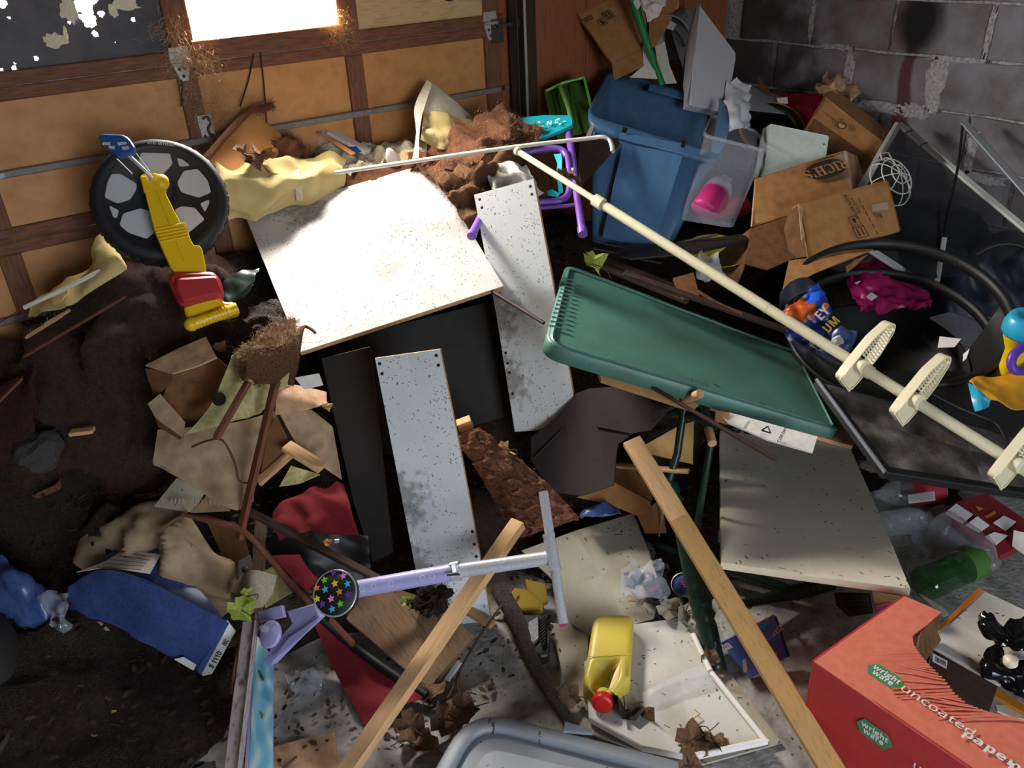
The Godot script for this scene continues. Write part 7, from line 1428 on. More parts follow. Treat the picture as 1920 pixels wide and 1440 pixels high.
	# cream pole with shoe holders
	o = thing("shoe_rack_pole", "long cream telescoping pole with cream lattice shoe holders", "shoe rack")
	var a = V(1.69, 1.119, -2.32); var e = V(1.979, 0.556, -0.592)
	var at = func(x): return pole_at(a, e, x)
	pipe(o, "thin_tube", "cream", [at.call(968), at.call(1128)], 0.0105, 14)
	pipe(o, "thick_tube", "cream", [at.call(1122), at.call(1960)], 0.0155, 16)
	pipe(o, "end_cap", "cream", [at.call(962), at.call(972)], 0.0145, 14)
	pipe(o, "collar", "cream", [at.call(1115), at.call(1130)], 0.0205, 16)
	pipe(o, "joint", "cream", [at.call(1436), at.call(1439)], 0.0162, 14); pipe(o, "collar", "cream", [at.call(1622), at.call(1634)], 0.0185, 16)
	for x in [1604, 1706, 1893]: shoe_holder(o, at.call(x), (e - a).normalized())
	# green lid
	o = thing("green_bin_cover", "large green plastic storage bin lid lying tilted over the table legs", "lid")
	o.transform = xf(1.786, 0.602, -1.589, -0.0, -43.4, -19.4)
	var poly = rounded(PackedVector2Array([Vector2(-0.428, -0.329), Vector2(0.418, -0.240), Vector2(0.453, 0.242), Vector2(-0.446, 0.303)]), [0.05, 0.06, 0.03, 0.07], 6)
	st = mb(); rings(st, poly, [[-0.03, 0.004], [-0.028, 0.0], [0.016, 0.0], [0.02, 0.004], [0.021, 0.02], [0.021, 0.04], [0.017, 0.046], [0.010, 0.054], [0.008, 0.066], [0.013, 0.074], [0.013, 0.1]], Transform3D(), true); obj("lid", st, mats["lid_green"], o)
	for k in 13:
		var f = k / 12.0
		var p = (PackedVector2Array([Vector2(-0.426, -0.194)])[0]).lerp(PackedVector2Array([Vector2(-0.444, 0.186)])[0], f); var q = (PackedVector2Array([Vector2(-0.385, -0.200)])[0]).lerp(PackedVector2Array([Vector2(-0.392, 0.177)])[0], f)
		pipe(o, "grip_rib", "lid_green", [Vector3(p.x, 0.02, p.y), Vector3(q.x, 0.022, q.y)], 0.003, 6)
	var lp = PackedVector2Array([Vector2(0.001, 0.214), Vector2(0.042, 0.213)])
	letters("lettering", "Sterilite", 0.026, Transform3D(Basis(Vector3.UP, -(lp[1] - lp[0]).angle() + PI), Vector3(lp[0].x, 0.0135, lp[0].y)) * Transform3D(Basis(Vector3.UP, PI), Vector3.ZERO), mats["lid_green"], o)
	for q in [[1340, 713, 1355, 728], [1420, 742, 1428, 748], [1450, 758, 1462, 764]]:
		pipe(o, "twig_bit", "twig", [Vector3(0, 0, 0), Vector3(0.02, 0.002, 0.012)], 0.0016, 5).position = Vector3(PackedVector2Array([Vector2(0.076, 0.204)])[0].x + (q[0] - 1345) * 0.0018, 0.0145, PackedVector2Array([Vector2(0.076, 0.204)])[0].y + (q[1] - 720) * 0.0008)
	# dark framed panel
	o = thing("dusty_screen", "black framed dusty panel lying under the cream pole", "panel")
	st = mb(); slab(st, [V(1.947, 0.591, -1.224), V(2.357, 0.422, -0.899), V(2.482, 0.36, -0.773), V(2.308, 0.322, -0.641), V(2.202, 0.356, -0.699), V(1.838, 0.474, -0.912)], 0.024, 0.002); obj("body", st, mats["black_plastic"], o)
	st = mb(); slab(st, [V(1.956, 0.583, -1.202), V(2.341, 0.422, -0.89), V(2.453, 0.365, -0.776), V(2.307, 0.333, -0.664), V(2.225, 0.36, -0.711), V(1.871, 0.476, -0.921)], 0.001); obj("glass", st, mats["screen_dust"], o)
	pipe(o, "edge", "frame_grey", [V(1.944, 0.593, -1.222), V(1.888, 0.533, -1.061), V(1.837, 0.477, -0.912)], 0.006, 8)
	pipe(o, "edge", "black_plastic", [V(1.837, 0.477, -0.912), V(2.2, 0.358, -0.699), V(2.304, 0.325, -0.64)], 0.005, 8)
	# things under the lid
	o = thing("wooden_tray", "yellowish wooden tray edge under the green lid", "tray")
	flat(o, "side", "tan_stick", [V(1.439, 0.636, -1.611), V(1.434, 0.622, -1.591), V(1.602, 0.552, -1.384), V(1.625, 0.557, -1.385)], 0.02)
	flat(o, "rim", "pale_wood", [V(1.445, 0.633, -1.618), V(1.633, 0.555, -1.392), V(1.956, 0.428, -1.08), V(2.046, 0.417, -1.121), V(1.739, 0.548, -1.425)], 0.012)
	o = thing("magazine", "white printed leaflet with a triangle mark under the green lid", "leaflet")
	flat(o, "sheet", "paper", [V(1.632, 0.56, -1.326), V(1.658, 0.561, -1.294), V(1.786, 0.52, -1.094), V(1.732, 0.507, -1.067), V(1.668, 0.529, -1.168), V(1.626, 0.543, -1.277)], 0.006)
	var tm = page(V(1.68, 0.544, -1.17), V(1.705, 0.536, -1.126), V(1.71, 0.552, -1.183))
	for k in 3:
		var an = k * TAU / 3 - PI / 2
		pipe(o, "printed_triangle", "black", [tm * Vector3(cos(an) * 0.014 - 0.012, 0.003, sin(an) * 0.014), tm * Vector3(cos(an + TAU / 3) * 0.014 - 0.012, 0.003, sin(an + TAU / 3) * 0.014)], 0.0022, 6)
	letters("lettering", "T.USA Ever", 0.012, tm * Transform3D(Basis(Vector3.UP, 1.45), Vector3(0.03, 0.002, 0.0)), mats["ink"], o)
	for k in 3: pipe(o, "print_line", "ink", [tm * Vector3(-0.06 - 0.003 * k, 0.001, -0.014), tm * Vector3(-0.066 - 0.003 * k, 0.001, 0.02)], 0.0007, 4)
	flat(o, "brown_tab", "cardboard", [V(1.628, 0.562, -1.323), V(1.651, 0.561, -1.292), V(1.622, 0.543, -1.273), V(1.606, 0.544, -1.306)], 0.002)
	timber(thing("thin_batten", "thin dark wooden batten sloping below the green lid", "batten"), "batten", "dark_wood", V(1.513, 0.622, -1.466), V(1.602, 0.529, -1.089), 0.013, 0.008)
	# green turned table legs
	o = thing("green_table_frame", "dark green turned table legs with raw wooden ends", "table frame")
	pipe(o, "dowel", "dark_green", [V(1.592, 0.506, -1.499), V(1.599, 0.577, -1.403)], 0.0135, 14); pipe(o, "raw_end", "pale_wood", [V(1.595, 0.573, -1.41), V(1.591, 0.619, -1.353)], 0.0128, 14)
	pipe(o, "dowel", "dark_green", [V(1.644, 0.549, -1.38), V(1.591, 0.513, -1.309)], 0.0135, 14); pipe(o, "raw_end", "pale_wood", [V(1.599, 0.518, -1.321), V(1.561, 0.506, -1.27)], 0.0128, 14)
	pipe(o, "leg", "dark_green", [V(1.646, 0.503, -1.459), V(1.6, 0.373, -1.431), V(1.568, 0.292, -1.427)], 0.012, 12)
	pipe(o, "leg", "dark_green", [V(1.599, 0.478, -1.307), V(1.562, 0.332, -1.29), V(1.556, 0.172, -1.298)], 0.01, 12)
	pipe(o, "stretcher", "dark_green", [V(1.628, 0.48, -1.484), V(1.659, 0.484, -1.409), V(1.669, 0.482, -1.345)], 0.0115, 12)
	turned_leg(o, V(1.495, 0.356, -1.354), V(1.336, 0.003, -1.003), 0.029)
	turned_leg(o, V(1.501, 0.084, -1.417), V(1.697, 0.049, -1.032), 0.018)
	turned_leg(o, V(1.502, 0.08, -1.079), V(1.822, 0.036, -0.992), 0.021)
	pipe(o, "brace", "zinc", [V(1.546, 0.237, -1.419), V(1.523, 0.105, -1.415)], 0.003, 6)
	# beige table top
	board("table_top", "beige laminate table top lying right of the long tan stick", "table top", xf(1.870, 0.207, -1.179, -10.0, -48.6, -2.8), V(0.464, 0.02, 0.875), PackedVector2Array([Vector2(-0.225, -0.528), Vector2(0.225, -0.521), Vector2(0.234, 0.029), Vector2(0.235, 0.433), Vector2(0.004, 0.440), Vector2(-0.235, 0.442), Vector2(-0.231, 0.048)]), mats["beige_top"], mats["cream"])
	# felt
	o = thing("tar_felt", "torn sheet of dark tar felt behind the tan stick", "felt")
	flat(o, "felt", "felt", [V(1.514, 0.455, -1.802), V(1.543, 0.478, -1.766), V(1.59, 0.505, -1.676), V(1.614, 0.502, -1.566), V(1.628, 0.498, -1.495), V(1.564, 0.432, -1.511), V(1.535, 0.412, -1.557), V(1.498, 0.377, -1.58), V(1.483, 0.358, -1.571), V(1.427, 0.283, -1.524), V(1.361, 0.231, -1.598), V(1.322, 0.212, -1.69), V(1.334, 0.261, -1.82), V(1.37, 0.313, -1.865), V(1.439, 0.378, -1.822)], 0.004, 0.001)
	for q in [[V(1.533, 0.414, -1.554), V(1.49, 0.399, -1.671)], [V(1.339, 0.27, -1.812), V(1.441, 0.371, -1.77)]]: pipe(o, "crease", "felt", q, 0.003, 6)
	# cardboards behind the stick
	o = thing("carton_piece", "brown carton under the tar felt", "cardboard box")
	flat(o, "front_panel", "cardboard", [V(1.387, 0.186, -1.649), V(1.461, 0.257, -1.562), V(1.527, 0.213, -1.458), V(1.5, 0.189, -1.433), V(1.477, 0.174, -1.467), V(1.438, 0.187, -1.559)], 0.004)
	flat(o, "side_panel", "cardboard", [V(1.548, 0.239, -1.656), V(1.623, 0.241, -1.549), V(1.538, 0.198, -1.468), V(1.472, 0.243, -1.573)], 0.004)
	flat(o, "flap", "cardboard", [V(1.488, 0.162, -1.478), V(1.566, 0.207, -1.454), V(1.533, 0.124, -1.394), V(1.491, 0.114, -1.444)], 0.004)
	timber(thing("split_lath", "split pale lath behind the tan stick", "wood strip"), "strip", "pale_wood", V(1.49, 0.293, -1.594), V(1.599, 0.336, -1.379), 0.022, 0.01)
	flat(thing("plywood_piece", "dim plywood piece behind the green legs", "plywood"), "piece", "tan_stick", [V(1.716, 0.369, -1.542), V(1.75, 0.392, -1.507), V(1.678, 0.297, -1.437), V(1.606, 0.285, -1.619)], 0.008)
	cloth(thing("blue_wrapper", "blue wrapper with white lettering behind the beige sheet", "wrapper"), "film", "book_blue", [[V(1.344, 0.178, -1.591), V(1.406, 0.2, -1.562), V(1.438, 0.2, -1.511)], [V(1.324, 0.189, -1.555), V(1.38, 0.194, -1.52), V(1.429, 0.198, -1.488)]], 0.02, 18.0, 0.002, 7, 3)
	# long tan stick
	o = thing("long_stick", "long tan wooden stick, bare at the upper end, crossing the floor", "wood stick")
	var s0 = V(1.441, 0.468, -1.467); var s1 = V(1.248, 0.043, -0.533); var sm = s0.lerp(s1, 0.26)
	timber(o, "painted_length", "tan_stick", sm, s1, 0.056, 0.022, 0.002, Vector3(-0.35, 0.8, 0.5))
	timber(o, "bare_length", "pine", s0, sm + (s1 - s0) * 0.004, 0.0545, 0.0205, 0.001, Vector3(-0.35, 0.8, 0.5))
	toys()
	bottles()
	# dark odds and ends between the bin and the lid
	timber(thing("dark_wood_strip", "dark brown slat behind the green lid, nearest to the lid", "wood strip"), "slat", "dark_wood", V(1.827, 0.753, -1.92), V(2.101, 0.619, -1.442), 0.03, 0.012)
	timber(thing("dark_wood_strip", "dark brown slat sloping down from the blue bin, the upper of two", "wood strip"), "slat", "dark_wood", V(1.885, 0.739, -2.122), V(2.025, 0.657, -1.773), 0.04, 0.014)
	timber(thing("dark_wood_strip", "dark brown slat sloping down from the blue bin, the lower of two", "wood strip"), "slat", "dark_wood", V(1.852, 0.73, -2.055), V(1.969, 0.659, -1.757), 0.026, 0.014)
	pipe(thing("rusty_strip", "rusty orange strip behind the green lid below the cream pole", "strip"), "strip", "fibre", [V(1.978, 0.705, -1.726), V(1.996, 0.68, -1.655), V(2.02, 0.66, -1.569)], 0.008, 8, 4, 0.6)
	cloth(thing("plastic_scrap", "dim clear plastic scrap behind the cream pole", "plastic"), "scrap", "tote_clear", [[V(2.154, 0.738, -1.891), V(2.219, 0.735, -1.857)], [V(2.095, 0.708, -1.842), V(2.163, 0.707, -1.794)], [V(2.074, 0.69, -1.789), V(2.141, 0.694, -1.744)]], 0.03, -12.0, 0.002, 7, 61)
	flat(thing("brown_board_end", "brown splintered board end between the green lid and the pole", "board"), "board", "dark_cardboard", [V(1.983, 0.718, -1.843), V(2.057, 0.72, -1.82), V(1.994, 0.687, -1.731), V(1.944, 0.677, -1.759)], 0.012)

func lump_bit(o: Node3D, called: String, p: Vector3, r: float):
	var st = mb(); lump(st, Transform3D(Basis(), p), Vector3(r, r * 0.7, r * 0.8), r * 0.5, 50.0, 3, 14, 9, true); obj(called, st, mats["plastic_bag"], o)

func pole_at(a: Vector3, e: Vector3, x: float) -> Vector3:
	# the place on the line a..e whose picture column is x, found by halving
	var lo = 0.0; var hi = 1.0
	var b = Basis.looking_at(Vector3(sin(deg_to_rad(35)) * cos(deg_to_rad(29)), -sin(deg_to_rad(29)), -cos(deg_to_rad(35)) * cos(deg_to_rad(29)))) * Basis(Vector3(0, 0, 1), deg_to_rad(-2.8))
	for i in 30:
		var m = (lo + hi) / 2; var q = b.inverse() * (a.lerp(e, m) - EYE)
		if 960.0 + 1560.0 * q.x / -q.z < x: lo = m
		else: hi = m
	return a.lerp(e, lo)

# a cream lattice arm set square on the pole: a long loop with a deep rim, a slotted web and a socket round the pole
func shoe_holder(o: Node3D, hub: Vector3, n: Vector3):
	var y = Vector3(0.752, 0.652, 0.09)
	y = (y - n * y.dot(n)).normalized()
	n = n.rotated(y, deg_to_rad(26))
	if n.dot((EYE - hub).normalized()) < 0.3: n = n.rotated(y, deg_to_rad(-52))
	var x = n.cross(y)
	if x.dot(hub - EYE) < 0: x = -x
	hub += x * 0.012
	var t = Transform3D(Basis(x, n, x.cross(n)), hub)
	if x.cross(n).dot(y) > 0: t.basis = Basis(x, n, -x.cross(n))
	var L1 = 0.062; var L2 = 0.152; var w = 0.036
	var poly = PackedVector2Array([Vector2(-w * 0.9, L1), Vector2(w * 0.9, L1), Vector2(w, L1 * 0.4), Vector2(w * 0.95, -L2 * 0.45), Vector2(w * 0.5, -L2 * 0.9), Vector2(0, -L2), Vector2(-w * 0.55, -L2 * 0.92), Vector2(-w, -L2 * 0.5), Vector2(-w, L1 * 0.4)])
	var rimp = rounded(poly, 0.012, 4); var inn = inset(rimp, 0.004)
	var up = 0.013; var low = -0.014
	var st = mb(); st.set_smooth_group(-1)
	for i in rimp.size():
		var j = (i + 1) % rimp.size()
		var p = func(r, k, h): return t * Vector3(r[k].x, h, r[k].y)
		quad(st, p.call(rimp, i, low), p.call(rimp, j, low), p.call(rimp, j, up), p.call(rimp, i, up))
		quad(st, p.call(inn, j, low), p.call(inn, i, low), p.call(inn, i, up), p.call(inn, j, up))
		quad(st, p.call(rimp, i, up), p.call(rimp, j, up), p.call(inn, j, up), p.call(inn, i, up))
		quad(st, p.call(rimp, j, low), p.call(rimp, i, low), p.call(inn, i, low), p.call(inn, j, low))
	var h = obj("shoe_holder", st, mats["cream"], o)
	for k in 13:
		var z = lerpf(-0.03, -L2 * 0.93, k / 12.0)
		var hw = w * 0.97 if -z < L2 * 0.5 else w * lerpf(0.97, 0.35, (-z / L2 - 0.5) / 0.43)
		st = mb(); box(st, Vector3(hw * 2, 0.003, 0.0045), t * xf(0, 0.008, z)); obj("slat", st, mats["cream"], h)
	for k in [-0.5, 0.0, 0.5]:
		st = mb(); bar(st, t * Vector3(k * w * 1.1, 0.008, -0.025), t * Vector3(k * w * 0.7, 0.008, -L2 * 0.93), 0.004, 0.003, 0.0); obj("slat", st, mats["cream"], h)
	st = mb(); box(st, Vector3(w * 1.9, 0.003, L1 + 0.02), t * xf(0, 0.008, L1 * 0.4)); obj("web", st, mats["cream"], h)
	pipe(h, "socket", "cream", [hub - x * 0.012 - n * 0.018, hub - x * 0.012 + n * 0.032], 0.0205, 18)

func dusty(st: SurfaceTool, pts: Array):
	slab(st, pts, 0.002)

func turned_leg(o: Node3D, a: Vector3, b: Vector3, r: float):
	var t = along(a, b); t.basis = t.basis * Basis(Vector3.RIGHT, PI / 2)
	var L = a.distance_to(b)
	var prof = [Vector2(0, 0)]
	for k in 41:
		var f = k / 40.0
		var rr = r * (0.62 + 0.38 * smoothstep(0.0, 0.55, f) - 0.1 * smoothstep(0.75, 1.0, f))
		for s in [0.04, 0.1, 0.6, 0.66, 0.72]:
			rr += r * 0.2 * exp(-pow((f - s) / 0.012, 2.0)) - r * 0.12 * exp(-pow((f - s - 0.03) / 0.012, 2.0))
		prof.append(Vector2(rr, f * L))
	prof.append(Vector2(0, L))
	var st = mb(); lathe(st, prof, 18, t); obj("leg", st, mats["dark_green"], o)

func toys():
	var o = thing("toy_shaker", "child's toy with a teal cap and yellow body at the right edge", "toy")
	var t = tilted(V(2.442, 0.672, -0.905), Vector3(-0.7, 0, 0.7), 8)
	var st = mb(); lathe(st, [Vector2(0, 0.085), Vector2(0.02, 0.085), Vector2(0.024, 0.089), Vector2(0.045, 0.088), Vector2(0.05, 0.082), Vector2(0.058, 0.06), Vector2(0.058, 0.035), Vector2(0.052, 0.026), Vector2(0, 0.026)], 32, t); obj("cap", st, mats["teal_toy"], o)
	st = mb(); lathe(st, [Vector2(0.05, 0.026), Vector2(0.046, 0.01), Vector2(0.03, -0.03), Vector2(0.03, -0.1), Vector2(0.05, -0.15), Vector2(0, -0.15)], 28, t); obj("body", st, mats["toy_yellow"], o)
	pipe(o, "handle", "toy_purple", [V(2.394, 0.682, -0.875), V(2.357, 0.669, -0.878), V(2.342, 0.648, -0.874), V(2.343, 0.629, -0.861), V(2.372, 0.621, -0.849)], 0.013, 12, 5)
	o = thing("yellow_cloth", "folded yellow sheet with a teal pouch below the teal capped toy", "cloth")
	cloth(o, "sheet", "yellow_fabric", [[V(2.229, 0.606, -0.925), V(2.277, 0.609, -0.922), V(2.363, 0.598, -0.882), V(2.473, 0.626, -0.852)], [V(2.209, 0.613, -0.902), V(2.246, 0.602, -0.883), V(2.31, 0.594, -0.847), V(2.414, 0.595, -0.816)], [V(2.223, 0.582, -0.858), V(2.229, 0.582, -0.825), V(2.251, 0.561, -0.795), V(2.35, 0.55, -0.775)]], 0.01, 9.0, 0.003, 7, 3)
	cloth(o, "pouch", "teal_toy", [[V(2.234, 0.598, -0.931), V(2.226, 0.599, -0.902), V(2.235, 0.577, -0.859)], [V(2.219, 0.567, -0.906), V(2.219, 0.57, -0.88), V(2.238, 0.561, -0.861)], [V(2.197, 0.542, -0.877), V(2.206, 0.551, -0.863), V(2.234, 0.553, -0.858)]], 0.006, 9.0, 0.003, 6, 4)
	pipe(thing("black_cable", "black cable lying on the dusty panel behind the cream pole", "cable"), "cable", "black_plastic", [V(2.18, 0.555, -1.009), V(2.24, 0.51, -0.936), V(2.284, 0.483, -0.86), V(2.26, 0.477, -0.816), V(2.201, 0.472, -0.77)], 0.006, 8, 5)
	flat(thing("black_plastic_sheet", "black plastic sheet between the tub and the dusty panel", "plastic sheet"), "sheet", "black_plastic", [V(2.053, 0.61, -1.177), V(2.347, 0.558, -1.006), V(2.42, 0.48, -0.79), V(2.363, 0.424, -0.764), V(2.221, 0.467, -0.948)], 0.004)

func bottle(o: Node3D, m: String, a: Vector3, b: Vector3, r: float, prof: Array):
	var t = along(a, b); t.basis = t.basis * Basis(Vector3.RIGHT, PI / 2)
	var L = a.distance_to(b)
	var p = []
	for q in prof: p.append(Vector2(q[0] * r, q[1] * L))
	var st = mb(); lathe(st, p, 28, t)
	return obj("bottle", st, mats[m], o)

func bottles():
	var shape = [[0, 0], [0.7, 0], [0.95, 0.03], [1, 0.08], [0.94, 0.16], [1, 0.2], [1, 0.55], [0.94, 0.6], [1, 0.66], [0.9, 0.76], [0.5, 0.9], [0.36, 0.93], [0.36, 1.0], [0, 1.0]]
	var o = thing("soda_bottle", "clear plastic bottle with a red label under the dusty panel", "bottle")
	bottle(o, "clear", V(2.473, 0.06, -1.022), V(2.274, 0.06, -1.148), 0.045, shape)
	bottle(o, "red", (V(2.473, 0.06, -1.022)).lerp(V(2.274, 0.06, -1.148), 0.06), (V(2.473, 0.06, -1.022)).lerp(V(2.274, 0.06, -1.148), 0.52), 0.0465, [[1, 0.0], [1.01, 0.02], [1.01, 0.98], [1, 1.0]]).name = "label"
	flat(o, "nutrition_print", "print_white", [V(2.293, 0.107, -1.05), V(2.377, 0.107, -1.007), V(2.344, 0.1, -0.983), V(2.264, 0.1, -1.027)], 0.0008)
	for k in 4: pipe(o, "print_line", "ink", [(V(2.289, 0.108, -1.044)).lerp(V(2.269, 0.102, -1.027), k / 3.5), (V(2.365, 0.108, -1.004)).lerp(V(2.344, 0.102, -0.987), k / 3.5)], 0.0005, 4)
	o = thing("clear_jar", "clear ribbed plastic jar with a frosted neck below the red labelled bottle", "jar")
	bottle(o, "clear", V(2.161, 0.05, -1.051), V(2.301, 0.055, -0.97), 0.042, [[0, 0], [0.8, 0], [0.98, 0.05], [1, 0.12], [0.96, 0.16], [1, 0.2], [0.96, 0.24], [1, 0.28], [1, 0.7], [0.8, 0.84], [0.62, 0.9], [0.62, 1.0]])
	var tj = along(V(2.26, 0.055, -0.99), V(2.301, 0.055, -0.97)); tj.basis = tj.basis * Basis(Vector3.RIGHT, PI / 2)
	var st = mb(); lathe(st, [Vector2(0.028, 0.0), Vector2(0.034, 0.002), Vector2(0.034, 0.018), Vector2(0.03, 0.02)], 26, tj); obj("neck_ring", st, mats["tote_clear"], o)
	o = thing("clear_bottle", "large dusty clear bottle lying beside the red printed box", "bottle")
	bottle(o, "clear", V(2.285, 0.06, -0.93), V(2.234, 0.06, -0.722), 0.062, shape)
	o = thing("clear_dish", "small clear plastic tub with a speckled rim left of the large clear bottle", "tub")
	st = mb(); lathe(st, [Vector2(0, 0), Vector2(0.03, 0), Vector2(0.034, 0.012), Vector2(0.031, 0.014), Vector2(0.028, 0.003), Vector2(0, 0.003)], 24, tilted(V(2.234, 0.012, -0.948), Vector3(-0.7, 0, 0.7), 20)); obj("tub", st, mats["tote_clear"], o)
	o = thing("green_soda_bottle", "green plastic bottle lying behind the red box", "bottle")
	bottle(o, "green_bottle", V(1.998, 0.05, -0.821), V(2.279, 0.05, -0.768), 0.052, [[0, 0], [0.6, 0.0], [0.9, 0.04], [1, 0.12], [1, 0.3], [0.97, 0.34], [1, 0.38], [1, 0.72], [0.85, 0.84], [0.45, 0.95], [0.4, 1.0], [0, 1.0]])
	bottle(o, "green_plastic", (V(1.998, 0.05, -0.821)).lerp(V(2.279, 0.05, -0.768), 0.6), (V(1.998, 0.05, -0.821)).lerp(V(2.279, 0.05, -0.768), 0.82), 0.053, [[1, 0.0], [1.01, 0.05], [1.01, 0.95], [1, 1.0]]).name = "label"
	o = thing("red_carton", "flat red carton with white printed panels by the large clear bottle", "carton")
	var f = [V(2.394, 0.09, -0.944), V(2.397, 0.06, -0.72), V(2.294, 0.05, -0.75), V(2.338, 0.07, -0.951)]
	flat(o, "panel", "carton_red", [V(2.402, 0.09, -0.945), V(2.504, 0.1, -0.899), V(2.484, 0.07, -0.7), V(2.298, 0.045, -0.747), V(2.338, 0.07, -0.951)], 0.03, 0.001)
	for q in [[V(2.339, 0.073, -0.945), V(2.39, 0.092, -0.937), V(2.385, 0.085, -0.877), V(2.335, 0.07, -0.883)], [V(2.335, 0.07, -0.873), V(2.386, 0.085, -0.865), V(2.382, 0.078, -0.821), V(2.341, 0.064, -0.83)], [V(2.4, 0.08, -0.821), V(2.452, 0.085, -0.815), V(2.46, 0.08, -0.778), V(2.402, 0.07, -0.78)], [V(2.338, 0.062, -0.811), V(2.372, 0.07, -0.801), V(2.392, 0.066, -0.767), V(2.334, 0.056, -0.772)]]:
		flat(o, "printed_panel", "print_white", q, 0.0008)
	for q in [[V(2.421, 0.094, -0.893), V(2.434, 0.09, -0.868), V(2.41, 0.09, -0.873)], [V(2.405, 0.084, -0.851), V(2.449, 0.088, -0.844), V(2.444, 0.087, -0.835), V(2.401, 0.083, -0.842)]]: flat(o, "printed_shape", "orange", q, 0.0008)
	flat(thing("white_tile", "white tile or card end at the right edge beside the red carton", "card"), "card", "paper", [V(2.388, 0.1, -0.757), V(2.415, 0.1, -0.676), V(2.336, 0.06, -0.645), V(2.358, 0.06, -0.736)], 0.01)
	flat(thing("paper_shred", "thin white paper shred behind the red box", "paper"), "shred", "paper", [V(1.989, 0.03, -0.816), V(1.992, 0.03, -0.797), V(1.986, 0.03, -0.74), V(1.977, 0.03, -0.716), V(1.957, 0.03, -0.721), V(1.969, 0.03, -0.759)], 0.0015)


# ---------------------------------------------------------------- objects
func numbered(called: String) -> String:
	if not names.has(called):
		names[called] = 0
		return called
	names[called] += 1
	return "%s_%03d" % [called, names[called]]

func thing(called: String, label: String, category: String, group := "", kind := "") -> Node3D:
	var o = Node3D.new(); o.name = numbered(called); add_child(o)
	return tag(o, label, category, group, kind)

func tag(o: Node3D, label: String, category := "", group := "", kind := "") -> Node3D:
	if label: o.set_meta("label", label)
	if category: o.set_meta("category", category)
	if group: o.set_meta("group", group)
	if kind: o.set_meta("kind", kind)
	return o

func obj(called: String, st: SurfaceTool, m: Material, parent: Node3D = self) -> MeshInstance3D:
	st.generate_normals()
	var o = MeshInstance3D.new()
	o.name = numbered(called) if parent == self else called
	o.mesh = st.commit()
	o.material_override = m
	o.cast_shadow = GeometryInstance3D.SHADOW_CASTING_SETTING_ON
	parent.add_child(o, true)
	return o

func struct(called: String, st: SurfaceTool, m: Material, label := "") -> MeshInstance3D:
	var o = obj(called, st, m)
	o.set_meta("kind", "structure")
	if label: o.set_meta("label", label)
	return o

# moves the origin of every thing that was built in world places to the middle of its base
func settle_all():
	for o in get_children():
		if not (o is Node3D) or o is Camera3D or o is Light3D or not o.transform.is_equal_approx(Transform3D()): continue
		if o is MultiMeshInstance3D: continue
		var box = AABB(); var first = true
		for c in ([o] if o is MeshInstance3D else []) + o.get_children():
			if c is MeshInstance3D:
				var b: AABB = (Transform3D() if c == o else c.transform) * c.mesh.get_aabb()
				box = b if first else box.merge(b); first = false
		if first: continue
		var base = Vector3(box.get_center().x, box.position.y, box.get_center().z)
		if o is MeshInstance3D:
			var st = SurfaceTool.new(); st.begin(Mesh.PRIMITIVE_TRIANGLES)
			st.append_from(o.mesh, 0, Transform3D(Basis(), -base)); o.mesh = st.commit()
		for c in o.get_children():
			if c is Node3D: c.position -= base
		o.position = base

# ---------------------------------------------------------------- shapes
func mb() -> SurfaceTool:
	var st = SurfaceTool.new(); st.begin(Mesh.PRIMITIVE_TRIANGLES)
	return st

func xf(x, y, z, rx := 0.0, ry := 0.0, rz := 0.0) -> Transform3D:
	return Transform3D(Basis.from_euler(Vector3(deg_to_rad(rx), deg_to_rad(ry), deg_to_rad(rz))), Vector3(x, y, z))

# a frame whose z runs from a to b, origin at a, y as near up as can be
func along(a: Vector3, b: Vector3, up := Vector3.UP) -> Transform3D:
	var z = (b - a).normalized()
	var x = up.cross(z)
	if x.length() < 0.01: x = Vector3.RIGHT.cross(z)
	x = x.normalized()
	return Transform3D(Basis(x, z.cross(x), z), a)

func vert(st: SurfaceTool, p: Vector3, uv: Vector2):
	st.set_uv(uv); st.add_vertex(p)

# three corners, counter-clockwise seen from outside
func tri(st: SurfaceTool, a: Vector3, b: Vector3, c: Vector3, ua := Vector2.ZERO, ub := Vector2.ZERO, uc := Vector2.ZERO):
	vert(st, a, ua); vert(st, c, uc); vert(st, b, ub)

func quad(st: SurfaceTool, a: Vector3, b: Vector3, c: Vector3, d: Vector3, ua := Vector2.ZERO, ub := Vector2.ZERO, uc := Vector2.ZERO, ud := Vector2.ZERO):
	tri(st, a, b, c, ua, ub, uc); tri(st, a, c, d, ua, uc, ud)

# a convex face turned away from the middle of its body
func face(st: SurfaceTool, pts: Array, mid: Vector3, t: Transform3D):
	var n: Vector3 = (pts[1] - pts[0]).cross(pts[2] - pts[0])
	var p = pts.duplicate()
	if n.dot(pts[0] - mid) < 0: p.reverse()
	n = n.abs()
	var uv = []
	for v in p: uv.append(Vector2(v.z, v.y) if n.x > n.y and n.x > n.z else Vector2(v.x, v.z) if n.y > n.z else Vector2(v.x, v.y))
	for i in range(1, p.size() - 1):
		tri(st, t * p[0], t * p[i], t * p[i + 1], uv[0], uv[i], uv[i + 1])

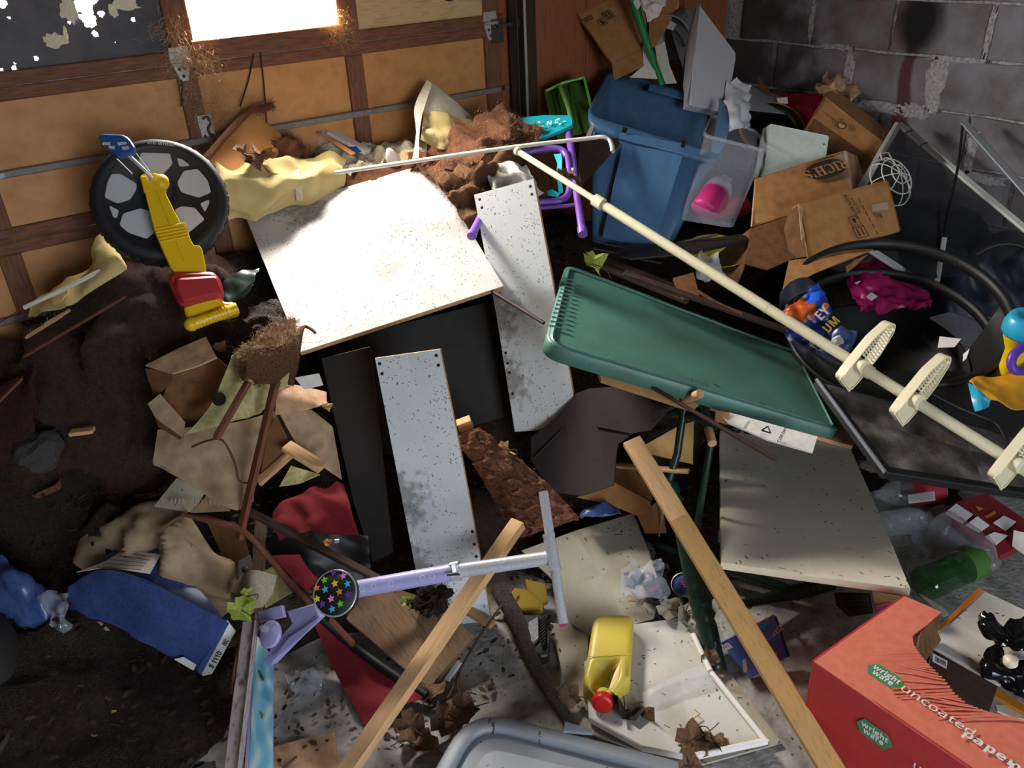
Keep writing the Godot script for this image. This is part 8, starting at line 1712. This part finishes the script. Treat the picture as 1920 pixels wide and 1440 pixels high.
# a box about the origin of t, its edges chamfered
func box(st: SurfaceTool, size: Vector3, t := Transform3D(), bev := 0.0):
	st.set_smooth_group(-1)
	var h = size / 2
	bev = minf(bev, minf(h.x, minf(h.y, h.z)) * 0.9)
	if bev <= 0:
		for ax in 3:
			for s in [-1.0, 1.0]:
				var pts = []
				for k in [[-1, -1], [1, -1], [1, 1], [-1, 1]]:
					var v = Vector3.ZERO
					v[ax] = h[ax] * s; v[(ax + 1) % 3] = h[(ax + 1) % 3] * k[0]; v[(ax + 2) % 3] = h[(ax + 2) % 3] * k[1]
					pts.append(v)
				face(st, pts, Vector3.ZERO, t)
		return
	var c = func(sx, sy, sz, ax):
		var v = Vector3(sx * (h.x - bev), sy * (h.y - bev), sz * (h.z - bev))
		v[ax] += bev * [sx, sy, sz][ax]
		return v
	for ax in 3:
		var u = (ax + 1) % 3; var w = (ax + 2) % 3
		for s in [-1, 1]:
			var pts = []
			for k in [[-1, -1], [1, -1], [1, 1], [-1, 1]]:
				var g = [0, 0, 0]; g[ax] = s; g[u] = k[0]; g[w] = k[1]
				pts.append(c.call(g[0], g[1], g[2], ax))
			face(st, pts, Vector3.ZERO, t)
			for s2 in [-1, 1]:
				var g = [0, 0, 0]; g[ax] = s; g[u] = s2; g[w] = -1
				var e = [0, 0, 0]; e[ax] = s; e[u] = s2; e[w] = 1
				face(st, [c.call(g[0], g[1], g[2], ax), c.call(e[0], e[1], e[2], ax), c.call(e[0], e[1], e[2], u), c.call(g[0], g[1], g[2], u)], Vector3.ZERO, t)
	for sx in [-1, 1]:
		for sy in [-1, 1]:
			for sz in [-1, 1]:
				face(st, [c.call(sx, sy, sz, 0), c.call(sx, sy, sz, 1), c.call(sx, sy, sz, 2)], Vector3.ZERO, t)

# a squared bar from a to b
func bar(st: SurfaceTool, a: Vector3, b: Vector3, w: float, h: float, bev := 0.002, up := Vector3.UP):
	var t = along(a, b, up)
	t.origin = (a + b) / 2
	box(st, Vector3(w, h, a.distance_to(b)), t, bev)

func inset(poly: PackedVector2Array, d: float) -> PackedVector2Array:
	var out = PackedVector2Array(); var n = poly.size()
	var s = -1.0 if Geometry2D.is_polygon_clockwise(poly) else 1.0
	for i in n:
		var e1 = (poly[i] - poly[(i + n - 1) % n]).normalized(); var e2 = (poly[(i + 1) % n] - poly[i]).normalized()
		var n1 = Vector2(-e1.y, e1.x) * s; var n2 = Vector2(-e2.y, e2.x) * s
		var m = n1 + n2
		var k = m.length_squared()
		out.append(poly[i] + (m * (2.0 * d / k) if k > 0.3 else n1 * d))
	return out

func rounded(poly: PackedVector2Array, r, seg := 5) -> PackedVector2Array:
	var out = PackedVector2Array(); var n = poly.size()
	for i in n:
		var rr: float = r[i] if r is Array else r
		var a = poly[(i + n - 1) % n]; var b = poly[i]; var c = poly[(i + 1) % n]
		if rr <= 0.0005: out.append(b); continue
		var p = b + (a - b).normalized() * minf(rr, (a - b).length() * 0.48); var q = b + (c - b).normalized() * minf(rr, (c - b).length() * 0.48)
		for k in seg + 1:
			var t = float(k) / seg
			out.append(p.lerp(b, t).lerp(b.lerp(q, t), t))
	return out

# an outline in x and z pulled up from y0 to y1, its rims chamfered
func prism(st: SurfaceTool, poly: PackedVector2Array, y0: float, y1: float, t := Transform3D(), bev := 0.0, smooth_side := false):
	var levels = [[y0, bev], [y0 + bev, 0.0], [y1 - bev, 0.0], [y1, bev]] if bev > 0 else [[y0, 0.0], [y1, 0.0]]
	rings(st, poly, levels, t, smooth_side)

# stacked insets of one outline: [[y, inset], ...] from below up, closed at both ends
func rings(st: SurfaceTool, poly: PackedVector2Array, levels: Array, t := Transform3D(), smooth_side := false, close_low := true, close_top := true):
	var cw = Geometry2D.is_polygon_clockwise(poly)
	var rs = []
	for l in levels:
		var r = poly
		for k in [1.0, 0.6, 0.3, 0.1, 0.0]:
			r = inset(poly, l[1] * k) if absf(l[1] * k) > 1e-6 else poly
			if Geometry2D.triangulate_polygon(r).size() > 0: break
		rs.append(r)
	var n = poly.size()
	st.set_smooth_group(1 if smooth_side else -1)
	for k in levels.size() - 1:
		for i in n:
			var j = (i + 1) % n
			var a = Vector3(rs[k][i].x, levels[k][0], rs[k][i].y); var b = Vector3(rs[k][j].x, levels[k][0], rs[k][j].y)
			var c = Vector3(rs[k + 1][j].x, levels[k + 1][0], rs[k + 1][j].y); var d = Vector3(rs[k + 1][i].x, levels[k + 1][0], rs[k + 1][i].y)
			var u = [Vector2(a.x, a.z), Vector2(b.x, b.z), Vector2(c.x + 0.003, c.z + c.y), Vector2(d.x + 0.003, d.z + d.y)]
			if cw: quad(st, t * a, t * b, t * c, t * d, u[0], u[1], u[2], u[3])
			else: quad(st, t * b, t * a, t * d, t * c, u[1], u[0], u[3], u[2])
	st.set_smooth_group(-1)
	for side in 2:
		if (side == 0 and not close_low) or (side == 1 and not close_top): continue
		var k = 0 if side == 0 else levels.size() - 1
		var ids = Geometry2D.triangulate_polygon(rs[k])
		for i in range(0, ids.size(), 3):
			var p = []
			for m in 3: p.append(rs[k][ids[i + m]])
			var up: bool = (p[1] - p[0]).cross(p[2] - p[0]) < 0
			if up != (side == 1): p.reverse()
			tri(st, t * Vector3(p[0].x, levels[k][0], p[0].y), t * Vector3(p[1].x, levels[k][0], p[1].y), t * Vector3(p[2].x, levels[k][0], p[2].y), p[0], p[1], p[2])

# a flat piece whose upper outline runs through the given places
func slab(st: SurfaceTool, pts: Array, thick := 0.004, bev := 0.0):
	var n = Vector3.ZERO; var mid = Vector3.ZERO
	for i in pts.size():
		n += (pts[i] as Vector3).cross(pts[(i + 1) % pts.size()]); mid += pts[i]
	mid /= pts.size(); n = n.normalized()
	if n.dot(EYE - mid) < 0: n = -n
	var x: Vector3 = pts[1] - pts[0]
	x = (x - n * x.dot(n)).normalized()
	var t = Transform3D(Basis(x, n, x.cross(n)), mid)
	var inv = t.affine_inverse()
	var poly = PackedVector2Array()
	for p in pts:
		var q: Vector3 = inv * p
		poly.append(Vector2(q.x, q.z))
	prism(st, poly, -thick, 0.0, t, bev)

func spline(p0, p1, p2, p3, t: float):
	return 0.5 * (2 * p1 + (p2 - p0) * t + (2 * p0 - 5 * p1 + 4 * p2 - p3) * t * t + (3 * p1 - p0 - 3 * p2 + p3) * t * t * t)

func curve(pts: Array, sub := 6) -> Array:
	var out = []; var n = pts.size()
	for i in n - 1:
		for k in sub:
			out.append(spline(pts[maxi(i - 1, 0)], pts[i], pts[i + 1], pts[mini(i + 2, n - 1)], float(k) / sub))
	out.append(pts[n - 1])
	return out

func tube(st: SurfaceTool, pts: Array, r, seg := 10, flat := 1.0, cap_ends := true):
	st.set_smooth_group(1)
	var n = pts.size()
	var z0: Vector3 = (pts[1] - pts[0]).normalized()
	var x = Vector3.UP.cross(z0)
	if x.length() < 0.05: x = Vector3.RIGHT.cross(z0)
	x = x.normalized()
	var ringlist = []; var far = 0.0
	for i in n:
		var z: Vector3 = (pts[mini(i + 1, n - 1)] - pts[maxi(i - 1, 0)]).normalized()
		x = (x - z * x.dot(z)).normalized()
		var y = z.cross(x)
		var rr: float = r[i] if r is Array else r
		if i: far += (pts[i] as Vector3).distance_to(pts[i - 1])
		var ring = []
		for k in seg + 1:
			var a = TAU * k / seg
			ring.append([pts[i] + (x * cos(a) + y * sin(a) * flat) * rr, Vector2(float(k) / seg * TAU * 0.02, far)])
		ringlist.append(ring)
	for i in n - 1:
		for k in seg:
			var a = ringlist[i][k]; var b = ringlist[i][k + 1]; var c = ringlist[i + 1][k + 1]; var d = ringlist[i + 1][k]
			quad(st, a[0], b[0], c[0], d[0], a[1], b[1], c[1], d[1])
	if cap_ends:
		st.set_smooth_group(-1)
		for e in 2:
			var ring = ringlist[0 if e == 0 else n - 1]
			var m: Vector3 = pts[0 if e == 0 else n - 1]
			for k in seg:
				if e == 0: tri(st, m, ring[k + 1][0], ring[k][0])
				else: tri(st, m, ring[k][0], ring[k + 1][0])

# a profile of (radius, height) turned about y
func lathe(st: SurfaceTool, prof: Array, seg := 24, t := Transform3D(), from := 0.0, upto := TAU, smooth := true):
	st.set_smooth_group(2 if smooth else -1)
	for i in prof.size() - 1:
		for k in seg:
			var a = lerpf(from, upto, float(k) / seg); var b = lerpf(from, upto, float(k + 1) / seg)
			var p = func(q, g): return t * Vector3(prof[q].x * cos(g), prof[q].y, -prof[q].x * sin(g))
			var u = func(q, g): return Vector2(g * 0.1, prof[q].y + prof[q].x)
			quad(st, p.call(i, a), p.call(i, b), p.call(i + 1, b), p.call(i + 1, a), u.call(i, a), u.call(i, b), u.call(i + 1, b), u.call(i + 1, a))

# a sheet through rows of places, waved by noise, with a thickness
func sheet(st: SurfaceTool, rows: Array, sub := 5, amp := 0.0, freq := 8.0, thick := 0.003, sd := 1, smooth := true):
	var g1 = []
	for r in rows: g1.append(curve(r, sub))
	var nu: int = g1[0].size()
	var grid = []
	for u in nu:
		var col = []
		for r in g1: col.append(r[u])
		grid.append(curve(col, sub))
	var nv: int = grid[0].size()
	var fn = FastNoiseLite.new(); fn.seed = sd; fn.frequency = absf(freq); fn.fractal_octaves = 3
	if freq < 0: fn.fractal_type = FastNoiseLite.FRACTAL_RIDGED; fn.fractal_octaves = 2; fn.fractal_gain = 0.35
	var nor = []
	for u in nu:
		var col = []
		for v in nv:
			var du: Vector3 = grid[mini(u + 1, nu - 1)][v] - grid[maxi(u - 1, 0)][v]; var dv: Vector3 = grid[u][mini(v + 1, nv - 1)] - grid[u][maxi(v - 1, 0)]
			var nn = dv.cross(du).normalized()
			col.append(nn if nn.length() > 0.5 else Vector3.UP)
		nor.append(col)
	var top = []; var low = []
	for u in nu:
		var a = []; var b = []
		for v in nv:
			var p: Vector3 = grid[u][v]
			p += nor[u][v] * fn.get_noise_3dv(p) * amp
			a.append(p); b.append(p - nor[u][v] * thick)
		top.append(a); low.append(b)
	st.set_smooth_group(3 if smooth else -1)
	for u in nu - 1:
		for v in nv - 1:
			var uv = [Vector2(u, v), Vector2(u, v + 1), Vector2(u + 1, v + 1), Vector2(u + 1, v)]
			for k in 4: uv[k] = Vector2(uv[k].x / (nu - 1), uv[k].y / (nv - 1))
			quad(st, top[u][v], top[u][v + 1], top[u + 1][v + 1], top[u + 1][v], uv[0], uv[1], uv[2], uv[3])
	st.set_smooth_group(4 if smooth else -1)
	for u in nu - 1:
		for v in nv - 1:
			quad(st, low[u][v], low[u + 1][v], low[u + 1][v + 1], low[u][v + 1])
	st.set_smooth_group(-1)
	for u in nu - 1:
		quad(st, top[u][0], top[u + 1][0], low[u + 1][0], low[u][0])
		quad(st, top[u + 1][nv - 1], top[u][nv - 1], low[u][nv - 1], low[u + 1][nv - 1])
	for v in nv - 1:
		quad(st, top[0][v + 1], top[0][v], low[0][v], low[0][v + 1])
		quad(st, top[nu - 1][v], top[nu - 1][v + 1], low[nu - 1][v + 1], low[nu - 1][v])

# a ball pulled to radii and roughened by noise
func lump(st: SurfaceTool, t: Transform3D, radii: Vector3, amp := 0.0, freq := 8.0, sd := 1, nu := 24, nv := 14, facets := false):
	var fn = FastNoiseLite.new(); fn.seed = sd; fn.frequency = freq; fn.fractal_octaves = 3
	var p = func(u, v):
		var a = TAU * u / nu; var b = PI * v / nv - PI / 2
		var d = Vector3(cos(a) * cos(b), sin(b), -sin(a) * cos(b))
		return t * (d * radii + d * amp * fn.get_noise_3dv(t.origin + d * radii))
	st.set_smooth_group(-1 if facets else 5)
	for v in nv:
		for u in nu:
			quad(st, p.call(u, v), p.call((u + 1) % nu, v), p.call((u + 1) % nu, v + 1), p.call(u, v + 1), Vector2(float(u) / nu, float(v) / nv), Vector2(float(u + 1) / nu, float(v) / nv), Vector2(float(u + 1) / nu, float(v + 1) / nv), Vector2(float(u) / nu, float(v + 1) / nv))

# raised print: letters in the plane x (to the right) and z (down the page) of t, facing +y
func letters(called: String, text: String, size: float, t: Transform3D, m: Material, parent: Node3D, bold := true, serif := false, wide := 1.0, fit := 0.0):
	var f = SystemFont.new()
	f.font_names = PackedStringArray(["Droid Serif" if serif else "Droid Sans"]); f.font_weight = 700 if bold else 400
	var tm = TextMesh.new(); tm.font = f; tm.text = text; tm.font_size = 32; tm.pixel_size = size / 32.0; tm.depth = 0.0006; tm.curve_step = 2.0
	var o = MeshInstance3D.new(); o.name = called; o.mesh = tm; o.material_override = m
	if fit > 0: wide = fit / tm.get_aabb().size.x
	o.transform = t * Transform3D(Basis(Vector3(wide, 0, 0), Vector3(0, 0, -1), Vector3(0, 1, 0)), Vector3.ZERO)
	parent.add_child(o, true)
	return o

func V(x: float, y: float, z: float) -> Vector3: return Vector3(x, y, z)
